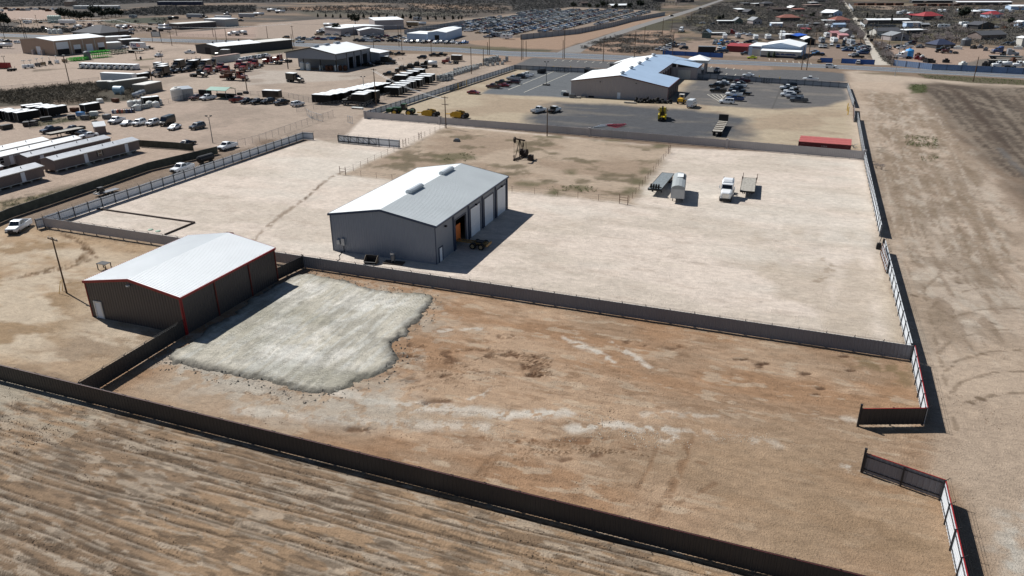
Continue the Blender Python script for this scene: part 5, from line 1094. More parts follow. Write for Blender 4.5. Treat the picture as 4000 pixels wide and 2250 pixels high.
def semi(sleeper=True,day=False):
    b=MB(); gl=MB(); fr=MB(); gr=MB(); ex=MB(); tk=MB()
    b.loft([[(x,-w,z0),(x,-w,z1-.15),(x,-w*.75,z1),(x,w*.75,z1),(x,w,z1-.15),(x,w,z0)]for x,w,z0,z1 in((3.95,.82,.75,1.75),(3.8,.95,.7,1.9),(1.95,1.02,.7,2.1))])
    b.add([(.55,-1.12,.85),(1.95,-1.12,.85),(1.95,1.12,.85),(.55,1.12,.85),(.55,-1.08,2.95),(1.5,-1.02,2.95),(1.5,1.02,2.95),(.55,1.08,2.95),(1.95,-1.1,2.05),(1.95,1.1,2.05)],
          [(0,1,8,5,4),(1,2,9,8),(8,9,6,5),(2,3,7,6,9),(3,0,4,7),(4,5,6,7),(3,2,1,0)])
    gl.quad((1.93,-.95,2.14),(1.93,.95,2.14),(1.58,.9,2.8),(1.58,-.9,2.8)); gl.v[-4:]=[(x+.05,y,z+.02)for x,y,z in gl.v[-4:]]
    for s in(-1,1):gl.quad((.75,s*1.125,2.1),(1.75,s*1.125,2.1),(1.45,s*1.085,2.75),(.75,s*1.1,2.75))
    if sleeper:b.loft([[(x,-1.12,.85),(x,-1.12,z-.3),(x,-.8,z),(x,.8,z),(x,1.12,z-.3),(x,1.12,.85)]for x,z in((.54,3.2),(.2,3.55),(-1.1,3.6))])
    fr.box(-3.7,3.9,-.45,-.3,.75,.95); fr.box(-3.7,3.9,.3,.45,.75,.95)
    for x in(-2.2,-3.3):fr.box(x-.1,x+.1,-.9,.9,.45,.65)
    fr.box(-2.95,-2.0,-.5,.5,.96,1.12); fr.box(3.96,4.15,-1.1,1.1,.35,.75)
    gr.box(3.93,4.0,-.6,.6,.8,1.65)
    for s in(-1,1):ex.tube((.45 if not sleeper else-1.25,s*.95,.9),(.45 if not sleeper else-1.25,s*.95,3.7),.09,8); tk.lathe((-.7,s*.95,.72),(1,0,0),[(0,.2),(.05,.3),(1.3,.3),(1.35,.2)],10)
    parts=[('cab',b.mesh('cab',[PAINT['white']]),(0,0,0),[]),('glazing',gl.mesh('glazing',GLASS),(0,0,0),[]),('chassis',fr.mesh('chassis',DARK),(0,0,0),[]),('grille',gr.mesh('grille',CHROME),(0,0,0),[]),
             ('exhaust',ex.mesh('exhaust',CHROME),(0,0,0),[]),('fuel_tank',tk.mesh('fuel_tank',CHROME),(0,0,0),[])]
    h=MB(); h.box(-.04,.04,-.2,.2,-.12,.12); hm=h.mesh('headlight',LAMP); parts+=[('headlight',hm,(3.9,s*.86,1.2),[])for s in(-1,1)]
    mr=MB(); mr.box(-.05,.05,-.1,.1,-.3,.3); mm=mr.mesh('mirror',PAINT['white']); parts+=[('mirror',mm,(1.85,s*1.38,2.4),[])for s in(-1,1)]
    return parts+wheels([(3.1,1.0),(3.1,-1.0)],WHT)+wheels([(x,s*.88)for x in(-2.2,-3.3)for s in(-1,1)],WHD)
PROTO['semi']=semi(); PROTO['day_cab']=semi(False)
def boxtruck():
    """straight truck: day cab with a closed box behind"""
    parts=[p for p in semi(False)if p[0]not in('exhaust','fuel_tank')]
    b=MB(); b.box(-3.9,.4,-1.25,1.25,1.1,3.55); parts.append(('cargo_box',b.mesh('cargo_box',[PAINT['white']]),(0,0,0),[]))
    r=MB(); r.box(-3.92,.42,-1.27,1.27,3.553,3.62); parts.append(('box_roof',r.mesh('box_roof',R_WHITE),(0,0,0),[])); return parts
PROTO['box_truck']=boxtruck()
def flattruck():
    parts=[p for p in semi(False)if p[0]not in('fuel_tank',)]
    b=MB(); b.box(-3.9,.3,-1.25,1.25,1.13,1.28); b.box(.1,.28,-1.2,1.2,1.28,2.6); parts.append(('deck',b.mesh('deck',DARK),(0,0,0),[])); return parts
PROTO['flat_truck']=flattruck()
def tanktruck():
    parts=[p for p in semi(False)if p[0]!='fuel_tank']
    b=MB(); b.lathe((-3.9,0,2.0),(1,0,0),[(0,.5),(.12,.95),(4.0,.95),(4.15,.5)],16); b.lathe((-2,0,2.9),(0,0,1),[(0,.3),(.25,.3),(.3,.2)],8); parts.append(('tank',smooth(b.mesh('tank',WHITE)),(0,0,0),[])); return parts
PROTO['tank_truck']=tanktruck()
def enclosed(L=6.4):
    b=MB(); b.box(-L/2,L/2,-1.2,1.2,.5,2.85); b.box(L/2,L/2+.02,-1.0,1.0,.6,2.7)
    r=MB(); r.box(-L/2-.02,L/2+.02,-1.22,1.22,2.853,2.93); r.box(.3,.9,-.3,.3,2.93,3.02)
    t=MB(); t.box(-L/2-.03,-L/2-.003,-1.2,-1.1,.5,2.85); t.box(-L/2-.03,-L/2-.003,1.1,1.2,.5,2.85); t.box(-L/2-.03,-L/2-.003,-1.1,1.1,2.75,2.85)
    h=MB(); h.tube((L/2,-.7,.5),(L/2+1.4,0,.5),.06); h.tube((L/2,.7,.5),(L/2+1.4,0,.5),.06); h.tube((L/2+1.2,0,0),(L/2+1.2,0,.8),.05)
    return[('box_body',b.mesh('box_body',[PAINT['white']]),(0,0,0),[]),('box_roof',r.mesh('box_roof',R_WHITE),(0,0,0),[]),('rear_frame',t.mesh('rear_frame',GALV),(0,0,0),[]),('hitch',h.mesh('hitch',DARK),(0,0,0),[])]+wheels([(x,s*1.12)for x in(-.9,.1)for s in(-1,1)],WH)
PROTO['enclosed_trailer']=enclosed(); PROTO['short_trailer']=enclosed(5.2)
def dryvan(L=15.6):
    b=MB(); b.box(-L/2,L/2,-1.28,1.28,1.2,4.0); r=MB(); r.box(-L/2-.02,L/2+.02,-1.3,1.3,4.003,4.06)
    f=MB(); f.box(-L/2,L/2-.5,-.5,.5,1.0,1.195)
    for s in(-.9,.9):f.box(L/2-3.2,L/2-3.05,s-.08,s+.08,0,1.195)
    d=MB(); d.box(-L/2-.03,-L/2-.003,-1.2,1.2,1.25,3.95)
    return[('box_body',b.mesh('box_body',[PAINT['white']]),(0,0,0),[]),('box_roof',r.mesh('box_roof',R_WHITE),(0,0,0),[]),('chassis',f.mesh('chassis',DARK),(0,0,0),[]),('rear_door',d.mesh('rear_door',MIDG),(0,0,0),[])]+wheels([(x,s*.88)for x in(-L/2+1.3,-L/2+2.6)for s in(-1,1)],WHD)
PROTO['dry_van']=dryvan(); PROTO['short_van']=dryvan(9)
def flatbed(L=13.5,m=None):
    m=m or mat('grey_deck',(112,120,124),.8,0,.25,2.2)
    b=MB()
    for k in range(5):b.box(-L/2,L/2,-1.27+k*.51,-1.27+k*.51+.5,1.32,1.42)
    f=MB(); f.box(-L/2+.1,L/2-.1,-.55,-.4,.85,1.315); f.box(-L/2+.1,L/2-.1,.4,.55,.85,1.315)
    for k in range(7):f.box(-L/2+.4+k*(L-.8)/6-.06,-L/2+.4+k*(L-.8)/6+.06,-1.25,1.25,1.15,1.31)
    f.box(-L/2-.05,-L/2-.003,-1.3,1.3,1.1,1.45); f.box(L/2+.003,L/2+.05,-1.3,1.3,1.1,1.45); f.box(-L/2,L/2,-1.34,-1.275,1.25,1.45); f.box(-L/2,L/2,1.275,1.34,1.25,1.45)
    lg=MB()
    for s in(-.85,.85):lg.box(L/2-3.0,L/2-2.85,s-.08,s+.08,0,1.15)
    return[('deck',b.mesh('deck',m),(0,0,0),[]),('chassis',f.mesh('chassis',DARK),(0,0,0),[]),('landing_leg',lg.mesh('landing_leg',DARK),(0,0,0),[])]+wheels([(x,s*.88)for x in(-L/2+1.2,-L/2+2.5)for s in(-1,1)],WHD)
PROTO['flatbed']=flatbed(); PROTO['short_flatbed']=flatbed(9.5,PLANK)
def tanker(L=11):
    b=MB(); b.lathe((-L/2,0,2.2),(1,0,0),[(0,.45),(.15,.98),(L-.15,.98),(L,.45)],18); b.box(-L/2+1,L/2-1,-.3,.3,3.15,3.25)
    f=MB(); f.box(-L/2,L/2-.4,-.5,.5,.95,1.3)
    for s in(-.8,.8):f.box(L/2-2.6,L/2-2.45,s-.08,s+.08,0,1.25)
    return[('tank',smooth(b.mesh('tank',[PAINT['white']])),(0,0,0),[]),('chassis',f.mesh('chassis',DARK),(0,0,0),[])]+wheels([(x,s*.88)for x in(-L/2+1.2,-L/2+2.5)for s in(-1,1)],WHD)
PROTO['tanker_trailer']=tanker()
def rv(L=7.5):
    b=MB(); b.loft([[(x,-1.2,z0),(x,-1.25,1.4),(x,-1.15,z1),(x,1.15,z1),(x,1.25,1.4),(x,1.2,z0)]for x,z0,z1 in((L/2,1.2,2.6),(L/2-.5,.6,3.0),(-L/2,.6,3.0))])
    g=MB()
    for s in(-1,1):
        for x in(-2,.4):g.box(x,x+1.3,s*1.22-.02,s*1.22+.02,1.7,2.4)
    g.box(-L/2-.02,-L/2-.003,-.6,.6,1.7,2.4)
    u=MB(); u.box(-.6,.4,-.4,.4,3.003,3.28); h=MB(); h.tube((L/2,-.6,.6),(L/2+1.2,0,.5),.06); h.tube((L/2,.6,.6),(L/2+1.2,0,.5),.06)
    return[('body',b.mesh('body',[PAINT['white']]),(0,0,0),[]),('glazing',g.mesh('glazing',GLASS),(0,0,0),[]),('roof_unit',u.mesh('roof_unit',POLY),(0,0,0),[]),('hitch',h.mesh('hitch',DARK),(0,0,0),[])]+wheels([(x,s*1.08)for x in(-.9,0)for s in(-1,1)],WH)
PROTO['camper']=rv()
CAT={'pickup':('pickup_truck','pickup'),'flatbed_pickup':('flatbed_pickup','pickup'),'suv':('parked_suv','car'),'sedan':('parked_car','car'),'van':('passenger_van','van'),'semi':('semi_tractor','truck'),'day_cab':('tractor_unit','truck'),
       'box_truck':('box_truck','truck'),'flat_truck':('flatbed_truck','truck'),'tank_truck':('tank_truck','truck'),'enclosed_trailer':('enclosed_trailer','trailer'),'short_trailer':('enclosed_trailer','trailer'),'dry_van':('box_trailer','trailer'),'short_van':('box_trailer','trailer'),
       'flatbed':('flatbed_trailer','trailer'),'short_flatbed':('flatbed_trailer','trailer'),'tanker_trailer':('tanker_trailer','trailer'),'camper':('camper_trailer','camper')}
CZ={'pickup':.8,'flatbed_pickup':.8,'suv':.8,'sedan':.6,'van':1.2,'semi':1.6,'day_cab':1.4,'box_truck':1.7,'flat_truck':1.2,'tank_truck':1.5,'enclosed_trailer':1.6,'short_trailer':1.6,'dry_van':2.2,'short_van':2.2,'flatbed':1.2,'short_flatbed':1.2,'tanker_trailer':1.8,'camper':1.7}
PAINT['black'].node_tree.nodes['Principled BSDF'].inputs['Coat Weight'].default_value=.25
def V(kind,col,fr,x,y,hd,label,group=None,far=False,scale=1.0):
    """vehicle whose picture centre is at x,y of a photo detail; hd = heading in degrees from +X"""
    p=P(fr,x,y,CZ[kind]*scale); p.z=0; n,c=CAT[kind]
    k='far_'+kind if far and 'far_'+kind in PROTO else kind
    return spawn(k,n,uniq(label),c,p,R(hd),group,col,scale)
GL='vehicles parked in the left company yard'
for kind,col,fr,x,y,hd,lb in(
    ('pickup','white','e',185,985,297,'white pickup with black bumper alone beside the corner of the white fence'),
    ('pickup','white','e',1832,400,270,'white pickup half hidden between the screened fence and the white fence'),
    ('pickup','white','e',2285,180,271,'white crew cab pickup just beyond the end of the screened fence'),
    ('sedan','black','e',1885,152,85,'black sedan parked behind the open gate of the screened fence'),
    ('pickup','white','a',1172,1210,280,'white pickup at the left end of the row of seven parked cars'),
    ('sedan','silver','a',1280,1240,280,'silver sedan between the white pickup and the white suv'),
    ('suv','white','a',1398,1232,280,'white suv beside the silver sedan in the row'),
    ('suv','white','a',1535,1232,280,'white suv parked against the tall black van'),
    ('van','black','a',1680,1215,280,'tall black passenger van in the row of white cars'),
    ('sedan','white','a',1755,1280,280,'white sedan with sun glint parked in front of the black van'),
    ('suv','grey','a',1985,1268,267,'grey suv alone at the right end of the row'),
    ('pickup','maroon','a',1985,978,258,'red pickup left of a white pickup by the green canopy'),
    ('pickup','white','a',2092,980,258,'white pickup in front of the green canopy'),
    ('pickup','red','a',2388,1000,80,'red flatbed style pickup right of the green canopy'),
    ('pickup','black','a',2490,1015,258,'black pickup with bright bonnet beside the red pickup'),
    ('pickup','black','b',18,1020,258,'black pickup with sun glint, second of the dark row'),
    ('suv','black','b',118,1018,258,'black suv in the middle of the dark row'),
    ('pickup','black','b',255,1028,258,'black crew cab pickup at the right of the dark row'),
    ('suv','white','b',418,1044,79,'white suv right of the black pickup row'),
    ('box_truck','black','b',392,785,350,'black box truck alone in the middle of the left yard'),
    ('enclosed_trailer','black','b',162,945,5,'black enclosed trailer behind the dark pickup row'),
    ('flat_truck','black','a',1995,745,0,'black flatbed truck standing alone among the red trucks'),
    ('pickup','navy','t',850,880,262,'dark blue pickup behind the white mobile homes'),
    ('pickup','black','t',1230,870,262,'black pickup with trailer behind the mobile homes'),
    ('sedan','grey','t',1370,935,170,'grey sedan close behind the white mobile home'),
    ('sedan','white','t',1480,975,240,'white car beside the little brown shed'),
    ('short_flatbed',None,'t',1080,905,262,'black utility trailer hitched behind the black pickup'),
    ('dry_van','white','a',1195,782,3,'long white semi trailer behind the weeds of the left yard'),
    ('short_van','white','a',1388,460,5,'white parcel trailer with large lettering beside the storage blocks'),
    ('pickup','white','a',1178,472,190,'white pickup at the end of the nearer tan storage block'),
    ('suv','white','a',1255,474,0,'white suv in front of the dark storage block'),
    ('flatbed_pickup','white','a',1495,482,195,'white flatbed pickup right of the parcel trailer'),
    ('short_flatbed',None,'a',1362,510,3,'empty flat trailer in front of the parcel trailer'),
    ('pickup','white','a',1596,556,285,'white pickup facing the camera alone by a lamp post'),
    ('pickup','white','a',1910,525,195,'white pickup at the left corner of the black steel shed'),
    ('box_truck','grey','a',2240,535,190,'grey truck parked in the shade of the black steel shed'),
    ('suv','black','b',1670,575,185,'black boxy suv right of the tank shed yard'),
    ('pickup','black','b',1795,552,185,'black pickup next to the highway fence, left one of two'),
    ('pickup','black','b',1868,548,185,'black pickup next to the highway fence, right one of two'),
    ('day_cab','red','b',1955,612,190,'red tractor unit in front of a black box trailer'),
    ('short_trailer','black','b',2020,582,0,'black box trailer behind the red tractor unit'),
    ('pickup','black','b',1345,742,185,'black pickup left of the parked black flatbed trucks'),
    ('flat_truck','black','b',1490,702,185,'black flatbed truck, nearest of three'),
    ('flat_truck','black','b',1570,680,185,'black flatbed truck, middle of three'),
    ('flat_truck','black','b',1640,660,185,'black flatbed truck, farthest of three'),
    ('tank_truck','black','b',1740,642,185,'black truck carrying white tanks beside the totes'),
    ('box_truck','black','b',1325,606,10,'black box truck parked at the annex of the tank shed'),
    ('pickup','black','b',1443,540,200,'black pickup before the highway, right of the annex'),
    ('pickup','black','b',1338,535,80,'black pickup behind the annex corner'),
    ('flatbed_pickup','black','b',1225,632,5,'black flatbed pickup in the shade of the tank shed'),
    ('pickup','black','b',1130,650,5,'black pickup in the deep shade beside the tank shed doors'),
    ('sedan','red','b',2190,930,0,'red sports car alone in the workshop yard'),
    ('pickup','maroon','b',2390,866,175,'maroon pickup nearest the camera in the left workshop lot'),
    ('sedan','red','b',2495,858,175,'red car behind the maroon pickup'),
    ('pickup','black','b',2480,828,175,'black pickup behind the red car'),
    ('suv','maroon','c',20,822,175,'maroon suv to the right of the red car'),
    ('pickup','silver','c',15,785,175,'silver pickup in the left workshop lot'),
    ('suv','black','c',72,768,175,'black off-roader in the left workshop lot'),
    ('pickup','white','c',115,762,175,'white pickup beside the black off-roader'),
    ('pickup','white','c',152,750,175,'white pickup at the far end of the left workshop lot'),
    ('pickup','white','c',268,1105,70,'white pickup on the dark gravel seen from behind'),
    ('flatbed_pickup','white','c',425,1103,75,'white flatbed pickup on the dark gravel seen from behind'),
    ('van','white','c',1812,1040,82,'white van by the yellow road roller'),
    ('pickup','black','c',2145,805,178,'black pickup at the far left of the busy workshop lot'),
    ('sedan','white','c',2122,828,178,'white sedan behind the two black pickups'),
    ('sedan','grey','c',2130,845,178,'grey sedan beside the white sedan'),
    ('pickup','black','c',2062,860,178,'black pickup, upper one of the left pair'),
    ('pickup','black','c',2075,908,178,'black pickup, lower one of the left pair'),
    ('pickup','maroon','c',2322,812,178,'maroon pickup at the far end of the busy lot'),
    ('sedan','black','c',2290,835,178,'black sedan below the maroon pickup'),
    ('pickup','white','c',2282,858,178,'white pickup below the black sedan'),
    ('suv','black','c',2260,884,178,'black suv in the middle of the busy lot'),
    ('pickup','navy','c',2262,906,178,'dark blue pickup in the middle of the busy lot'),
    ('pickup','white','c',2235,945,178,'white pickup below the dark blue pickup'),
    ('flatbed_pickup','black','c',2325,932,178,'black flatbed pickup right of the white pickup'),
    ('pickup','blue','c',2245,990,178,'blue pickup second nearest in the busy lot'),
    ('suv','white','c',2162,1020,178,'white suv at the front of the busy lot beside the hatched bay'),
    ('suv','black','d',225,853,178,'black suv at the far end of the right hand lot'),
    ('pickup','white','d',202,880,178,'white pickup, farthest in the right hand lot'),
    ('pickup','black','d',222,898,178,'black pickup between two white ones in the right hand lot'),
    ('flatbed_pickup','white','d',240,918,178,'white flatbed pickup in the right hand lot'),
    ('suv','white','d',200,948,178,'white suv in the right hand lot'),
    ('pickup','silver','d',268,968,178,'silver pickup in the right hand lot'),
    ('pickup','grey','d',312,1002,178,'dark grey pickup nearest in the right hand lot'),
    ('pickup','silver','c',2065,705,85,'grey pickup parked in the front lot beside a standing person'),
    ('sedan','white','c',1900,698,80,'pale sedan by the porch of the workshop'),
    ('sedan','white','c',2378,755,178,'white car behind the grey back fence, left one'),
    ('pickup','white','d',428,795,178,'white pickup behind the grey back fence, right one'),
    ('suv','white','d',632,665,357,'white suv driving on the highway'),
    ('suv','white','d',908,626,85,'white suv parked before the blue fence by the dirt road'),
    ('sedan','tan','d',518,612,85,'pale car at the left end of the short blue fence'),
    ('pickup','black','d',322,585,178,'long black pickup in front of the auto shop annex'),
    ('pickup','black','d',510,545,178,'black pickup at the right corner of the auto shop'),
    ('sedan','lime','q',1998,1160,178,'bright yellow-green car before the white service bay'),
    ('suv','white','d',860,553,178,'white suv inside the blue fence by the dirt road'),
    ('pickup','black','d',905,568,178,'black pickup inside the blue fence by the dirt road'),
    ('suv','black','q',625,965,178,'black suv inside the bright blue fence'),
    ('pickup','white','b',440,418,178,'white pickup with dark load driving on the left highway'),
    ('suv','tan','b',302,374,178,'small white suv on the far side of the left highway'),
    ('sedan','black','c',1602,158,235,'dark car on the side road, nearer one'),
    ('sedan','black','c',1890,88,235,'dark car on the side road, farther one'),
    ('sedan','white','q',995,465,200,'white car on the track between the weedy lots'),
    ('semi','white','q',580,600,260,'white semi tractor beyond the salvage lot by the weedy field'),
    ('semi','red','q',1600,655,350,'dark red sleeper cab behind the salvage lot'),
):
    V(kind,col,fr,x,y,hd,lb)
# trailers and truck in the white yard
def two(fr,a,b,z=0):A,B=P(fr,*a,z),P(fr,*b,z); return(A+B)/2*Vector((1,1,0))if False else Vector(((A.x+B.x)/2,(A.y+B.y)/2,0)),math.degrees(math.atan2(B.y-A.y,B.x-A.x)),(B-A).length
c,hd,L=two('g',(1565,1105),(1440,1252),1.4); L=max(10,L)
spawn('flatbed','flatbed_trailer','grey flatbed trailer with a row of tyres on its gooseneck, left of the rounded trailer','trailer',c,R(hd),None,None,1.0)
q=P('g',1430,1250,1.5); d=Vector((math.cos(R(hd)),math.sin(R(hd)),0)); n=Vector((-d.y,d.x,0))
for k in range(4):
    mb=MB(); mb.lathe((0,-.15,0),(0,1,0),[(0,.35),(.04,.48),(.26,.48),(.3,.35)],12); o=mb.build('spare_tyre',RUBBER); o.location=c+d*6.4+n*(-.75+k*.5)+Vector((0,0,1.95)); o.rotation_euler=(0,0,R(hd)); tag(o,('first','second','third','fourth')[k]+' spare tyre from the left on the grey flatbed trailer','tyre','spare tyres on the flatbed trailer')
mb=MB(); mb.box(-.06,.06,-1.2,1.2,1.45,1.62); o=mb.build('winch_bar',DARK); o.location=c+d*5.6; o.rotation_euler=(0,0,R(hd)); tag(o,'dark bar across the front of the grey flatbed trailer','bar')
A,B=P('g',1690,1095,3.5),P('g',1668,1250,3.3); c=Vector(((A.x+B.x)/2,(A.y+B.y)/2,0)); hd=math.degrees(math.atan2(B.y-A.y,B.x-A.x)); Lh=(B-A).length*.92; c.y+=.6
t=thing('grain_trailer','pale grey trailer with rounded tarp roof and an open hatch, by the wire fence','trailer',c,R(hd)); HL=Lh/2
mb=MB(); mb.box(-HL,HL,-1.3,1.3,1.1,2.9); mb.build('body',PAINT['silver'],t)
mb=MB(); mb.prism([(0,0)]*0 or[(-1.3,2.903),(1.3,2.903),(1.15,3.25),(.6,3.5),(0,3.58),(-.6,3.5),(-1.15,3.25)],-HL-.02,HL+.02); mb.xf(Matrix.Rotation(math.pi/2,4,'Z')); mb.build('tarp',mat('grey_tarp',(140,146,148),.6,0,.08,1),t)
mb=MB(); mb.box(-HL*.75,-HL*.2,-.45,.75,3.6,3.68); mb.build('hatch',WHITE,t); mb=MB(); mb.box(-HL*.8,-HL*.1,.76,1.0,3.4,3.5); mb.build('hatch_shadow_strip',DARK,t)  # dark strip beside the hatch stands in for its cast shadow
mb=MB(); mb.box(HL-.3,HL+.06,-1.32,1.32,1.0,1.15); mb.box(HL+.021,HL+.05,-1.25,1.25,1.16,2.8); mb.build('front_wall',GALV,t); mb=MB(); mb.box(-HL,HL-.4,-.5,.5,.8,1.095); mb.build('chassis',DARK,t)
mb=MB()
for s in(-.9,.9):mb.box(HL-1.6,HL-1.45,s-.07,s+.07,0,1.0)
mb.build('landing_leg',DARK,t)
for pn,me,pl,sb in wheels([(x,s*.88)for x in(-HL+1.0,-HL+2.2)for s in(-1,1)],WHD):o=link(pn,me,t); o.location=pl; [link(sn,sm,o)for sn,sm in sb]
p=P('g',2172,1250,1.5); p.z=0
spawn('semi','semi_tractor','white semi truck facing the camera in the white yard, left of a flatbed','truck',p+Vector((0,-.9,0)),R(271),None,'white')
A,B=P('g',2300,1318),P('g',2440,1318); C1,D1=P('g',2300,1150,1.4),P('g',2430,1150,1.4)
c=Vector(((A.x+B.x)/2+.1,(A.y+D1.y)/2,0)); spawn('short_flatbed','flatbed_trailer','plank decked flatbed trailer with upright stakes, right of the white semi truck','trailer',c+Vector((-.3,-.9,0)),R(272),None,None,(1.1,1.05,1))
for s,u in((-1,4.2),(1,4.2),(-1,1.2),(1,1.2)):
    mb=MB(); mb.box(-.05,.05,-.05,.05,1.46,2.7); o=mb.build('stake',RUST); o.location=c+Vector((s*1.4-.3,u-1.0,0)); tag(o,('far' if u>2 else 'middle')+(' left' if s<0 else ' right')+' upright stake on the plank decked flatbed trailer','stake')
# flatbed truck bed in the workshop yard
PROTO['plank_flatbed']=flatbed(13.5,PLANK); CAT['plank_flatbed']=CAT['flatbed']; c=Vector((-18.3,212.6,0))
spawn('plank_flatbed','flatbed_trailer','long plank trailer with a dark headboard, alone at the right of the dark gravel','trailer',c,R(90),None,None,(1.18,1,1))
mb=MB(); mb.box(-1.3,1.3,-.08,.08,1.43,3.2); o=mb.build('headboard',DARK); o.location=c+Vector((0,7.9,0)); tag(o,'dark headboard standing on the long plank trailer','headboard')
mb=MB(); [mb.box(-1.15,1.15,k*2.6-.15,k*2.6+.15,1.43,1.58)for k in range(-2,3)]; o=mb.build('dunnage_timber',WOOD); o.location=c; tag(o,'dark timbers laid across the long plank trailer','timber')
# lettering on the parcel trailer
def text(parent,body,size,loc,rot,m,name='lettering'):
    cu=bpy.data.curves.new(name,'FONT'); cu.body=body; cu.size=size; cu.extrude=.004; cu.offset=size*.02; o=bpy.data.objects.new(name,cu); C.objects.link(o)
    me=bpy.data.meshes.new_from_object(o); bpy.data.objects.remove(o); me.materials.append(m); q=link(name,me,parent); q.location=loc; q.rotation_euler=rot; return q
for o in bpy.data.objects:
    if o.get('label','').startswith('white parcel trailer'):PT=o
text(PT,'Fed',2.3,(-3.4,-1.30,1.9),(R(90),0,0),mat('purple_paint',(62,36,120),.5)); text(PT,'Ex',2.3,(.15,-1.30,1.9),(R(90),0,0),mat('orange_paint',(236,92,30),.5))
# rows of black enclosed trailers and trucks
TB=mat('black_trailer_skin',(11,11,12),.6,0,.1,spec=.25)
def row(kind,col,start,step,n,hd,label,group):
    for k in range(n):
        p=start+step*k+Vector((random.uniform(-.9,.9),0,0)); nm,c=CAT[kind]; col=TB if col=='black' else col; o=('first','second','third','fourth','fifth','sixth','seventh','eighth','ninth','tenth','eleventh','twelfth','thirteenth')[k]
        spawn(kind,nm,uniq(label.format(o)),c,p,R(hd+random.uniform(-1,1)),group,col,1.1)
random.seed(3)
p0=P('b',690,1010,1.2); p0.z=0; q0=P('b',1250,850,2.6); q0.z=0
st=(q0-p0)/10; row('enclosed_trailer','black',p0,st,11,3,'{} black trailer from the near end of the left trailer row','black trailers in the left row')
p1=P('b',985,1010,1.7); p1.z=0; st=Vector((.0,3.6,0)); row('box_truck','black',p1,st,3,182,'{} black box truck with its cab to the left, between the trailer rows','black box trucks between the trailer rows')
p2=P('b',1370,920,1.6); p2.z=0; q2=P('b',1720,775,2); q2.z=0; st=(q2-p2)/7; row('short_trailer','black',p2,st,8,183,'{} black trailer from the near end of the right trailer row','black trailers in the right row')
p3=P('b',1420,812,1.7); p3.z=0; q3=P('b',1590,750,1.7); q3.z=0; row('box_truck','black',p3,(q3-p3)/3,4,182,'{} black box truck from the left in the far truck row','black box trucks in the far row')
def roofrow(pts,fr,hd,label,kind='enclosed_trailer'):
    for k,(a,b)in enumerate(pts):
        A,B=P(fr,*a,2.9),P(fr,*b,2.9); h=math.atan2(B.y-A.y,B.x-A.x); n=Vector((-math.sin(h),math.cos(h),0)); c=(A+B)/2+n*1.2; c.z=0; s=(B-A).length/6.4
        spawn(kind,'enclosed_trailer',uniq(label.format(('first','second','third','fourth')[k])),'trailer',c,h,'black trailers near the mobile homes',TB,(s,1,1))
roofrow([((275,603),(640,548)),((132,592),(500,540)),((22,574),(375,550)),((-110,585),(230,525))],'t',90,'{} black white-roofed trailer from the right in the front left cluster')
roofrow([((785,522),(1110,472)),((655,515),(940,470)),((465,508),(835,462)),((370,485),(715,448))],'t',90,'{} black white-roofed trailer from the right in the second cluster')
roofrow([((1398,468),(1655,424))],'t',90,'{} lone black trailer on blocks near the white tanks'); roofrow([((1435,985),(1600,968))],'a',90,'{} black trailer behind the white poly tanks')
# red oilfield trucks and black trucks in the left yard
G1='red oilfield trucks in the left yard'
for k,(fr,x,y,hd,lb)in enumerate((('s',1660,1395,285,'red day cab truck, leftmost of the red trucks'),('s',1900,1350,285,'red day cab truck beside the leftmost one'),('s',2010,1400,285,'red truck in front of the second red truck'),('s',2270,1290,285,'red truck in the middle of the red group'),
                                     ('s',2370,1345,285,'red truck nearest the yard in the middle of the red group'),('s',2510,1260,285,'red truck at the right of the group, taller'),('b',5,640,285,'red truck cut between the group and the tank shed'),('b',165,610,185,'red winch truck left of the tank shed'),('b',265,590,185,'red winch truck closest to the tank shed'))):
    V('day_cab','red',fr,x,y,hd,lb,G1,scale=1.2)
for k in range(9):
    fr,x,y=[('s',660,1400),('s',790,1350),('s',1000,1310),('s',1260,1270),('s',1290,1320),('s',1440,1250),('s',1540,1310),('s',1740,1260),('a',1625,720)][k]
    V('box_truck' if k%2==0 else 'day_cab','black',fr,x,y,285,('%s black truck from the left in the crowded row before the red trucks'%('first','second','third','fourth','fifth','sixth','seventh','eighth','ninth')[k]),'black trucks in the crowded row',scale=1.15)
V('short_trailer',TB,'a',1432,770,262,'black box trailer against the right end of the long white semi trailer')
for k in range(6):V('pickup',('black','grey','black','navy','black','black')[k],'a',1490+k*78,745-k*8,265,'%s dark pickup from the left in front of the black trucks'%('first','second','third','fourth','fifth','sixth')[k],'dark pickups before the black trucks')
for k in range(9):V('pickup',('white','white','silver','white','black','white','white','grey','white')[k],'s',2290+k*62,1200-k*10,280,'%s pickup from the left behind the red trucks'%('first','second','third','fourth','fifth','sixth','seventh','eighth','ninth')[k],'pickups behind the red trucks')
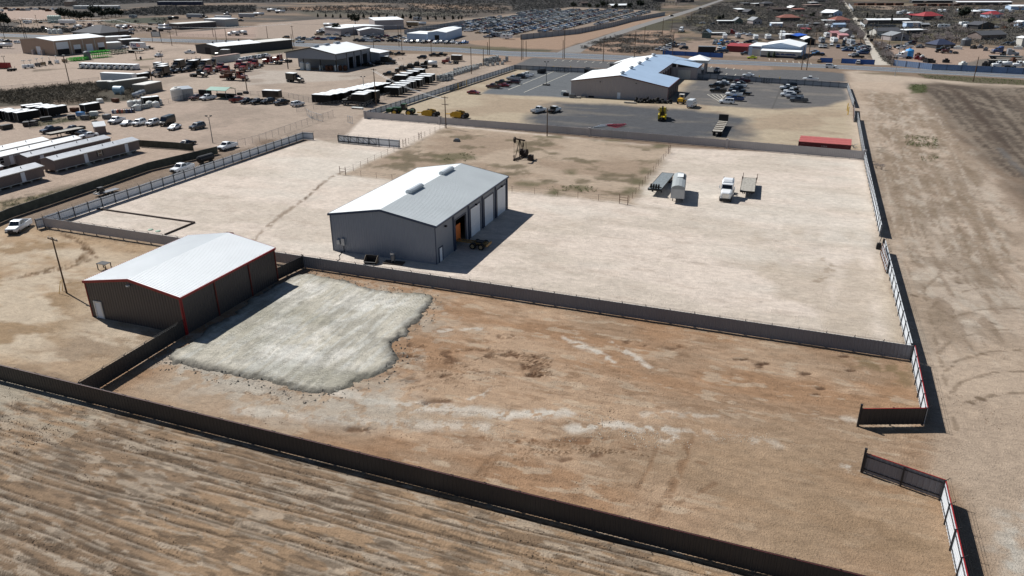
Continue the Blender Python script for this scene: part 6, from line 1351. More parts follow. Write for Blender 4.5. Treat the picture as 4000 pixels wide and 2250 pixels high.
# ---------------------------------------------------------------- poles and lamps
def pole(label,fr,x,y,ty,kind='wood',arms=1,name=None,h=None,lamp=2):
    b=P(fr,x,y)
    if h is None:
        lo,hi=0,41
        for _ in range(40):
            m=(lo+hi)/2; v=Vector((b.x,b.y,m-HC)); w=v.dot(fw); py=1125-FOC*v.dot(up)/w; o=FR[fr]
            if py>o[1]+ty*o[2]:lo=m
            else:hi=m
        h=lo
    d=b.length; r=max(.11,min(.16,.0004*d+.06))
    if kind=='wood':
        t=thing('utility_pole',uniq(label),'utility pole',b); mb=MB(); mb.tube((0,0,-.2),(0,0,h),r*1.15,8,0,r*.8); mb.build('pole_shaft',WOOD,t); mb=MB()
        for k in range(arms):z=h-.35-k*1.9; mb.box(-1.15,1.15,-.06,.06,z-.07,z+.07)
        if arms:mb.build('crossarm',WOOD,t); mb=MB()
        for k in range(arms):
            for x_ in(-1.0,-.4,.4,1.0):z=h-.35-k*1.9; mb.tube((x_,0,z+.07),(x_,0,z+.27),.05,6)
        if arms:mb.build('insulator',GALV,t)
        t.rotation_euler=(0,0,HEAD*-1*0+R(-10))
    elif kind=='bare':
        mb=MB(); mb.tube((0,0,-.2),(0,0,h),r*1.1,8,0,r*.85); t=mb.build('utility_pole',WOOD); t.location=b; tag(t,uniq(label),'utility pole')
    else:
        t=thing('lamp_post',uniq(label),'lamp post',b); mb=MB(); mb.tube((0,0,-.1),(0,0,h-.5),r*.8,8,0,r*.6)
        for s in((-1,1)if lamp==2 else(1,)):mb.tube((0,0,h-.55),(s*.55,0,h-.12),.05,6)
        mb.build('pole_shaft',MIDG if kind=='lamp' else GALV,t)
        for s in((-1,1)if lamp==2 else(1,)):mb=MB(); mb.box(s*.6-.28,s*.6+.28,-.2,.2,h-.14,h+.1); mb.build('lamp_head',DARK,t)
        t.rotation_euler=(0,0,R(20))
    return t
pole('wooden utility pole with yellow guy wires left of the red-trimmed building','i',130,565,0,arms=1,h=8.4)
b=P('i',130,565)
for x,y,lb in((95,545,'yellow guy guard stake at the foot of the nearest utility pole, right one'),(65,570,'yellow guy guard stake at the foot of the nearest utility pole, left one')):
    q=P('i',x,y); mb=MB(); e=b+Vector((0,0,3.2))-q; mb.tube((0,0,0),e*.6,.045,6); o=mb.build('guy_guard',PAINT['yellow']); o.location=q; tag(o,lb,'guy wire guard')
for args in(('utility pole beside the black trailer rows, in front of the tank shed','b',1210,1060,690),('utility pole with two crossarms by the taupe fence','b',1912,1290,970,'wood',2),('bare pole in front of the taupe fence, right of the pump jack','c',353,1370,1090,'bare'),
             ('tall pale lamp mast at the right, before the highway','d',1275,765,270,'mast',1),('twin headed lamp post by the grey suv in the left yard','a',2143,1440,1165,'lamp'),('tall bare pole in the scrub left of the long white trailer','a',707,865,560,'bare'),
             ('twin lamp post before the black truck row','a',1635,650,515,'lamp'),('twin lamp post among the black trailers','b',1090,950,770,'lamp'),('pole rising from the grey open storage container','a',1545,890,690,'bare'),('pole beside the red crane truck','a',2490,940,700,'bare'),
             ('utility pole on the left highway, taller of a pair','b',383,470,260),('utility pole on the left highway, shorter of a pair','b',370,500,340,'bare'),('pole on the far side of the left highway near the pale lot','b',118,385,260,'bare'),('pole in front of the low tan site office','b',992,410,255,'bare'),
             ('pole at the highway right of the white ridge of the tank shed','b',1470,520,265,'bare'),('pole behind the tank shed annex','b',1185,485,345,'bare'),('pole before the highway by the black pickups','b',1765,545,425,'bare'),('pole standing among the white totes','b',2168,745,470,'bare'),('pole behind the white totes','b',2290,660,485,'bare'),
             ('tall pole at the junction of the highway, first of a pair','b',2350,552,290,'bare'),('short pole at the junction of the highway, second of a pair','b',2332,550,425,'bare'),('tall pole in front of the workshop corner fence','c',95,605,350,'bare'),('pole just right of the tall corner pole','c',110,592,400,'bare'),('short pole by the corner of the workshop lot','c',142,572,410,'bare'),
             ('thick pole at the workshop entrance, shorter one','c',512,588,405,'bare'),('thick pole at the workshop entrance, taller one','c',527,590,270,'bare'),('pole at the corner of the salvage wall','c',630,330,130,'bare'),('utility pole with crossarm behind the workshop roof, left','c',917,622,388),('pole behind the workshop ridge','c',1232,584,315,'bare'),
             ('pole in the waste triangle, middle','c',1330,442,265,'bare'),('tall pole at the weedy field by the white semi','c',1512,372,185,'bare'),('pole right of the white semi in the weedy field','c',1605,325,195,'bare'),('pole at the right end of the bright blue fence','c',1612,572,320,'bare'),('pole at the left end of the bright blue fence','c',1535,556,420,'bare'),
             ('lamp post standing in stacked tyres in the left workshop lot','c',345,862,620,'lamp'),('pole at the salvage lot behind the white semi','c',1905,345,205,'bare'),('pole in the far weedy field by the side road','c',1955,175,65,'bare'),('pole farther along the side road','c',2073,118,40,'bare'),('pole on the bend of the weedy track','c',1800,245,115,'bare'),
             ('leaning pole before the auto shop annex, left of a pair','d',335,702,465,'bare'),('leaning pole before the auto shop annex, right of a pair','d',388,706,395,'bare'),('dark leaning pole at the verge of the highway, far right','d',2063,823,570,'bare'),('pole by the camper vans behind the auto shop','d',130,410,230,'bare'),
             ('tall pole by the camper row','d',470,480,290,'bare'),('pole at the left edge on the highway','a',48,390,280,'bare'),('utility pole pair on the left highway, left leg','a',248,382,210),('utility pole pair on the left highway, right leg','a',268,382,240,'bare'),('pole pair behind the tan storage blocks, left leg','a',1208,388,255,'bare'),
             ('pole pair behind the tan storage blocks, right leg','a',1222,388,290,'bare'),('utility pole by the sign on the highway','a',1732,462,320),('pole over the black steel shed','a',2280,408,280,'bare'),('short pole left of the one over the black steel shed','a',2180,420,300,'bare'),('utility pole in the pale yard at the far left','a',382,268,150),
             ('small lamp post by the red bin at the left edge','a',48,635,565,'lamp'),('pole in the far yard by the tank trailers','a',1780,362,250,'bare'),('pole by the far fence of the tanker trucks','a',2148,372,280,'bare'),('thin lamp post near the blue barrel','a',1375,598,525,'bare'),
             ('pole on the dirt road beside the dark bins, nearest','m',2140,882,540,'bare'),('pole on the dirt road beside the dark bins, second','m',2060,822,470,'bare'),('pole at the dirt road by the board fence','m',1968,640,455,'bare'),('pole in the hedge at the foot of the dirt road','m',2250,1065,720,'bare'),('pole behind the hedge at the foot of the dirt road','m',2420,1000,700,'bare'),
             ('pole at the far bend of the dirt road','d',950,112,30,'bare'),('second pole at the far bend of the dirt road','d',885,100,45,'bare'),('pole between the dark roofed houses at the right','n',1715,640,440,'bare'),('thin pole by the pale roofed house','n',250,780,600,'bare'),('pole on the salvage lot before the tan building','b',1440,470,250,'bare')):
    pole(*args)
def power_line(label,pts,n=2):
    """sagging wires strung from pole top to pole top"""
    mb=MB()
    for k in range(n):
        for(f1,x1,y1,h1),(f2,x2,y2,h2)in zip(pts,pts[1:]):
            A=P(f1,x1,y1); B=P(f2,x2,y2); prev=None
            for j in range(9):
                u=j/8; q=A.lerp(B,u); q=Vector((q.x+(k-.5)*.9,q.y,h1+(h2-h1)*u-.25-4*u*(1-u)*1.1))
                if prev is not None:mb.tube(prev,q,.03,3,cap=False)
                prev=q
    return tag(mb.build('power_line',MIDG),label,'power line')
power_line('sagging power line along the left highway behind the black shed',[('a',248,382,13),('a',1208,388,12),('a',1732,462,11),('b',383,470,13)])
power_line('sagging power line from the left highway to the salvage yard corner',[('b',383,470,13),('b',992,410,12),('b',1470,520,14),('b',2350,552,14),('c',527,590,15)])
power_line('sagging power line from the trailer rows to the taupe fence pole',[('b',1210,1060,11.4),('b',1912,1290,8.4)])
power_line('sagging power line behind the blue-roofed workshop',[('c',917,622,12),('c',1232,584,14),('c',1612,572,14),('d',335,702,13)])
# ---------------------------------------------------------------- pump jack
p=P('g',85,950); t=thing('pump_jack','dark rusty pump jack standing alone in the barbed wire lot','pump jack',p,R(78)); t.scale=(.85,)*3; PJ=mat('pumpjack_paint',(46,36,32),.8,.1,.3,1.5)
mb=MB(); mb.box(-3.0,3.4,-.55,-.35,.1,.4); mb.box(-3.0,3.4,.35,.55,.1,.4); [mb.box(x-.1,x+.1,-.34,.34,.12,.38)for x in(-2.8,-1,.8,2.4)]; mb.build('skid',PJ,t)
mb=MB()
for s in(-1,1):mb.tube((-1.6,s*.7,.4),(-.4,s*.1,5.2),.11,6); mb.tube((.9,s*.7,.4),(-.3,s*.1,5.2),.09,6); mb.tube((-1.1,s*.45,2.4),(.3,s*.4,2.4),.06,6)
mb.build('samson_post',PJ,t)
mb=MB(); mb.tube((-2.9,0,6.1),(2.3,0,4.6),.22,8); mb.box(-.55,-.15,-.25,.25,5.1,5.5); mb.build('walking_beam',PJ,t)
mb=MB(); mb.prism([(-3.0,6.6),(-2.6,6.5),(-2.6,5.2),(-2.95,4.9),(-3.35,5.4),(-3.4,6.2)],-.22,.22); mb.build('horse_head',PJ,t)
mb=MB(); mb.tube((-3.35,0,.2),(-3.35,0,5.4),.035,6); mb.build('polished_rod',DARK,t); mb=MB(); mb.lathe((-3.35,0,0),(0,0,1),[(0,.3),(.5,.3),(.55,.16),(1.3,.16),(1.35,.25),(1.5,.25)],8); mb.build('wellhead',PJ,t)
mb=MB()
for s in(-1,1):mb.tube((2.2,s*.45,4.6),(1.9,s*.75,1.5),.06,6); mb.prism([(1.0,.6),(2.4,.5),(2.9,1.2),(2.6,2.2),(1.5,2.4),(.8,1.5)],s*.85-.12,s*.85+.12)
mb.build('crank_counterweight',PJ,t); mb=MB(); mb.box(1.1,2.3,-.55,.55,.42,2.1,.15,.1); mb.lathe((3.0,-.5,.9),(0,1,0),[(0,.4),(1.0,.4)],10); mb.build('gearbox',PJ,t)
mb=MB(); mb.tube((3.9,1.5,0),(3.9,1.5,4.4),.09,6); mb.box(3.75,4.05,1.35,1.65,2.4,3.4); mb.tube((2.1,1.4,0),(2.1,1.4,5.6),.04,5); mb.build('control_post',PJ,t)
q=P('g',190,970); mb=MB(); mb.box(-.5,.5,-.6,.6,0,1.3); mb.tube((-.9,0,.2),(.9,0,.2),.12); o=mb.build('control_box',PJ); o.location=q; tag(o,'rusty box on the ground right of the pump jack skid','control box')
# ---------------------------------------------------------------- three containers side by side
RC=mat('red_container',(172,92,88),.6,.0,.10,1.2); RCD=mat('shaded_red_container',(92,30,34),.6,.1,.12,1.2)  # wall red darker than the roof: shade of the front put into the colour
K5=400/2576; FR['u']=(3050,500,K5)
A=P('u',450,335,2.6); B=P('u',1775,435,2.6); E=P('u',460,185,2.6); h=math.atan2(B.y-A.y,B.x-A.x); L=(B-A).length; DP=(E-A).length/3
for q in range(3):
    o=Vector((A.x,A.y,0))+Vector((-math.sin(h),math.cos(h),0))*(DP*q)
    t=thing('shipping_container',('nearest of three red containers side by side behind the taupe fence','middle of three red containers side by side behind the taupe fence','farthest of three red containers side by side behind the taupe fence')[q],'container',o,h,'red shipping containers'); w=DP-.06
    mb=MB(); ribbed(mb,L,.15,2.55,.32,.04); st=len(mb.v); ribbed(mb,L,.15,2.55,.32,.04); mb.xf(Matrix.Translation((0,w-.03,0)),st); mb.box(.01,.06,.03,w-.05,.15,2.55); mb.box(L-.06,L-.01,.03,w-.05,.15,2.55); mb.build('side_wall',[RCD,RCD],t)
    mb=MB(); mb.box(0,L,-.02,w,2.553,2.6)
    for k in range(40):x=.1+k*(L-.2)/40; mb.box(x,x+.16,.06,w-.06,2.6,2.64)
    mb.build('roof',RC,t); mb=MB()
    for x in(0,L-.12):
        for y in(-.06,w-.1):mb.box(x,x+.12,y,y+.12,0,2.66)
    mb.build('corner_post',RCD,t)
    if q==0:
        mb=MB()
        for i in range(4):mb.lathe((L*.45+i*.36,-.055,1.9),(0,-1,0),[(0,.13),(.02,.13)],5)
        for i in range(3):mb.lathe((L*.45+.14+i*.36,-.055,1.45),(0,-1,0),[(0,.13),(.02,.13)],5)
        mb.build('painted_emblem',mat('dull_white_mark',(150,140,138),.6),t); mb=MB(); mb.box(.5,1.4,-.062,-.05,2.15,2.25); mb.box(L-1.2,L-.5,-.062,-.05,2.1,2.18); mb.build('painted_code',mat('faded_mark',(130,80,80),.6),t)
q=P('u',1820,510); mb=MB()
for k in range(9):a=k*.7; mb.tube((0,0,.1+k*.08),(math.cos(a)*1.0,math.sin(a)*.7,.3+.12*k),.05,4)
o=mb.build('scrap_pipes',MIDG); o.location=q; tag(o,'small tangle of grey pipes right of the red containers','scrap')
# ---------------------------------------------------------------- green tractor and two scrapers
p=P('b',1490,1155); t=thing('farm_tractor','big green articulated tractor with yellow wheels beside the taupe fence','tractor',p,R(8))
mb=MB(); mb.box(-3.6,-.6,-.65,.65,1.1,2.3,.1,.15); mb.build('hood',GRN,t); mb=MB(); mb.box(-.55,1.0,-.8,.8,1.5,1.75); mb.box(-.5,.95,-.82,.82,3.25,3.45,.06,.06); [mb.box(x-.05,x+.05,s*.74-.05,s*.74+.05,1.76,3.24)for x in(-.45,.9)for s in(-1,1)]; mb.build('cab',GRN,t)
mb=MB(); mb.box(-.42,.87,-.7,.7,1.76,3.24); mb.build('glazing',GLASS,t); mb=MB(); mb.box(1.02,3.2,-.7,.7,1.0,1.7); mb.box(-5.4,-3.62,-1.2,1.2,.9,1.9); mb.build('rear_frame',GRN,t)
big=wheel_mesh(.98,.6,PAINT['yellow'])
for pn,me,pl,sb in wheels([(x,s*1.15)for x in(-2.4,2.2)for s in(-1,1)],big)+wheels([(x,s*1.85)for x in(-2.4,2.2)for s in(-1,1)],big):o=link(pn,me,t); o.location=pl; [link(sn,sm,o)for sn,sm in sb]
for k,(x,y,lb)in enumerate(((1745,1170,'yellow dirt scraper next to the green tractor'),(2035,1185,'yellow dirt scraper farther from the green tractor'))):
    p=P('b',x,y); t=thing('dirt_scraper',lb,'scraper',p,R(-5),'yellow scrapers'); mb=MB()
    mb.prism([(-2.0,.4),(1.2,.35),(1.9,1.0),(1.6,1.9),(.2,2.1),(-1.2,1.9),(-2.2,1.3)],-1.3,-1.15); mb.prism([(-2.0,.4),(1.2,.35),(1.9,1.0),(1.6,1.9),(.2,2.1),(-1.2,1.9),(-2.2,1.3)],1.15,1.3); mb.box(-1.9,1.3,-1.14,1.14,.4,.6); mb.build('bowl',YEL,t)
    mb=MB(); mb.tube((-2.0,0,1.0),(-4.3,0,.9),.16,6); mb.tube((-2.0,-1.1,1.2),(-3.2,0,1.0),.1,6); mb.tube((-2.0,1.1,1.2),(-3.2,0,1.0),.1,6); mb.build('drawbar',YEL,t)
    mb=MB(); mb.lathe((-.3,0,.62),(0,0,1),[(0,1.05),(.7,1.0),(1.2,.7),(1.7,.1)],9); mb.build('soil_load',mat('dark_soil',(70,60,54),.95,0,.3,2),t)
    mb=MB(); mb.box(1.7,3.2,-.2,.2,.9,1.15); mb.tube((1.2,0,1.9),(2.6,0,1.6),.12,6); mb.build('rear_arm',DARK,t)
    for pn,me,pl,sb in wheels([(2.4,s*y_)for s in(-1,1)for y_ in(.55,1.1)],wheel_mesh(.75,.5,MIDG)):o=link(pn,me,t); o.location=pl; [link(sn,sm,o)for sn,sm in sb]
# ---------------------------------------------------------------- wrecker truck, seen from behind
p=P('c',1500,1250); p2=P('c',1525,1150); hd=math.atan2((p2-p).y,(p2-p).x)
t=spawn('semi','tow_truck','yellow tow truck with a dark boom, seen from behind on the dark gravel','truck',Vector(((p.x+p2.x)/2,(p.y+p2.y)/2,0)),hd,None,'towyellow')
mb=MB(); [mb.box(-3.9,-.2,s*1.02-.22,s*1.02+.22,.7,1.9)for s in(-1,1)]; mb.box(-3.9,-.2,-.79,.79,1.13,1.3); mb.build('wrecker_body',PAINT['towyellow'],t)
mb=MB(); mb.tube((-.6,0,1.3),(-3.4,0,4.3),.24,6); mb.box(-1.6,-.4,-.5,.5,1.31,2.4); mb.tube((-3.4,0,4.3),(-3.6,0,3.4),.1,6); mb.build('boom',DARK,t); mb=MB(); mb.box(-4.6,-3.5,-.2,.2,.4,.7); mb.box(-4.6,-4.4,-1.1,1.1,.4,.6); mb.tube((-4.5,0,.6),(-3.95,0,1.9),.14); mb.build('wheel_lift',DARK,t)
# road roller
p=P('c',1705,1040); t=thing('road_roller','yellow road roller at the corner of the blue-roofed workshop','roller',p,R(85)); mb=MB(); mb.box(-2.2,.6,-.85,.85,.9,1.8,.1,.1); mb.box(.6,2.6,-1.05,-.95,.5,.9); mb.box(.6,2.6,.95,1.05,.5,.9); mb.build('body',YEL,t)
mb=MB(); mb.lathe((2.0,-.93,.72),(0,1,0),[(0,.7),(1.86,.7)],18); mb.build('drum',MIDG,t); mb=MB(); mb.box(-.9,.6,-.8,.8,2.9,3.05); [mb.box(x-.05,x+.05,s*.72-.05,s*.72+.05,1.8,2.9)for x in(-.8,.5)for s in(-1,1)]; mb.build('canopy',TRIMP,t)
for pn,me,pl,sb in wheels([(-1.3,.95),(-1.3,-.95)],wheel_mesh(.7,.5,YEL)):o=link(pn,me,t); o.location=pl; [link(sn,sm,o)for sn,sm in sb]
# trailer dolly nosing out of the open bay of the grey workshop
q=P('f',2190,1195); t=thing('truck_chassis','bare yellow-framed truck chassis sticking out of the open bay of the grey workshop','truck',(q.x,q.y,0),R(180)); mb=MB(); mb.box(-2.6,5.2,-.5,-.35,.75,.98); mb.box(-2.6,5.2,.35,.5,.75,.98); [mb.box(x-.1,x+.1,-.34,.34,.78,.95)for x in(-2.4,-1,.6,2.2,4)]; mb.box(-2.75,-2.61,-1.1,1.1,.6,.95); mb.build('frame',mat('tan_frame',(150,120,74),.7,0,.1),t)
mb=MB(); mb.box(-1.8,-.6,-.55,.55,1.0,1.15); mb.box(3.2,6.5,-1.2,1.2,1.0,2.9); mb.build('fifth_wheel',DARK,t)
mb=MB(); mb.box(2.9,3.1,-1.35,1.35,.7,3.4); mb.build('orange_panel',ORANGE,t)
for pn,me,pl,sb in wheels([(x,s*.95)for x in(-.3,-1.75)for s in(-1,1)],wheel_mesh(.52,.6,mat('tan_rim',(150,132,100),.6))):o=link(pn,me,t); o.location=pl; [link(sn,sm,o)for sn,sm in sb]
# loader bucket and compressor on a board by the grey workshop wall
p=P('f',1175,1345); t=thing('loader_bucket','dark open loader bucket lying against the front wall of the grey workshop','bucket',p,R(8)); mb=MB()
pr=[(0,0),(0,1.15),(.12,1.15),(.12,.12),(.9,.12),(1.25,.45),(1.35,.38),(1.0,0)]; mb.prism([(y,z)for y,z in pr],-.95,.95); mb.xf(Matrix.Rotation(-math.pi/2,4,'Z')); mb.build('shell',DARK,t); mb=MB(); [mb.prism([(0,0),(0,1.15),(.5,1.0),(1.25,.45),(1.0,0)],a,b_)for a,b_ in((-1.0,-.955),(.955,1.0))]; mb.xf(Matrix.Rotation(-math.pi/2,4,'Z')); mb.build('cheek',mat('tan_worn',(120,108,92),.7,0,.2,2),t); mb=MB(); mb.box(-1.0,1.0,-1.55,-1.36,.05,.12); mb.build('cutting_edge',MIDG,t)
p=P('f',1390,1360); mb=MB(); mb.box(-1.6,1.6,-.7,.7,.02,.16); o=mb.build('timber_platform',mat('dark_timber',(64,54,46),.9,0,.2,2)); o.location=p; o.rotation_euler=(0,0,R(6)); tag(o,'dark timber platform by the front wall of the grey workshop','platform')
t=thing('air_compressor','small grey upright tank with motor on the timber platform','compressor',p+Vector((-.2,.1,.16)),0); mb=MB(); mb.lathe((0,0,.2),(0,0,1),[(0,.25),(.08,.36),(.9,.36),(1.05,.2)],12); mb.build('tank',MIDG,t); mb=MB(); mb.box(-.3,.3,-.28,.28,1.22,1.55); [mb.tube((math.cos(a)*.28,math.sin(a)*.28,0),(math.cos(a)*.3,math.sin(a)*.3,.3),.04,5)for a in(0,2.1,4.2)]; mb.build('motor',GALV,t)
mb=MB(); pts=[P('f',875,1190,.0),P('f',860,1260),P('f',835,1290),P('f',845,1320),P('f',825,1335)]; [mb.tube((a.x,a.y,.05),(b_.x,b_.y,.05),.04,5)for a,b_ in zip(pts,pts[1:])]; tag(mb.build('power_cable',DARK),'dark cable on the ground below the electrical boxes of the grey workshop','cable')
# pipe line bordering the plot by the left fence
pts=[P('e',945,812),P('e',1960,955),P('e',1660,1078)]; mb=MB(); [mb.tube((a.x,a.y,.14),(b_.x,b_.y,.14),.16,8)for a,b_ in zip(pts,pts[1:])]; tag(mb.build('ground_pipe',mat('dark_pipe',(62,50,44),.85,0,.2,2)),'long dark pipe laid in an angle on the ground behind the taupe fence','pipe')
for x,y,lb in((1515,1025,'green septic lid set in the ground by the pipe, left one'),(1590,1040,'green septic lid set in the ground by the pipe, right one')):mb=MB(); mb.lathe((0,0,0),(0,0,1),[(0,.45),(.1,.45),(.16,.3)],12); o=mb.build('septic_lid',mat('pale_green_lid',(136,158,140),.7)); o.location=P('e',x,y); tag(o,lb,'lid')
# red angle stub and ladder like frame by the red-trimmed building
mb=MB(); mb.box(-.6,.6,-.12,.12,0,.25); mb.tube((-.5,0,.2),(.5,0,.2),.1); o=mb.build('ridge_bar',RUST); o.location=Vector((-75.22,82.3,6.2)); tag(o,'rust coloured bar end at the far ridge of the red-trimmed building','bar')
p=P('i',450,380); mb=MB(); [mb.box(x-.05,x+.05,y-.05,y+.05,0,1.0)for x in(-.8,.8)for y in(-.5,.5)]; mb.box(-.9,.9,-.6,.6,1.0,1.06); o=mb.build('saw_horse',DARK); o.location=p+Vector((-.6,.5,0)); tag(o,'dark steel stand behind the red-trimmed building','stand')
# steel pile: red truss frames and grey channels
p=P('c',985,1272)
for k in range(4):
    mb=MB(); Lx=5.0; mb.box(-Lx/2,Lx/2,-.55,-.43,0,.14); mb.box(-Lx/2,Lx/2,.43,.55,0,.14); [mb.box(-Lx/2+.5+i*1.0-.05,-Lx/2+.5+i*1.0+.05,-.42,.42,.02,.12)for i in range(5)]
    o=mb.build('steel_ladder',mat('pink_red_steel',(150,60,76),.6)); o.location=p+Vector((.6+k*.5,.3*k,.16*k)); o.rotation_euler=(0,0,R(-35+k*22)); tag(o,('lowest','second','third','topmost')[k]+' red ladder-like steel frame in the pile on the dark gravel','steel frame','red frames in the pile')
for k in range(4):
    mb=MB(); mb.box(-2.0,2.0,-.16,.16,0,.2); o=mb.build('steel_channel',GALV); o.location=P('c',885+k*22,1280-k*8); o.rotation_euler=(0,0,R(40)); tag(o,('first','second','third','fourth')[k]+' grey steel channel from the left beside the red frames','steel channel','grey channels by the red frames')
# tyre heap
tyre=MB(); tyre.lathe((0,0,-.2),(0,0,1),[(0,.42),(.05,.56),(.35,.56),(.4,.42)],12); TY=tyre.mesh('tyre',RUBBER)
random.seed(11); a,b_=P('c',1225,1035),P('c',1600,1045)
ordn=lambda k:('first','second','third','fourth','fifth','sixth','seventh','eighth','ninth','tenth','eleventh','twelfth')[k]if k<12 else f'{k+1}th'
for lay in range(3):
    n=(17,13,8)[lay]
    for k in range(n):
        u=(k+.5)/n*(1 if lay<2 else .75)+.02; q=a.lerp(b_,min(u,1)); o=link('tyre',TY); o.location=q+Vector((0,(k%2)*.9+lay*.3,.25+lay*.45)); o.rotation_euler=(random.uniform(-.5,.5)+(1.4 if k%3==0 else 0),random.uniform(-.4,.4),random.uniform(0,3))
        if k%3==0:o.location.z+=.3
        tag(o,f"black tyre in the heap by the workshop wall, {('bottom', 'middle', 'top')[lay]} layer, {ordn(k)} from left",'tyre','tyres heaped by the workshop')
for k in range(6):
    o=link('tyre',TY); q=P('c',345,858); o.location=q+Vector(((k%3-1)*.85,(k//3)*.9-.4,.22)); tag(o,f'black tyre around the lamp post foot in the left lot, {ordn(k)} one','tyre','tyres round the lamp post')
p=P('c',1190,1040); mb=MB(); mb.box(-2,2,-.5,.5,0,.45); mb.box(-1.9,1.9,-.4,.4,.45,.5); o=mb.build('timber_bundle',PLANK); o.location=p; o.rotation_euler=(0,0,R(-3)); tag(o,'pale timber bundle left of the tyre heap','timber bundle')
for k,(x,y,s,m,lb)in enumerate(((522,955,1.3,POLY,'white tote left of the blue-roofed workshop corner'),(545,965,1.0,DARK,'dark crate beside the white tote by the workshop'),(610,985,1.2,MIDG,'grey drum rack at the workshop front corner'),(660,988,.5,PLANK,'low scrap board by the workshop front wall, left'),(715,982,.5,PLANK,'low scrap board by the workshop front wall, middle'),(800,978,.45,DARK,'dark scrap at the workshop front wall'),(750,970,.4,MIDG,'small grey scrap at the workshop front wall'))):
    mb=MB(); w=1.0; mb.box(-w,w,-.6,.6,0,s,.05,.05); mb.box(-w*.8,w*.8,-.4,.4,s,s+.1); o=mb.build(('tote','crate','drum_rack','scrap_board','scrap_board','scrap_steel','scrap_steel')[k],m); o.location=P('c',x,y); tag(o,lb,'scrap')
p=P('c',298,740); t=thing('roll_off_load','black tarped roll of scrap beside the left back fence of the workshop lot','tarped load',p,R(70)); mb=MB(); [mb.lathe((-2+k*1.0,0,1.0),(1,0,0),[(0,.7),(.1,1.0),(.9,1.0),(1.0,.7)],10)for k in range(4)]; mb.build('rolled_bale',DARK,t); mb=MB(); mb.prism([(-2,0),(2.2,0),(2.2,.3),(-2,.3)],-.9,.9); mb.build('skid',MIDG,t)
mb=MB(); mb.box(-2.6,2.6,-1.0,1.0,0,1.6,.1,.1); mb.box(-2.2,-.4,-.6,.6,1.6,2.3); mb.box(.4,1.2,-.5,.5,1.6,2.0); o=mb.build('generator_set',DARK); o.location=P('c',790,735); tag(o,'dark machine block by the back fence behind the workshop corner','machine')
# yellow bollards
for fr,x,y,lb in(('c',418,720,'left yellow bollard of the back gate in the left lot'),('c',588,722,'right yellow bollard of the back gate in the left lot'),('b',2035,905,'yellow bollard by the dark gate in the left white fence, near one'),('b',2118,868,'yellow bollard by the dark gate in the left white fence, far one'),('c',2482,822,'yellow bollard of the right back gate, left one'),('d',112,838,'yellow bollard of the right back gate, right one'),('d',795,1118,'yellow bollard inside the right gate, far one'),('d',803,1155,'yellow bollard inside the right gate, near one')):
    mb=MB(); mb.lathe((0,0,0),(0,0,1),[(0,.14),(2.3,.14),(2.42,.08)],8); o=mb.build('bollard',PAINT['yellow']); o.location=P(fr,x,y); tag(o,lb,'bollard','yellow bollards')
# dark lattice gates on the workshop fences
for fr,a_,b2,lb in(('b',(1950,920),(2080,870),'dark lattice gate in the left white fence of the workshop yard'),('c',(440,730),(560,738),'dark lattice gate in the left back fence'),('c',(2500,838),(2576,848),'dark lattice gate in the right back fence')):
    A,B=P(fr,*a_),P(fr,*b2); t=thing('lattice_gate',lb,'gate',A+Vector((.35,-.3,0)),math.atan2((B-A).y,(B-A).x)); L=(B-A).length; mb=MB(); [mb.box(0,L,-.06,.06,z-.06,z+.06)for z in(.3,2.0)]; n=max(3,int(L/1.6)); [mb.box(L*k/n-.05,L*k/n+.05,-.055,.055,.36,1.94)for k in range(n+1)]; mb.build('gate_frame',DARK,t); mb=MB(); [mb.tube((L*k/n+.05,0,.4),(L*(k+1)/n-.05,0,1.9),.05,5)for k in range(n)]; mb.build('brace',DARK,t)
# person by the grey pickup in the front lot
def person(label,p,hd,shirt,trousers):
    mb=bpy.data.meshes.new('body'); vs=[(0,0,.92),(0,0,1.2),(0,0,1.42),(0,0,1.54),(0,0,1.68),(0,.2,1.4),(.05,.28,1.12),(.12,.27,.88),(0,-.2,1.4),(.05,-.28,1.12),(.12,-.27,.88),(0,.1,.88),(.02,.12,.48),(0,.13,.06),(.14,.13,.04),(0,-.1,.88),(-.02,-.12,.48),(-.04,-.13,.06),(.1,-.13,.04)]
    es=[(0,1),(1,2),(2,3),(3,4),(2,5),(5,6),(6,7),(2,8),(8,9),(9,10),(0,11),(11,12),(12,13),(13,14),(0,15),(15,16),(16,17),(17,18)]
    mb.from_pydata(vs,es,[]); o=link('person',mb); md=o.modifiers.new('skin','SKIN'); o.modifiers.new('sub','SUBSURF').levels=1
    rr=[.15,.17,.19,.06,.11,.07,.05,.04,.07,.05,.04,.1,.075,.05,.05,.1,.075,.05,.05]
    for v,r_ in zip(mb.skin_vertices[0].data,rr):v.radius=(r_,r_)
    mb.skin_vertices[0].data[0].use_root=True
    dg=bpy.context.evaluated_depsgraph_get(); me=bpy.data.meshes.new_from_object(o.evaluated_get(dg)); o.modifiers.clear(); o.data=me
    for m in(shirt,trousers,mat('skin',(170,120,96),.6)):me.materials.append(m)
    for f in me.polygons:c=f.center; f.material_index=2 if c.z>1.5 else(0 if c.z>.95 else 1)
    smooth(me); o.location=p; o.rotation_euler=(0,0,hd); tag(o,label,'person')
    h=MB(); h.lathe((0,0,1.70),(0,0,1),[(0,.125),(.07,.12),(.12,.06)],10); h.build('hair',DARK,o)
person('person in dark clothes standing beside the grey pickup in the front lot',P('c',2030,712),R(10),mat('dark_shirt',(40,44,56),.9),mat('dark_trousers',(34,36,44),.9))
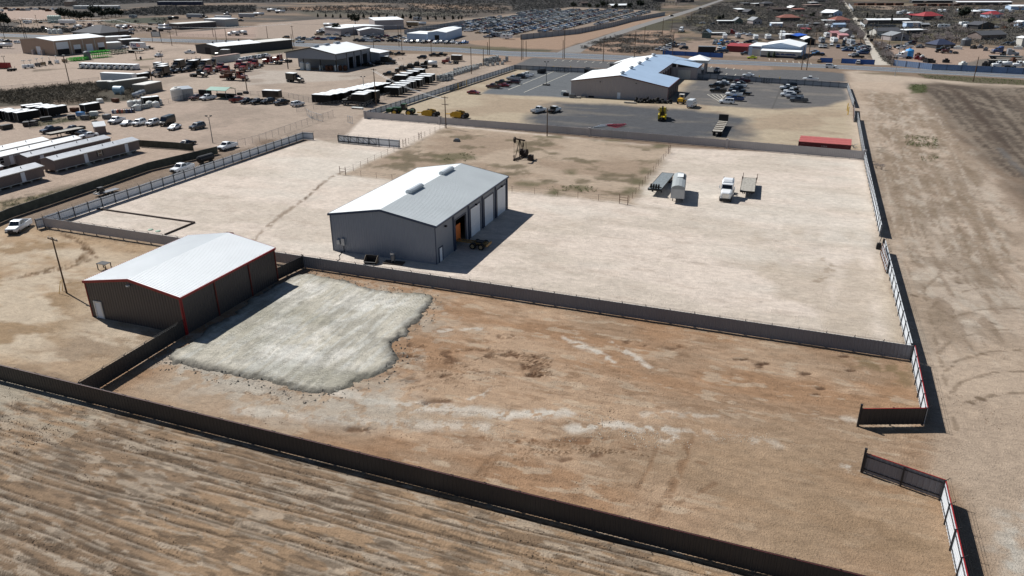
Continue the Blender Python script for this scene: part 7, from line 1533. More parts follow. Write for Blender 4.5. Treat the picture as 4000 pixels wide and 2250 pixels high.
# ---------------------------------------------------------------- totes, tanks and yard gear
def tote_proto():
    b=MB(); b.box(-.5,.5,-.5,.5,.15,1.08,.04,.04); b.lathe((0,0,1.08),(0,0,1),[(0,.16),(.06,.16)],8); c=MB()
    for z in(.2,.5,.8,1.1):c.box(-.55,.55,-.56,-.53,z-.02,z+.02); c.box(-.55,.55,.53,.56,z-.02,z+.02); c.box(-.56,-.53,-.53,.53,z-.02,z+.02); c.box(.53,.56,-.53,.53,z-.02,z+.02)
    for x in(-.54,0,.54):
        for y in(-.545,.545):c.box(x-.02,x+.02,y-.02,y+.02,.15,1.12)
    c.box(-.56,.56,-.56,.56,0,.13); return[('bottle',b.mesh('bottle',POLY),(0,0,0),[]),('cage',c.mesh('cage',MIDG),(0,0,0),[])]
PROTO['tote']=tote_proto(); random.seed(5)
def totes(fr,a,b_,n,rows,lab,stack=1,dep=1.3):
    A,B=P(fr,*a),P(fr,*b_)
    d=(B-A).normalized(); nrm=Vector((-d.y,d.x,0))
    for j in range(rows):
        for k in range(n):
            for s in range(stack if(k+j)%3 else 1):
                q=A.lerp(B,k/max(1,n-1))+nrm*dep*j+Vector((random.uniform(-.12,.12),random.uniform(-.12,.12),s*1.15))
                spawn('tote','liquid_tote',f"white caged tote {lab}, {ordn(k)} along, row {('one', 'two', 'three', 'four', 'five')[j]}{', upper' if s else ''}",'tote',q,R(random.uniform(-8,8)),'white totes by the workshop fence',None,1.12)
totes('b',(1860,820),(1970,800),5,2,'in the dark end stack',2); totes('b',(1950,775),(2230,690),12,3,'in the main cluster',1); totes('b',(2005,715),(2300,655),9,1,'in the back line',1); totes('b',(2325,640),(2450,612),7,2,'in the far block',2); totes('b',(2330,665),(2480,650),4,1,'scattered before the far block'); totes('b',(2500,625),(2525,618),2,1,'alone at the right',2)
for k in range(5):spawn('tote','liquid_tote',ordn(k)+' white caged tote from the left among the poly tanks','tote',P('a',1350+k*32,1112-k*6),R(20*k),'white totes in the left yard',None,1.25)
def tank(label,fr,x,y,r,h,m=POLY,name='poly_tank',lying=False,hd=0,cat='tank',group=None):
    mb=MB()
    if lying:mb.lathe((-h/2,0,r+.25),(1,0,0),[(0,r*.5),(r*.3,r),(h-r*.3,r),(h,r*.5)],14); mb.box(-h*.35,-h*.25,-r*.7,r*.7,0,r*.6); mb.box(h*.25,h*.35,-r*.7,r*.7,0,r*.6)
    else:mb.lathe((0,0,0),(0,0,1),[(0,r),(h,r),(h+r*.25,r*.75),(h+r*.35,r*.3),(h+r*.5,r*.25)],16)
    o=mb.build(name,m); o.location=P(fr,x,y); o.rotation_euler=(0,0,R(hd)); return tag(o,uniq(label),cat,group)
for k,(x,y)in enumerate(((1320,1070),(1375,1062),(1420,1060),(1385,1110),(1510,1075),(1575,1078),(1550,1050),(1600,1050))):tank(f'white round poly tank in the group by the black trailer, {ordn(k)} from left','a',x,y,1.1,1.5,name='poly_tank',group='poly tanks in the left yard')
for k in range(3):tank(f'grey propane tank lying left of the grey container, {ordn(k)} from left','a',1370+k*32,985-k*14,.8,2.4,GALV,'propane_tank',True,80,group='propane tanks')
tank('bluish white water tank lying in the scrub','a',1200,945,1.3,4.0,mat('bluish_tank',(170,196,210),.5),'water_tank',True,10); tank('round tan storage tank beside the grey tool shed','a',1788,1005,1.9,3.6,TRIMP,'storage_tank')
for k in range(10):
    m=(PAINT['blue'],POLY,PAINT['orange'],RUST,PAINT['orange'],PAINT['tan'],PAINT['blue'],PAINT['navy'],PAINT['blue'],PAINT['navy'])[k]; mb=MB(); mb.lathe((0,0,0),(0,0,1),[(0,.38),(.35,.4),(.7,.38),(1.1,.38),(1.14,.3)],10); o=mb.build('drum',m); o.location=P('a',1140+k*23,1142-k*1); tag(o,('blue','white','orange','rusty','orange','tan','blue','navy','blue','navy')[k]+f' drum, {ordn(k)} from left in the drum line','drum','drums in the left yard')
for k,(x,y,m,lb)in enumerate(((815,1155,PAINT['lightblue'],'pale blue open tub before the lone black trailer'),(860,1190,BLACKM,'black skip box before the lone black trailer'),(950,1150,POLY,'white bin right of the black skip box'),(725,1185,DARK,'dark scrap skid by the trailers'),(470,1205,BLACKM,'black low trailer box by the mobile homes'),(70,1285,BLACKM,'black box at the left edge above the mobile homes'),(1080,1180,MIDG,'grey metal bin left of the white pickup row'),(345,1245,BLACKM,'black cube bin beside the scrap near the trailers'),(270,1255,BLACKM,'small black bin at the left of the grass strip'),(1010,1020,POLY,'white container can in the scrub'),(1165,1015,RUST,'brown crate at the edge of the scrub'),(755,1110,RUST,'rusty pump skid left of the lone black trailer'))):
    mb=MB(); w=1.5 if k in(4,5)else 1.1; mb.box(-w,w,-.8,.8,.15,1.3,-.08,-.05); mb.box(-w*.9,w*.9,-.7,.7,1.3,1.36); mb.box(-w*.8,w*.8,-.6,.6,0,.15); o=mb.build(('tub','skip_box','bin','scrap_skid','trailer_box','steel_box','bin','bin','bin','can','crate','pump_skid')[k],m); o.location=P('a',x,y+15); o.rotation_euler=(0,0,R(k*17)); tag(o,lb,'bin')
for k in range(4): # tanks under the open front
    tank(f'white poly tank in the shade of the tank shed front, {ordn(k)} from left','b',(475,530,655,815)[k],(700,705,705,712)[k],(1.3,1.1,.8,1.0)[k],(3.0,2.8,1.8,2.2)[k],group='tanks in the shed front')
tank('white poly tank on a stand in the tank shed','b',585,655,1.3,2.4); mb=MB()
for k,x in enumerate((720,760,850,900)):tank(f'rust coloured drum stack in the tank shed front, {ordn(k)} from left','b',x,712,.9,2.0,RUST,'drum_stack')
# light towers
lt=MB(); lt.box(-1.2,1.2,-.7,.7,.5,1.7,.15,.1); lt.box(-1.3,1.3,-.75,.75,.4,.5); ms=MB(); ms.tube((0,0,1.7),(0,0,3.4),.07,6); lh=MB(); [lh.box(-.7+k*.45-.18,-.7+k*.45+.18,-.12,.12,3.4,3.75)for k in range(4)]
PROTO['light_tower']=[('housing',lt.mesh('housing',[PAINT['white']]),(0,0,0),[]),('mast',ms.mesh('mast',DARK),(0,0,0),[]),('lamp_head',lh.mesh('lamp_head',POLY),(0,0,0),[])]+wheels([(0,.8),(0,-.8)],WH)
for k,(x,y,c)in enumerate(((255,690,'white'),(318,685,'white'),(385,670,'grey'),(440,660,'tan'),(508,650,'black'),(575,640,'white'),(655,630,'tan'))):spawn('light_tower','light_tower',f"{c} mobile light tower, {ordn(k)} from left before the tan warehouse",'light tower',P('a',x,y),R(60+k*20),'light towers in the left yard',c)
# skid units with round tank ends
sk=MB(); sk.box(-1.3,1.3,-.2,3.2,.3,2.3); rf=MB(); rf.box(-1.32,1.32,-.3,3.25,2.303,2.4); ov=MB(); ov.box(-1.1,.1,-.24,-.203,.6,2.1); tn=MB(); tn.lathe((.1,-1.6,1.0),(0,1,0),[(0,.25),(.1,.6),(1.3,.6)],12); bs=MB(); bs.box(-1.3,1.3,-1.7,-.21,.1,.35); bs.box(-1.3,1.3,-.2,3.2,.05,.29)
PROTO['tank_skid']=[('housing',sk.mesh('housing',[PAINT['white']]),(0,0,0),[]),('roof',rf.mesh('roof',R_WHITE),(0,0,0),[]),('opening',ov.mesh('opening',DARK),(0,0,0),[]),('tank',tn.mesh('tank',POLY),(0,0,0),[]),('skid_base',bs.mesh('skid_base',DARK),(0,0,0),[])]
A,B=P('a',830,690),P('a',1345,705)
for k in range(10):spawn('tank_skid','pump_house',f'white skid pump house with a round tank end, {ordn(k)} from left in the line','pump house',A.lerp(B,k/9.),R(14),'pump houses in a line',('white','white','silver')[k%3])
spawn('tank_skid','pump_house','single grey skid pump house at the left of the black truck row','pump house',P('a',1575,685),R(14),'pump houses in a line','silver')
# bright green racks
GR=mat('bright_green_steel',(66,190,48),.5,0,.15,1.5)
def rack(label,fr,x,y,L,W_,h,hd,m=GR):
    mb=MB()
    for z in(.1,h*.5,h):
        mb.box(-L/2,L/2,-W_/2-.06,-W_/2+.06,z-.08,z+.08); mb.box(-L/2,L/2,W_/2-.06,W_/2+.06,z-.08,z+.08)
    n=int(L/1.2)
    for k in range(n+1):
        x_=-L/2+L*k/n; mb.box(x_-.07,x_+.07,-W_/2-.05,-W_/2+.05,0,h-.09); mb.box(x_-.07,x_+.07,W_/2-.05,W_/2+.05,0,h-.09); mb.box(x_-.2,x_+.2,-W_/2+.07,W_/2-.07,h*.5-.05,h*.5+.05); mb.box(x_-.2,x_+.2,-W_/2+.07,W_/2-.07,h-.3,h-.1)
    o=mb.build('steel_rack',m); o.location=P(fr,x,y); o.rotation_euler=(0,0,R(hd)); return tag(o,label,'rack','bright green racks')
for k in range(4):rack(f'bright green steel rack in the low line before the tan warehouse, {ordn(k)} from left','a',725+k*40,615-k*3,3.6,2.4,1.6,15)
for k in range(4):rack(f'bright green steel rack in the tall block, {ordn(k)} from left','a',945+k*42,585-k*4,3.6,3,3.4,15)
for k in range(4):rack(f'dark green rusty rack right of the bright green block, {ordn(k)} from left','a',1140+k*38,548-k*5,3.4,2.5,2.0,15,mat('olive_steel',(70,92,64),.7,0,.3,2))
tank('square grey tank among the bright green racks','a',885,600,1.6,3.6,MIDG,'steel_tank')
# red bin, canopy, sign, crane truck
p=P('a',35,690); t=thing('roll_off_bin','red open roll-off bin cut by the left edge of the picture','bin',p,R(15)); mb=MB(); mb.box(-4,3.2,-1.2,1.2,.3,.45); mb.box(-4,3.2,-1.25,-1.15,.45,2.6); mb.box(-4,3.2,1.15,1.25,.45,2.6); mb.box(3.1,3.2,-1.14,1.14,.45,2.6); mb.build('bin_body',mat('bin_red',(140,34,36),.6),t); mb=MB(); [mb.box(-4+k*1.0,-3.9+k*1.0,-1.33,-1.253,.4,2.6)for k in range(8)]; mb.build('bin_rib',mat('bin_red',(140,34,36),.6),t)
for k in range(3):mb=MB(); mb.box(-.6,.6,-.5,.5,.3,1.1); mb.tube((0,0,1.1),(.2,0,2.0),.08); mb.tube((-.7,-.5,.3),(-.7,.5,.3),.3,8); o=mb.build('pump_unit',DARK); o.location=P('a',95+k*30,718-k*3); tag(o,f'dark pump unit right of the red roll-off bin, {ordn(k)} from left','pump unit')
p=P('a',2235,985); t=thing('open_canopy','green roofed open canopy over equipment in the left yard','canopy',p,R(5)); mb=MB(); quadroof(mb,[(-4,-3,2.9),(4,-3,2.9),(4,0,3.7),(-4,0,3.7)]); quadroof(mb,[(-4,0,3.7),(4,0,3.7),(4,3,2.9),(-4,3,2.9)]); mb.build('roof',mat('green_roof',(72,128,112),.5),t); mb=MB(); [mb.box(x-.08,x+.08,y-.08,y+.08,0,2.88)for x in(-3.8,3.8)for y in(-2.8,2.8)]; mb.build('canopy_post',MIDG,t); mb=MB(); mb.box(-3.4,3.4,1.5,2.6,0,1.2); mb.box(-9,-4.3,-.5,.4,.8,2.6); mb.build('workbench',DARK,t)
for k in range(4):mb=MB(); mb.box(-.7,.7,-.45,.45,.2,.9); mb.lathe((-.6,-.5,.4),(0,1,0),[(0,.4),(1.0,.4)],10); mb.lathe((.6,-.5,.4),(0,1,0),[(0,.4),(1.0,.4)],10); o=mb.build('quad_bike',DARK); o.location=P('a',2290+k*62,985-k*14); tag(o,f'dark small vehicle right of the green canopy, {ordn(k)} from left','quad bike')
p=P('a',1582,425); t=thing('roadside_sign','white two-post roadside sign board on the near verge of the highway','sign',p,R(15)); mb=MB(); mb.box(-3,-2.8,-.1,.1,0,6.5); mb.box(2.8,3,-.1,.1,0,6.5); mb.build('sign_post',DARK,t); mb=MB(); mb.box(-2.75,2.75,-.12,.12,3.2,6.4); mb.build('sign_board',MIDG,t); mb=MB(); mb.box(-2.5,2.5,-.15,-.125,3.5,6.1); mb.build('sign_face',POLY,t)
p=P('a',2390,810); t=spawn('flat_truck','crane_truck','rusty red crane truck with a laid down mast in the middle of the left yard','truck',p,R(5),None,'red',1.15); mb=MB(); mb.box(-5.5,3.2,-.35,.35,2.7,3.2); [mb.tube((-5.4+k,-.35,2.7),(-4.9+k,-.35,3.2),.06,5)for k in range(8)]; mb.box(-4.5,-2.5,-1.1,1.1,1.3,2.4); mb.box(-6.6,-4.5,-.9,.9,.7,1.6); mb.build('derrick_mast',RUST,t)
for fr,x,y,m,lb in(('a',1418,600,PAINT['navy'],'blue barrel beside the thin lamp post'),):mb=MB(); mb.lathe((0,0,0),(0,0,1),[(0,.5),(.6,.55),(1.5,.5),(1.55,.4)],10); o=mb.build('barrel',m); o.location=P(fr,x,y); tag(o,lb,'barrel')
# chain link gates and odd pieces by the open ground in the middle
for fr,a_,b2,lb in(('b',(515,1160),(560,1195),'short leaning chain link gate at the yard entrance, left leaf'),('b',(560,1190),(670,1225),'long chain link gate standing open at the yard entrance'),('b',(925,1235),(970,1245),'chain link gate leaf standing alone on the open ground')):
    A,B=P(fr,*a_),P(fr,*b2); t=thing('wire_gate',lb,'gate',A,math.atan2((B-A).y,(B-A).x)); L=max(2.5,(B-A).length); mb=MB(); [mb.tube((0,0,z),(L,0,z),.04,6)for z in(.15,2.0)]; [mb.tube((x,0,0),(x,0,2.2),.045,6)for x in(0,L/2,L)]; mb.tube((0,0,.2),(L/2,0,1.95),.03,5); mb.build('gate_frame',GALV,t); mb=MB(); mb.quad((0,0,.15),(L,0,.15),(L,0,2),(0,0,2)); mb.build('netting',NET,t)
p=P('b',1020,1095); mb=MB(); mb.box(-2,2,-.7,.7,.3,.5); mb.box(-1.9,-1.7,-.6,.6,0,.3); mb.box(1.7,1.9,-.6,.6,0,.3); o=mb.build('work_table',POLY); o.location=p; tag(o,'low white rack on the ground before the chain link fence','rack')
p=P('f',2020,135); mb=MB(); mb.box(-.8,.8,-.6,.6,0,.55,.15,.15); mb.box(-.5,.5,-.4,.4,.55,.75,.1,.1); o=mb.build('rubble_block',MIDG); o.location=p; tag(o,'grey block lying in the barbed wire lot','block')
p=P('e',1090,660); t=thing('equipment_trailer','flat trailer with a small black loader, half hidden by the white fence','trailer',p,R(85)); t.scale=(.75,)*3; mb=MB(); mb.box(-3.6,3,-1.0,1.0,.6,.75); mb.build('deck',MIDG,t); mb=MB(); mb.box(-2.8,-1.2,-.6,.6,1.0,1.9); mb.tube((-1.5,-.6,1.7),(-4.0,-.6,.9),.1); mb.tube((-1.5,.6,1.7),(-4.0,.6,.9),.1); mb.box(-2.7,-1.3,-.55,.55,1.9,2.3); mb.build('mini_loader',BLACKM,t); [link('wheel',WH[0],t).__setattr__('location',(x,s*1.1,.38))for x in(-.6,.5)for s in(-1,1)]
tank('dark lying tank between the screened fence and the white fence','e',2075,345,.8,4.6,DARK,'lying_tank',True,85)
# ---------------------------------------------------------------- houses of the town beyond the highway
HW=dict(w=W_PALE,b=W_BLUE,d=W_DIM,t=W_TAUPE,k=W_BRICK,r=W_BROWN,g=mat('grey_green_wall',(96,106,98),.8,0,.1),p=mat('pinkish_wall',(176,140,136),.8,0,.1),x=W_DARK)
HR=dict(w=R_WHITE,s=R_SHING,r=R_RED,n=R_BRWN,t=R_TAN,b=R_BLUE,g=mat('grey_roof_sheet',(128,132,136),.7,0,.1),p=mat('pink_roof',(180,128,132),.7,0,.1),x=mat('brown_roof',(62,50,46),.9,0,.2))
for fr,p0,p1,dep,h,rh,w,r,kd,nm,lb,land in(
    ('m',(240,435),(640,432),11,3,2.2,'d','n','hip','house','salmon tiled hip roof house left in the town','salmon roofed house'),
    ('m',(1345,480),(1640,472),10,2.8,2.4,'p','n','hip','house','red-brown hip roof house beside the dirt road','red-brown roofed house'),
    ('m',(1115,485),(1335,485),6,2.6,.2,'x','w','flat','carport','white roofed carport left of the red-brown house',None),
    ('m',(1310,330),(1490,322),14,3.2,1.8,'b','w','gable','house','pale gabled house with white roof by the upper dirt road','white gabled house'),
    ('m',(1085,330),(1300,330),8,2.8,.2,'d','w','flat','lean_to','long white lean-to left of the pale gabled house',None),
    ('m',(1295,572),(1562,568),5,2.6,.8,'b','b','gable_long','mobile_home','blue-grey mobile home below the red-brown house','blue-grey mobile home'),
    ('m',(1275,745),(1450,740),5,2.4,1.0,'p','p','gable_long','cottage','small pink roofed cottage behind the motorhome',None),
    ('m',(1520,758),(1680,756),7,3.4,1.6,'t','g','gable','shed','grey gabled shed beside the dirt road trees','grey gabled shed'),
    ('m',(1425,790),(1605,790),4,2.2,.8,'p','p','shed','lean_to','pink roofed lean-to below the grey gabled shed',None),
    ('m',(455,215),(590,212),8,2.8,1.6,'d','w','gable','house','small dark house with white gabled roof in the upper town',None),
    ('m',(535,245),(735,240),6,2.4,.8,'r','n','shed','shed','brown flat shed in front of the small dark house',None),
    ('m',(90,240),(410,232),9,2.4,1.4,'x','x','gable_long','house','dark brown low house at the left of the upper town','dark brown low house'),
    ('m',(770,155),(1085,150),9,2.6,.3,'d','t','flat','house','long flat tan roof house in the upper town','flat tan house'),
    ('m',(865,112),(1000,110),8,3.2,.3,'x','w','flat','house','white edged house behind the flat tan house',None),
    ('m',(925,45),(1190,42),8,2.6,.8,'d','g','gable_long','house','grey roofed house near the top edge left of the dirt road',None),
    ('m',(60,545),(290,545),5,2.6,.5,'b','w','gable_long','mobile_home','pale mobile home with white roof edge, left of the salmon roofed house',None),
    ('m',(895,545),(1060,540),5,2.4,.4,'x','g','flat','shed','dark flat shed in the trees left of the carport',None),
    ('m',(350,790),(520,780),6,2.6,.4,'r','w','flat','shed','brown shed with white roof behind the auto shop',None),
    ('m',(575,795),(770,770),5,1.9,.8,'x',None,'shed','tarp_shed','shed under a bright blue tarp','blue tarp shed'),
    ('m',(725,905),(935,905),8,3.0,1.2,'x','w','gable','carport','white arched carport with a dark opening behind the auto shop','white arched carport'),
    ('m',(730,660),(850,655),4,2.2,.6,'x','r','shed','shed','small red roofed shed in the bare trees',None),
    ('d',(1000,240),(1420,238),8,2.8,.8,'d','w','gable_long','house','very long white roofed house right of the dirt road','long white roofed house'),
    ('d',(1430,185),(1540,183),7,2.6,.8,'x','r','gable_long','house','small bright red roof left of the big red hip roof',None),
    ('d',(1560,205),(1755,200),13,3.2,3.0,'x','r','hip','house','big house with bright red hip roof in the right town','big red roofed house'),
    ('d',(2240,185),(2365,180),10,3,2.6,'b','r','hip','house','house with bright red peaked roof at the far right','far right red roofed house'),
    ('d',(1388,282),(1540,282),7,3.6,.2,'b','w','flat','building','white flat roofed block in the right town','white flat block'),
    ('d',(1540,285),(1620,285),6,2.6,.8,'x','g','gable_long','shed','dark shed attached right of the white flat block',None),
    ('d',(1390,345),(1590,340),8,2.4,.3,'x','w','flat','porch','pale cream flat porch roof under the trees','cream porch roof'),
    ('d',(1090,362),(1330,358),9,2.8,1.8,'w','s','gable_long','house','white walled house with dark shingle roof right of the dirt road','dark shingled house'),
    ('d',(1235,410),(1415,405),9,2.8,1.8,'t','g','gable','house','grey gabled house in front of the dark shingled one','grey gabled house'),
    ('d',(2140,405),(2390,395),10,2.8,1.9,'r','s','gable_long','house','brown walled house with dark shingle roof standing alone at the right','lone brown house'),
    ('d',(2110,295),(2270,285),9,2.8,1.8,'x','s','gable','house','black roofed house behind the tall pole at the right','black roofed house'),
    ('d',(2098,400),(2132,402),2,2.6,.1,'w','w','flat','garden_wall','cream wall stub left of the lone brown house',None),
    ('d',(2440,100),(2600,100),12,3.4,1,'b','w','gable_long','building','white building at the right edge near the top',None),
    ('d',(1900,55),(2450,55),12,3.5,.6,'d','w','gable_long','warehouse','very long white roofed warehouse at the top right edge','long top warehouse'),
    ('d',(1450,30),(1900,30),12,3.2,.6,'x','w','gable_long','warehouse','long white roofed warehouse at the top, left of the longest',None),
    ('d',(2060,150),(2150,148),9,2.8,.8,'d','w','shed','shed','white slanted roof shed in the right town, left one',None),
    ('d',(2190,145),(2290,142),9,2.8,.8,'d','b','shed','shed','pale slanted roof shed in the right town, right one',None),
    ('d',(2520,270),(2620,270),8,3.0,1,'b','w','gable','house','white house cut by the right edge','right edge white house'),
    ('d',(2545,470),(2640,470),6,4.5,.6,'w','w','gable','building','tall white building cut by the right edge near the truck yard',None),
    ('d',(1690,490),(1880,485),9,2.0,2.6,'x',None,'hip','tarp_tent','dark blue tarpaulin mound behind the truck yard','blue tarp mound'),
    ('q',(1315,490),(1650,490),7,2.4,.3,'x','w','flat','house','low house with white porch roof in the left town','white porch house'),
    ('q',(1650,495),(1805,495),9,2.8,2.2,'g','g','gable','house','grey-green gabled house beside the white porch house','grey-green house'),
    ('q',(2010,495),(2190,490),8,3.0,2.2,'t','g','gable','house','grey gabled house right of the grey-green one','second grey gabled house'),
    ('q',(1710,255),(1850,250),7,2.8,.8,'d','w','shed','house','small house with slanted white roof in the bare trees','slanted roof house'),
    ('q',(1900,300),(2060,295),8,2.6,2,'x','s','gable','house','dark gabled house in the bare trees','dark gabled house'),
    ('q',(2390,235),(2600,230),9,2.6,1,'r','x','gable_long','house','low brown house left of the salmon roofed one',None),
    ('q',(1820,115),(1960,112),7,2.6,.6,'d','g','flat','house','grey flat house at the top of the left town',None),
    ('q',(2060,125),(2220,120),8,2.6,.5,'d','w','flat','house','white roofed flat house at the top of the left town',None),
    ('q',(2230,130),(2430,125),9,3,2,'d','s','hip','house','dark hip roof house at the top of the left town',None),
    ('q',(0,40),(250,40),10,3.2,1,'d','g','gable_long','house','grey house behind the salvage yard trees, left one',None),
    ('q',(480,48),(830,45),10,3.4,1.2,'d','s','gable_long','house','blue-grey house by the far end of the side road',None),
    ('q',(985,765),(1120,770),6,3.4,1.6,'g','b','gable','shed','pale blue-grey barn shed in the salvage lot across the highway','blue-grey barn shed'),
    ('q',(1140,710),(1450,712),3,1.4,.2,'x','w','flat','long_rack','long low white rack behind the barn shed',None),
    ('c',(1000,85),(1210,80),10,3,1.2,'d','w','gable_long','house','white roofed house among the dark trees behind the salvage yard','white roofed tree house'),
    ('c',(700,60),(770,58),8,3,1.4,'d','x','gable_long','house','brown house among the trees behind the salvage yard',None),
):
    rm=HR[r]if r else mat('blue_tarp',(36,92,190),.6,0,.12)if nm=='tarp_shed' else mat('dark_blue_tarp',(40,50,76),.7,0,.15)
    t,L=bld(nm,lb,nm.replace('_',' '),fr,p0,p1,dep,h,rh,HW[w],rm,kd,None,None,2 if nm=='house' else 0,land)
    if nm=='carport' and kd=='gable':mb=MB(); mb.box(.4,L-.4,-.06,-.003,0,2.7); mb.build('opening',INSIDE,t)
for fr,x,y,hd,lb in(('m',1185,700,100,'white camper end-on left of the pink cottage'),('m',1330,800,285,'big white motorhome nose-on by the grey gabled shed'),('m',1670,840,285,'small white motorhome right of the big one'),('m',1085,800,100,'grey camper left of the big motorhome'),('m',295,665,280,'white camper behind the brown white-roofed shed'),('m',285,745,280,'white van-like camper next to the brown white-roofed shed'),
                        ('m',700,530,190,'white camper alone below the dark flat shed'),('m',1200,525,280,'white camper in front of the white roofed carport'),('m',10,735,280,'white camper at the left behind the auto shop'),('q',1450,730,280,'white camper at the left of the camper row'),('q',1715,710,285,'white motorhome second in the camper row'),('q',2070,745,280,'white camper third in the camper row'),('q',2310,740,280,'white camper fourth in the camper row'),
                        ('n',960,525,180,'long white fifth wheel camper in the right town'),('n',1365,475,220,'white camper right of the long fifth wheel, farther one'),('n',1440,520,230,'white camper right of the long fifth wheel, nearer one'),('n',880,215,250,'white camper behind the big red roof, left one'),('n',990,215,250,'white camper behind the big red roof, middle one'),('n',1240,210,250,'white camper behind the big red roof, right one'),('n',1700,225,240,'white camper by the slanted sheds'),('n',2330,225,240,'white camper at the far right'),
                        ('n',2120,230,240,'white camper before the far right red roof'),('n',170,230,240,'white camper near the top of the dirt road, right one'),('n',70,260,240,'white camper near the top of the dirt road, left one'),('n',280,275,240,'white camper beside the small bright red roof'),('b',2520,365,175,'long white fifth wheel camper at the salvage hall'),('b',2420,345,175,'white camper behind the long one at the salvage hall'),('b',1345,180,175,'white camper behind the row of small conifers, left one'),('b',1625,188,175,'white camper behind the row of small conifers, right one')):
    p=P(fr,x,y,1.7); p.z=0; spawn('camper','camper_trailer',uniq(lb),'camper',p,R(hd),'campers in the town',('white','white','silver')[int(x)%3])
# ---------------------------------------------------------------- cars: town lots and the salvage yard
random.seed(21)
COLS=['white']*8+['silver']*5+['grey']*3+['black']*4+['red','maroon','blue','navy','tan','lightblue']
WORD=dict(grey='dark grey',maroon='maroon',navy='dark blue',lightblue='light blue')
def lot(spots,where,group,z=.7,kinds=('sedan','suv','pickup'),far=True):
    for k,(fr,x,y,hd)in enumerate(spots):
        kd=random.choice(kinds); col=random.choice(COLS); p=P(fr,x,y,z); p.z=0; n,c=CAT[kd]
        spawn(('far_' if far else '')+kd,n,f"{WORD.get(col, col)} {'pickup' if kd == 'pickup' else 'suv' if kd == 'suv' else 'car'} {where}, {ordn(k)} from left",c,p,R(hd+random.uniform(-5,5)),group,col)
lot([('q',x,y,265)for x,y in sorted(((1240,870),(1340,878),(1412,885),(1385,812),(1500,842),(1535,905),(1650,888),(1715,905),(1790,888),(1845,905),(1440,965),(1350,960),(1265,830),(1600,850),(1700,850)))],'in the lot left of the auto shop','cars left of the auto shop')
lot([('q',x,y,185)for x,y in sorted(((150,990),(235,1000),(290,960),(350,925),(330,900),(420,930),(580,905),(440,880)))],'by the left end of the bright blue fence','cars by the bright blue fence')
lot([('q',x,y,200)for x,y in sorted(((1900,840),(1960,838),(2030,838),(1430,1035),(1330,1040),(1880,1080),(1215,478),(1830,680),(1960,700)))],'scattered round the service bay','cars round the service bay')
lot([('m',x,y,190)for x,y in sorted([(1560+random.random()*120,960+random.random()*50)for _ in range(9)]+[(1760+random.random()*60,900+random.random()*30)for _ in range(6)]+[(1790+random.random()*60,960+random.random()*60)for _ in range(9)]+[(1870+random.random()*100,930+random.random()*140)for _ in range(22)])],'in the junk lot inside the blue fence','cars in the junk lot')
lot([('m',x,y,270)for x,y in sorted(((1410,940),(1530,850),(1520,900),(1280,890),(1060,935),(1150,940),(700,850),(310,820),(640,855),(1560,790),(1700,750),(1830,690)))],'behind the auto shop lot','cars behind the auto shop')
lot([('m',x,y,185)for x,y in sorted(((940,1030),(1000,1080)))],'beside the auto shop corner','cars beside the auto shop')
lot([('n',x,y,185)for x,y in sorted(((40,940),(110,965),(230,930),(290,880),(490,940),(800,530),(330,840),(2260,880),(2330,890),(2400,870),(2010,545),(2490,560)))],'on the right side of the dirt road','cars right of the dirt road')
lot([('m',x,y,260)for x,y in sorted(((2240,880),(2260,910),(2400,930),(2440,960),(2370,990),(1260,330),(1390,345),(760,330),(700,320)))],'in yards beside the dirt road','cars beside the dirt road')
lot([('b',440+k*48,385+(k%3)*4,185)for k in range(9)]+[('b',630+k*45,345-(k%2)*18,185)for k in range(7)]+[('b',870+k*45,360,185)for k in range(2)],'in the lot of the tan site office','cars at the tan site office')
lot([('b',1020+k*40,405+(k%2)*6,185)for k in range(7)]+[('b',1100+k*42,380-(k%3)*10,185)for k in range(10)]+[('b',1350+k*40,410,185)for k in range(3)],'between the tan office and the salvage hall','cars between office and hall')
lot([('b',1520+k*58,415+(k%2)*5+k*1.2,255)for k in range(11)],'in the line before the salvage hall','cars before the salvage hall')
yard=[(p.x,p.y)for p in PL('b',[(1760,275),(2576,150)])+PL('c',[(190,110),(700,100),(1100,105),(1480,128),(1150,195),(980,235),(600,300),(90,352)])+PL('b',[(2576,385),(2200,385),(2140,330)])]
yx=np.array(yard); sp=[]
hall=P('b',1900,330)
for i in range(-40,60):
    xr=-230+i*6.4
    if i%3==2:continue
    yy=yx[:,1].min()
    while yy<yx[:,1].max():
        yy+=2.75+random.uniform(0,.4)
        if random.random()<.08:continue
        sp.append((xr+random.uniform(-.4,.4),yy))
sp=np.array(sp); ins=(sdist(sp[:,0].astype(np.float32),sp[:,1].astype(np.float32),yard)<-2.5); sp=sp[ins]
hx=P('b',1920,405); clear=(np.abs(sp[:,0]-(hx.x-14))<30)&(sp[:,1]<hx.y+52); sp=sp[~clear]
order=np.argsort(np.hypot(sp[:,0],sp[:,1])); near_,far_=sp[order[:285]],sp[order[285:]]
lanes=sorted(set(np.round((near_[:,0]+230)/6.4).astype(int))); cnt={}
for x,y in sorted(near_.tolist(),key=lambda q:(round((q[0]+230)/6.4),q[1])):
    ln=lanes.index(int(round((x+230)/6.4))); cnt[ln]=cnt.get(ln,0)+1; kd=random.choice(('sedan','sedan','suv','pickup')); col=random.choice(COLS); n,c=CAT[kd]
    spawn('far_'+kd,'salvage_car',f"{WORD.get(col, col)} {'car' if kd == 'sedan' else kd} in the salvage yard, {ordn(ln)} lane from left, {ordn(cnt[ln]-1)} from its near end",'car',Vector((x,y,0)),R(random.choice((0,180))+random.uniform(-4,4)),'cars in the salvage yard',col)
simple=[]
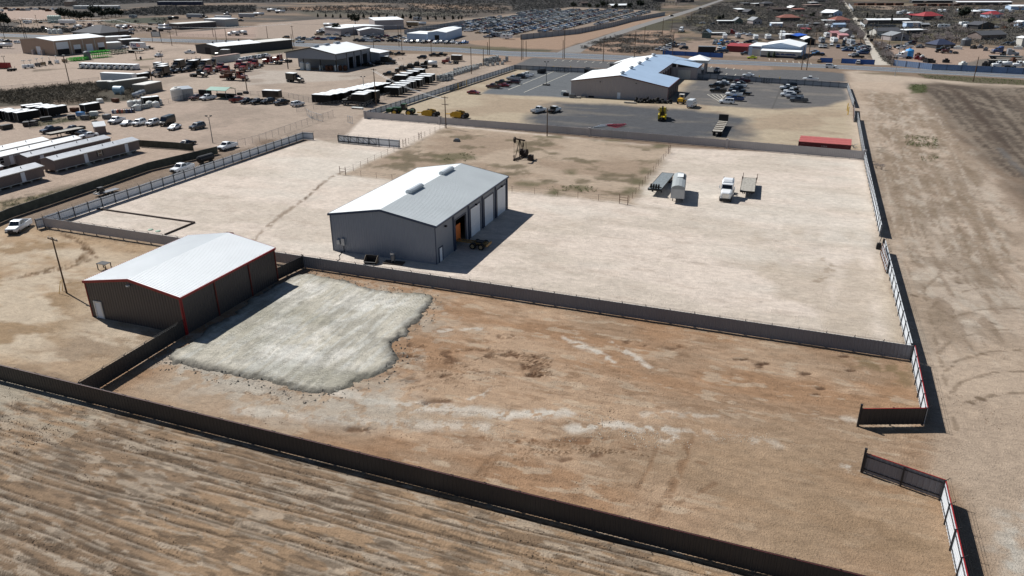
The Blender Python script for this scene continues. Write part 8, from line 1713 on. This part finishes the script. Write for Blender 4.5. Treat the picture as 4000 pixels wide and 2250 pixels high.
for kd,(L,w,h1,h2,c0,c1)in dict(sedan=(4.7,.88,.95,1.42,-1.5,1.0),suv=(4.8,.95,1.15,1.78,-2.2,1.1),pickup=(5.7,1.0,1.2,1.88,-.5,1.3)).items():
    b=MB(); b.box(-L/2,L/2,-w,w,.3,h1,0,.06,.04); b.box(c0,c1,-w+.06,w-.06,h1,h2-.06,1,.35,.1); b.box(c0+.3,c1-.45,-w+.18,w-.18,h2-.058,h2,0)
    for x in(-L*.3,L*.32):b.box(x-.35,x+.35,-w-.01,w+.01,0,.299,2)
    simple.append((np.array(b.v,np.float64),b.f,b.m))
pm=[PAINT[c]for c in('white','silver','grey','black','red','blue','tan')]; items=[]
for x,y in far_:
    vs,fs,ms=random.choice(simple); items.append((vs,fs,[{0:0,1:100,2:101}[m]for m in ms],x,y,random.choice((0,math.pi))+random.uniform(-.08,.08),None))
for k,it in enumerate(items):
    pc=random.choice((0,0,0,0,1,1,1,2,3,4,5,6)); items[k]=it[:2]+([{0:pc,100:7,101:8}[m]for m in it[2]],)+it[3:6]+(pc,)
# slot numbers are already final, so slot 0 stays 0
V_=[]; F_=[]; M_=[]; o=0
for vs,fs,ms,x,y,a,pc in items:
    c,s=math.cos(a),math.sin(a); q=vs.copy(); q[:,0]=vs[:,0]*c-vs[:,1]*s+x; q[:,1]=vs[:,0]*s+vs[:,1]*c+y; V_.append(q); F_+=[tuple(o+i for i in f)for f in fs]; M_+=ms; o+=len(vs)
if V_:
    me=bpy.data.meshes.new('salvage_cars'); me.from_pydata(np.concatenate(V_).tolist(),[],F_); [me.materials.append(m)for m in pm+[GLASS,RUBBER]]; me.polygons.foreach_set('material_index',M_); me.update(); o=link('salvage_cars_beyond',me); o['kind']='stuff'; tag(o,'mass of parked cars filling the far part of the salvage yard','cars')
# ---------------------------------------------------------------- far trucks, tanks and yard things across the left highway
for kind,col,fr,x,y,hd,lb in(
    ('tank_truck','white','a',2350,335,190,'white tank truck in the pale lot across the highway, left of two'),('tank_truck','silver','a',2430,328,190,'white tank truck in the pale lot across the highway, right of two'),
    ('tanker_trailer','silver','a',1660,290,5,'silver tanker trailer in the far truck yard, nearer one'),('tanker_trailer','silver','a',1660,262,5,'silver tanker trailer in the far truck yard, farther one'),('tanker_trailer','black','a',1745,180,3,'black tanker trailer in the green field'),
    ('dry_van','silver','a',1955,162,3,'silver trailer beside the black tanker'),('semi','black','a',2050,165,0,'black semi tractor right of the silver trailer'),('dry_van','white','a',2245,180,5,'white trailer in the far yard at the flat depot'),('dry_van','silver','a',2480,158,3,'long silver trailer in the far yard'),('semi','silver','a',2290,140,185,'grey semi tractor in the far yard'),
    ('tank_truck','white','a',1215,270,5,'white mixer-like tank truck across the highway'),('tank_truck','red','a',1290,268,5,'red cab tank truck across the highway'),('semi','maroon','a',905,258,10,'maroon semi tractor behind the hip roof house'),('tank_truck','white','a',780,268,180,'white tank truck behind the hip roof house'),('semi','silver','a',1080,312,5,'silver semi tractor right of the hip roof house'),
    ('semi','black','a',440,288,5,'black semi tractor alone by the left highway'),('flatbed',None,'a',610,265,3,'long flat trailer with pale load by the left highway'),('pickup','black','a',1310,335,0,'black pickup by the highway verge'),('flat_truck','tan','a',1520,300,185,'tan flatbed truck left of the silver tankers'),('suv','white','a',1320,300,185,'white suv beyond the highway'),
    ('flatbed',None,'a',2320,200,3,'flat trailer with dark load at the flat depot'),('pickup','black','a',2420,205,0,'black pickup right of the flat trailer'),('tanker_trailer','white','b',160,100,5,'white tank trailer in the scrub, left one'),('tanker_trailer','white','b',245,115,5,'white tank trailer in the scrub, right one'),('tanker_trailer','white','b',30,140,5,'white tank trailer at the far yard edge'),
    ('tanker_trailer','white','a',40,455,8,'white tank trailer at the left edge before the tan warehouse'),('suv','white','a',180,425,10,'white suv by the left wall of the tan warehouse'),('pickup','black','a',75,415,10,'black pickup behind the white tank trailer at the left edge'),('suv','white','a',20,410,10,'white suv at the left edge behind the tank trailer'),
    ('semi','white','b',665,310,190,'white semi tractor behind the cars of the tan office, left one'),('semi','white','b',720,312,190,'white semi tractor behind the cars of the tan office, right one'),('tanker_trailer','white','b',745,250,5,'white tanker trailer left of the round dark tree'),('short_van','tan','b',1575,245,8,'cream box trailer right of the tall tan shed'),('tanker_trailer','white','b',1645,238,8,'white tank trailer right of the tall tan shed'),
    ('semi','blue','n',2090,1010,200,'blue and white semi tractor at the right edge of the truck yard'),('semi','silver','n',2290,1060,5,'silver semi tractor at the right edge of the truck yard'),('flatbed',None,'n',2200,1135,0,'long dark flat trailer before the silver semi tractor'),('day_cab','maroon','n',1090,1020,185,'maroon day cab truck with open frame in the middle of the truck yard'),('flat_truck','black','n',970,1010,185,'black flatbed truck left of the maroon one in the truck yard'),
    ('semi','white','n',150,1110,200,'white and green semi tractor at the left of the truck yard'),('tank_truck','white','n',2130,1300,190,'white tank truck behind the faded blue fence'),('tank_truck','white','n',2540,1300,190,'white tank truck at the right edge behind the faded blue fence'),('short_flatbed',None,'n',2080,1210,20,'small flat trailer with white load before the grey tarmac patch'),
    ('dry_van','white','r',1350,440,4,'white trailer in front of the dark tree clump'),('flatbed','black','r',900,440,4,'flat trailer with blue-white drums at the far left'),('camper','white','r',550,440,4,'white camper at the far left yard'),('camper','silver','a',1340,165,5,'pale camper shed right of the dark tree clump'),('flatbed',None,'a',1560,235,3,'white decked trailer in the green field yard')):
    V(kind,col,fr,x,y,hd,lb,'vehicles across the left highway')
tank('bright blue tank behind the faded blue fence','n',250,1160,2.0,3.4,mat('sky_blue',(60,150,215),.45),'steel_tank'); tank('grey tarped dome tank in the truck yard weeds','n',1395,920,2.6,3.2,MIDG,'dome_tank')
for k in range(2):tank(f'pale round tank end before the blue tarp mound, {ordn(k)} from left','n',805+k*65,960,1.0,2.6,TRIMP,'tank',True,70,group='pale tanks in the truck yard')
for k in range(6):tank(f'pale green upright tank left of the dark tree clump, {ordn(k)} from left','r',1010+k*42,460,1.5,5.5,mat('pale_green_tank',(190,208,196),.6),'storage_tank',group='pale green tanks')
for k in range(3):tank(f'white cone-bottom tank by the left highway, {ordn(k)} from left','r',1010+k*105,680,1.5,2.8,POLY,'silo',group='white silos')
for k,(x,y,m,lb)in enumerate(((430,1175,PAINT['red'],'red scrap block behind the faded blue fence, left'),(530,1195,PAINT['maroon'],'dull red scrap block behind the faded blue fence, right'),(440,1120,RUST,'rusty drum stand behind the faded blue fence'),(520,1165,POLY,'white scrap block behind the faded blue fence'),(620,1240,DARK,'black scrap block behind the faded blue fence, left'),(690,1245,DARK,'black scrap block behind the faded blue fence, right'),(1000,1240,DARK,'dark panel stood on end behind the faded blue fence'),(1340,1300,POLY,'white low trailer behind the faded blue fence'),(1790,1300,DARK,'dark engine block behind the faded blue fence'),(1870,1310,DARK,'small dark engine behind the faded blue fence'),(480,945,MIDG,'grey scrap bin left of the blue tarp mound'),(1240,970,POLY,'cream tank block right of the maroon truck'),(1690,950,MIDG,'olive container before the weeds of the truck yard'),(1560,960,DARK,'black scrap heap right of the dome tank'),(1800,1000,MIDG,'grey drum row at the edge of the truck yard'),(2350,1220,RUST,'rusty crane base on the grey tarmac patch'),(2180,560,RUST,'rusty car shell below the black roofed house'),(2450,970,POLY,'white tank end at the right edge by the weeds'))):
    mb=MB(); w=1.4+.3*(k%3); mb.box(-w,w,-.9,.9,0,1.3,.1,.08); mb.box(-w*.5,w*.4,-.5,.5,1.3,1.9,.1,.1); o=mb.build('scrap_block',m); o.location=P('n',x,y+20); o.rotation_euler=(0,0,R(k*31)); tag(o,lb,'scrap','scrap in the truck yard')
for k in range(14):
    m=random.choice((DARK,RUST,POLY,MIDG,GALV)); x=40+k*85; mb=MB(); mb.box(-3,3,-1.2,1.2,0,1.8,.2,.1); mb.box(-1.5,1,-.8,.8,1.8,2.6,.1,.1); o=mb.build('scrap_machine',m); o.location=P('r',x,185+random.random()*45); o.rotation_euler=(0,0,R(random.uniform(-30,30))); tag(o,f'far scrap machine in the pale yard at the top left, {ordn(k)} from left','scrap','far scrap machines')
for k in range(6):bld('pipe_shed',f'long white storage row before the top left scrub, {ordn(k)} from left','storage row','r',(1480+k*152,185),(1625+k*152,183),8,3.4,.3,W_PALE,R_WHITE,'flat','white storage rows',over=.1)
for k in range(3):bld('dark_store',f'long dark blue storage building near the top, {ordn(k)} from left','storage building','s',(590+k*300,105),(880+k*300,102),10,4,.4,mat('dark_blue_sheet',(44,50,74),.6),HR['g'],'flat','dark blue stores',over=.1)
for k in range(5):bld('pipe_stack',f'rust coloured pipe stack behind the top bend of the dirt road, {ordn(k)} from left','pipe stack','d',(900+k*95,55),(985+k*95,53),6,2.2,.2,RUST,HR['x'],'flat','pipe stacks',over=0)
for k in range(4):bld('pipe_stack',f'brown pipe stack in the far pale yard at the top right, {ordn(k)} from left','pipe stack','d',(1500+k*110,62),(1600+k*110,60),6,2.0,.2,RUST,HR['x'],'flat','far pipe stacks',over=0)
for k,(x,y)in enumerate(((1815,415),(2010,735),(2080,815),(2020,650))):mb=MB(); mb.box(-.9,.9,-.7,.7,.1,1.4,-.08,0); mb.box(-.95,.95,-.72,.72,1.4,1.5); o=mb.build('waste_bin',DARK); o.location=P('m',x,y+20); tag(o,f'dark waste bin beside the dirt road, {ordn((0, 2, 3, 1)[k])} from the top','bin','bins by the dirt road')
# ---------------------------------------------------------------- trees and scrub
BARK=mat('grey_bark',(104,94,88),.95,0,.15,2); TWIG=mat('bare_twigs',(142,134,132),.95,0,.15,1); TWIG2=mat('reddish_twigs',(112,84,74),.95,0,.15,1); LEAF=mat('dark_evergreen',(40,48,36),.9,0,.35,.5); LEAF2=mat('dull_olive_leaf',(76,76,54),.9,0,.3,.5)
def bare(seed,H,spread):
    rnd=random.Random(seed); tr=MB(); tw=MB()
    def grow(p,d,L,r,lv):
        q=p+d*L
        (tr if lv<2 else tw).tube(p,q,r,4 if lv<2 else 3,0,r*.6,cap=False)
        if lv>=4:return
        for k in range(rnd.choice((3,4))if lv<3 else 4):
            a=rnd.uniform(0,6.283); s=spread*rnd.uniform(.5,1.1); t=Vector((math.cos(a)*s,math.sin(a)*s,rnd.uniform(.1,.7))); grow(q if k else q,(d*.6+t).normalized(),L*rnd.uniform(.55,.8),r*.55,lv+1)
    for k in range(3):grow(Vector((rnd.uniform(-.2,.2),rnd.uniform(-.2,.2),0)),Vector((rnd.uniform(-.4,.4),rnd.uniform(-.4,.4),1)).normalized(),H*.3,H*.026,0)
    return[('trunk',tr.mesh('trunk',BARK),(0,0,0),[]),('crown',tw.mesh('crown',TWIG),(0,0,0),[])]
for k in range(4):PROTO[f'bare{k}']=bare(40+k,5.5+k*.5,1.0)
def leafy(seed,H,Wd,n,cone=0.0,sz=.5,m=None):
    rnd=np.random.default_rng(seed); tr=MB(); tr.tube((0,0,0),(0,0,H*.8),H*.03,6,0,H*.008)
    for k in range(5):a=k*1.3; tr.tube((0,0,H*(.25+.1*k)),(math.cos(a)*Wd*.6,math.sin(a)*Wd*.6,H*(.4+.1*k)),H*.012,4,0,H*.004)
    cl=rnd.normal(0,1,(16,3)); cl/=np.linalg.norm(cl,axis=1)[:,None]; cl*=rnd.uniform(.3,.9,(16,1)); mb=MB()
    for i in range(n):
        c=cl[i%16]+rnd.normal(0,.17,3); z=(c[2]+1.1)/2.2; w=Wd*((1-z)**.8*1.1+.08 if cone else 1.0); p=np.array([c[0]*w,c[1]*w,H*(.08 if cone else .25)+z*H*(.9 if cone else .72)])
        a=rnd.normal(0,1,3); a/=np.linalg.norm(a); b=np.cross(a,rnd.normal(0,1,3)); b/=np.linalg.norm(b); s=sz*rnd.uniform(.6,1.3); mb.add([p-a*s,p+b*s*.7,p+a*s,p-b*s*.7],[(0,1,2,3)])
    return[('trunk',tr.mesh('trunk',BARK),(0,0,0),[]),('crown',mb.mesh('crown',m or LEAF),(0,0,0),[])]
PROTO['conifer']=leafy(3,5.5,1.5,420,1,.38); PROTO['roundtree']=leafy(4,7,3.0,700,0,.5); PROTO['pine']=leafy(5,9,3.6,700,0,.6); PROTO['cypress']=leafy(6,7.5,.8,320,1,.35)
PROTO['shrub']=leafy(7,1.6,1.3,260,0,.3,LEAF2); PROTO['twigbush']=bare(77,2.4,1.4)
for k,(x,y,s)in enumerate(((625,186,.85),(705,184,.8),(776,190,.8),(853,195,.9),(931,196,1.0),(1085,200,1.05),(1160,200,.95),(1240,200,1.0),(1320,205,1.05),(1400,203,.95),(1480,207,1.1),(1560,208,1.15),(1645,210,.95),(1730,212,.85),(1810,213,.8),(1895,213,.9),(1983,212,.9),(2040,205,.6),(2070,205,.7))):
    spawn('conifer','conifer_tree',f'small dark conifer, {ordn(k)} from left in the single row','tree',P('b',x,y),R(k*40),'row of small conifers',None,s)
spawn('pine','evergreen_tree','tall dark evergreen behind the tan site office','tree',P('b',1000,250),0,None,None,1.15); spawn('roundtree','evergreen_tree','round dark tree at the left wall of the tan site office','tree',P('b',805,345),1,None,None,1.1)
for k,(x,y,s)in enumerate(((1230,360,1.5),(1300,400,1.7),(1400,400,1.6),(1480,410,1.5),(1560,410,1.4),(1620,425,1.3),(1690,400,1.2),(1760,390,1.3),(1840,400,1.1),(1900,330,1.7),(1990,320,1.6),(2060,370,1.3),(2120,360,1.2),(2180,330,1.4),(2250,350,1.2),(2330,340,1.4),(2400,340,1.3),(2450,340,1.1))):
    spawn('pine','evergreen_tree',f'dark tree in the clump at the top left, {ordn(k)} from left','tree',P('r',x,y),R(k*50),'dark tree clump',None,s*.78)
for k,(x,y,s)in enumerate(((20,520,1.5),(90,530,1.4),(170,530,1.0),(-60,520,1.5))):spawn('pine','evergreen_tree',f'dark tree at the left edge near the top, {ordn(k)} in its group','tree',P('r',x,y),R(k*50),'dark trees at the left edge',None,s)
for k,(fr,x,y,s,kd)in enumerate((('c',620,85,.9,'pine'),(('c'),915,85,1.1,'pine'),('c',960,80,1.3,'conifer'),('c',1040,95,.8,'pine'),('c',1180,95,.9,'pine'),('c',1290,85,1.2,'pine'),('c',780,90,.8,'pine'),('c',860,92,.7,'pine'),('q',1340,420,.6,'roundtree'),('q',1405,410,1.0,'conifer'),('m',850,395,.7,'roundtree'),('m',900,370,.7,'roundtree'),('n',1360,380,1.3,'pine'),('n',1320,385,1.1,'pine'),('n',2300,520,.9,'roundtree'),('n',550,300,1.0,'cypress'),('m',2110,470,1.1,'cypress'),('m',2190,470,.9,'cypress'),('m',2290,470,.9,'cypress'),('m',2470,490,1.1,'cypress'),('m',1975,440,1.1,'cypress'))):
    p=P(fr,x,y); spawn(kd,'evergreen_tree',near_label('dark evergreen',p)if LAND else '','tree',p,R(k*70),'evergreens in the town',None,s)
# bare trees in the town: scattered where the photograph shows grey crowns
random.seed(9); blocked=[(o.location.x,o.location.y)for o in C.objects if o.parent is None and o.get('category')in('house','shed','mobile home','camper','carport','cottage','warehouse','lean to','building')]
regs=[('m',[(0,560),(900,540),(1750,560),(1850,760),(1000,700),(200,640)],46),('m',[(0,60),(1500,40),(1600,260),(900,420),(0,330)],44),('m',[(700,330),(1050,280),(1050,560),(700,560)],16),('m',[(1700,640),(1900,700),(1950,900),(1880,900)],16),('m',[(2130,950),(2330,1240),(2480,1330),(2560,1250),(2300,1000)],22),
        ('n',[(0,800),(1000,720),(1300,800),(1250,930),(400,900)],36),('n',[(0,60),(2500,130),(2500,420),(900,480),(0,420)],62),('n',[(1500,300),(2500,330),(2500,620),(1750,560)],24),('n',[(300,600),(1600,600),(1600,720),(500,720)],14),('q',[(0,20),(900,60),(500,160),(0,170)],30),('q',[(1150,230),(2500,60),(2560,420),(1900,420),(1250,460)],46),('q',[(700,640),(1500,560),(2500,600),(2500,760),(1900,780)],30),('q',[(60,900),(380,820),(420,900),(150,980)],10)]
nb=0
for fr,poly,n in regs:
    pl=[(p.x,p.y)for p in PL(fr,poly)]; xs=[q[0]for q in pl]; ys=[q[1]for q in pl]; k=0; tries=0
    while k<n and tries<n*30:
        tries+=1; fx=random.uniform(min(q[0]for q in poly),max(q[0]for q in poly)); fy=random.uniform(min(q[1]for q in poly),max(q[1]for q in poly)); p=P(fr,fx,fy)
        if sdist(np.array([p.x],np.float32),np.array([p.y],np.float32),pl)[0]>0 or any((p.x-bx)**2+(p.y-by)**2<25 for bx,by in blocked):continue
        if nb>=290:break
        spawn(f'bare{random.randrange(4)}','bare_tree',near_label('bare grey tree',p),'tree',p,random.uniform(0,6),'bare trees in the town',None,random.uniform(.55,1.1)); k+=1; nb+=1
# individual tumbleweeds and shrubs one can point at
for kd,fr,x,y,s,lb in(('twigbush','h',895,955,.8,'dry tumbleweed caught in the corner of the taupe fence'),('twigbush','h',1085,1050,.7,'dark dry bush on the track right of the long fence shadow, left one'),('twigbush','h',1140,1065,.8,'dark dry bush on the track right of the long fence shadow, right one'),('shrub','a',955,1215,.9,'green shrub beside the lone black trailer'),('twigbush','b',1435,600,.5,'small round bush before the tank shed annex, left one'),('twigbush','b',1475,598,.5,'small round bush before the tank shed annex, right one')):
    spawn(kd,'bush',lb,'bush',P(fr,x,y),1.0,None,None,s)
# scrub as ground cover: tiny leaf and twig blades in clumps
def scrub(name,label,regions,m,seed,cl_h=(.5,1.3),per=7,sz=.4):
    r=np.random.default_rng(seed); V_=[]
    for fr,poly,dens,thr in regions:
        pl=[(p.x,p.y)for p in PL(fr,poly)]; xs=[q[0]for q in pl]; ys=[q[1]for q in pl]; a=abs(sum(x0*y1-x1*y0 for(x0,y0),(x1,y1)in zip(pl,pl[1:]+pl[:1])))/2; n=int(min(a*dens,26000)*2.2)
        x=r.uniform(min(xs),max(xs),n).astype(np.float32); y=r.uniform(min(ys),max(ys),n).astype(np.float32); ok=(sdist(x,y,pl)<0)&(fbm(x,y,14,4,seed)>thr); x,y=x[ok],y[ok]
        h=r.uniform(cl_h[0],cl_h[1],len(x)); w=h*r.uniform(.6,1.1,len(x))
        for k in range(per):
            cx=x+r.normal(0,.5,len(x))*w; cy=y+r.normal(0,.5,len(x))*w; cz=h*r.uniform(.1,1,len(x)); d1=r.normal(0,1,(len(x),3)); d1/=np.linalg.norm(d1,axis=1)[:,None]; d2=np.cross(d1,r.normal(0,1,(len(x),3))); d2/=np.linalg.norm(d2,axis=1)[:,None]+1e-6; s=(sz*h)[:,None]
            c=np.stack([cx,cy,cz],1); V_.append(np.stack([c-d1*s,c+d2*s*.6,c+d1*s],1).reshape(-1,3))
    v=np.concatenate(V_).astype(np.float32); v[:,2]=np.maximum(v[:,2],.02); n=len(v)//3; me=bpy.data.meshes.new(name); me.vertices.add(len(v)); me.vertices.foreach_set('co',v.ravel()); me.loops.add(len(v)); me.loops.foreach_set('vertex_index',np.arange(len(v),dtype=np.int32))
    me.polygons.add(n); me.polygons.foreach_set('loop_start',np.arange(0,len(v),3,dtype=np.int32)); me.polygons.foreach_set('loop_total',np.full(n,3,np.int32)); me.update(calc_edges=True); me.materials.append(m); o=link(name,me); o['kind']='stuff'; tag(o,label,'scrub')
SC1=mat('grey_scrub',(92,90,86),.95,0,.25,.3); SC2=mat('dark_scrub',(92,84,70),.95,0,.3,.3); SC3=mat('green_weeds',(88,98,54),.9,0,.3,.5)
scrub('dark_scrub','dark brushy weeds filling the strip behind the black trailers',[('a',[(-200,950),(300,895),(720,855),(1000,835),(1450,850),(1500,930),(1330,1000),(1000,1020),(850,1050),(200,1060),(-200,1090)],1.0,.44)],SC2,4,(.4,1.4),14,.24)
scrub('weeds','green and tan weeds growing beside the screened fence and in the grass strip',[('a',[(250,1230),(700,1180),(1050,1160),(900,1200),(300,1285)],1.5,.42),('e',[(-200,790),(300,700),(900,560),(1350,465),(1250,520),(400,770),(0,850)],1.6,.5),('d',[(1410,855),(1590,850),(1600,930),(1450,940)],1.2,.42),('d',[(1480,745),(2000,775),(2700,815),(2700,865),(2000,825),(1600,790)],.7,.46),('h',[(1380,720),(1700,740),(1760,950),(1560,1000),(1390,850)],1.2,.5),('g',[(480,1225),(860,1230),(850,1290),(520,1290)],1.2,.45),('f',[(1840,270),(2200,240),(2200,330),(1800,350)],.9,.45),('g',[(330,1230),(420,1240),(500,1325),(380,1300)],2.0,.3)],SC3,5,(.12,.4),7,.5)
scrub('far_scrub','grey desert scrub covering the far country at the top',[('a',[(-300,-25),(2576,-55),(2576,30),(1500,30),(760,62),(0,70),(-300,72)],.05,.30),('a',[(1250,110),(1600,70),(2576,60),(2576,120),(1900,150),(1500,160),(1000,150)],.12,.36),('b',[(0,-35),(2600,-35),(2600,60),(1700,45),(900,30),(0,25)],.05,.40),('b',[(0,95),(900,60),(2500,40),(2560,130),(2000,190),(1500,170),(400,120)],.08,.48),('c',[(-20,-25),(1500,-35),(1500,108),(700,75),(0,120)],.08,.38),('a',[(0,290),(900,308),(900,335),(0,330)],.35,.40),('a',[(-100,200),(1100,210),(1700,180),(1700,340),(700,330)],.08,.55)],SC1,6,(.8,2.0),6,.5)
scrub('town_scrub','dark weeds and brush covering the lots of the town',[('c',[(1700,190),(2100,30),(2700,-20),(2700,420),(2576,330),(1850,340),(1760,280)],.3,.45),('d',[(0,-20),(740,-20),(960,330),(960,350),(0,400)],.3,.44),('d',[(820,100),(900,70),(2700,70),(2700,480),(1400,420),(1000,380)],.3,.45),('c',[(700,470),(1000,370),(1600,320),(1640,440),(1300,545),(700,510)],.5,.5),('q',[(0,950),(380,830),(420,880),(150,1000)],.8,.4),('m',[(2130,950),(2330,1240),(2480,1330),(2560,1290),(2300,1000)],.8,.35),('d',[(1300,640),(1700,690),(2000,705),(1600,700)],.5,.45)],SC1,8,(.4,1.4),8,.4)
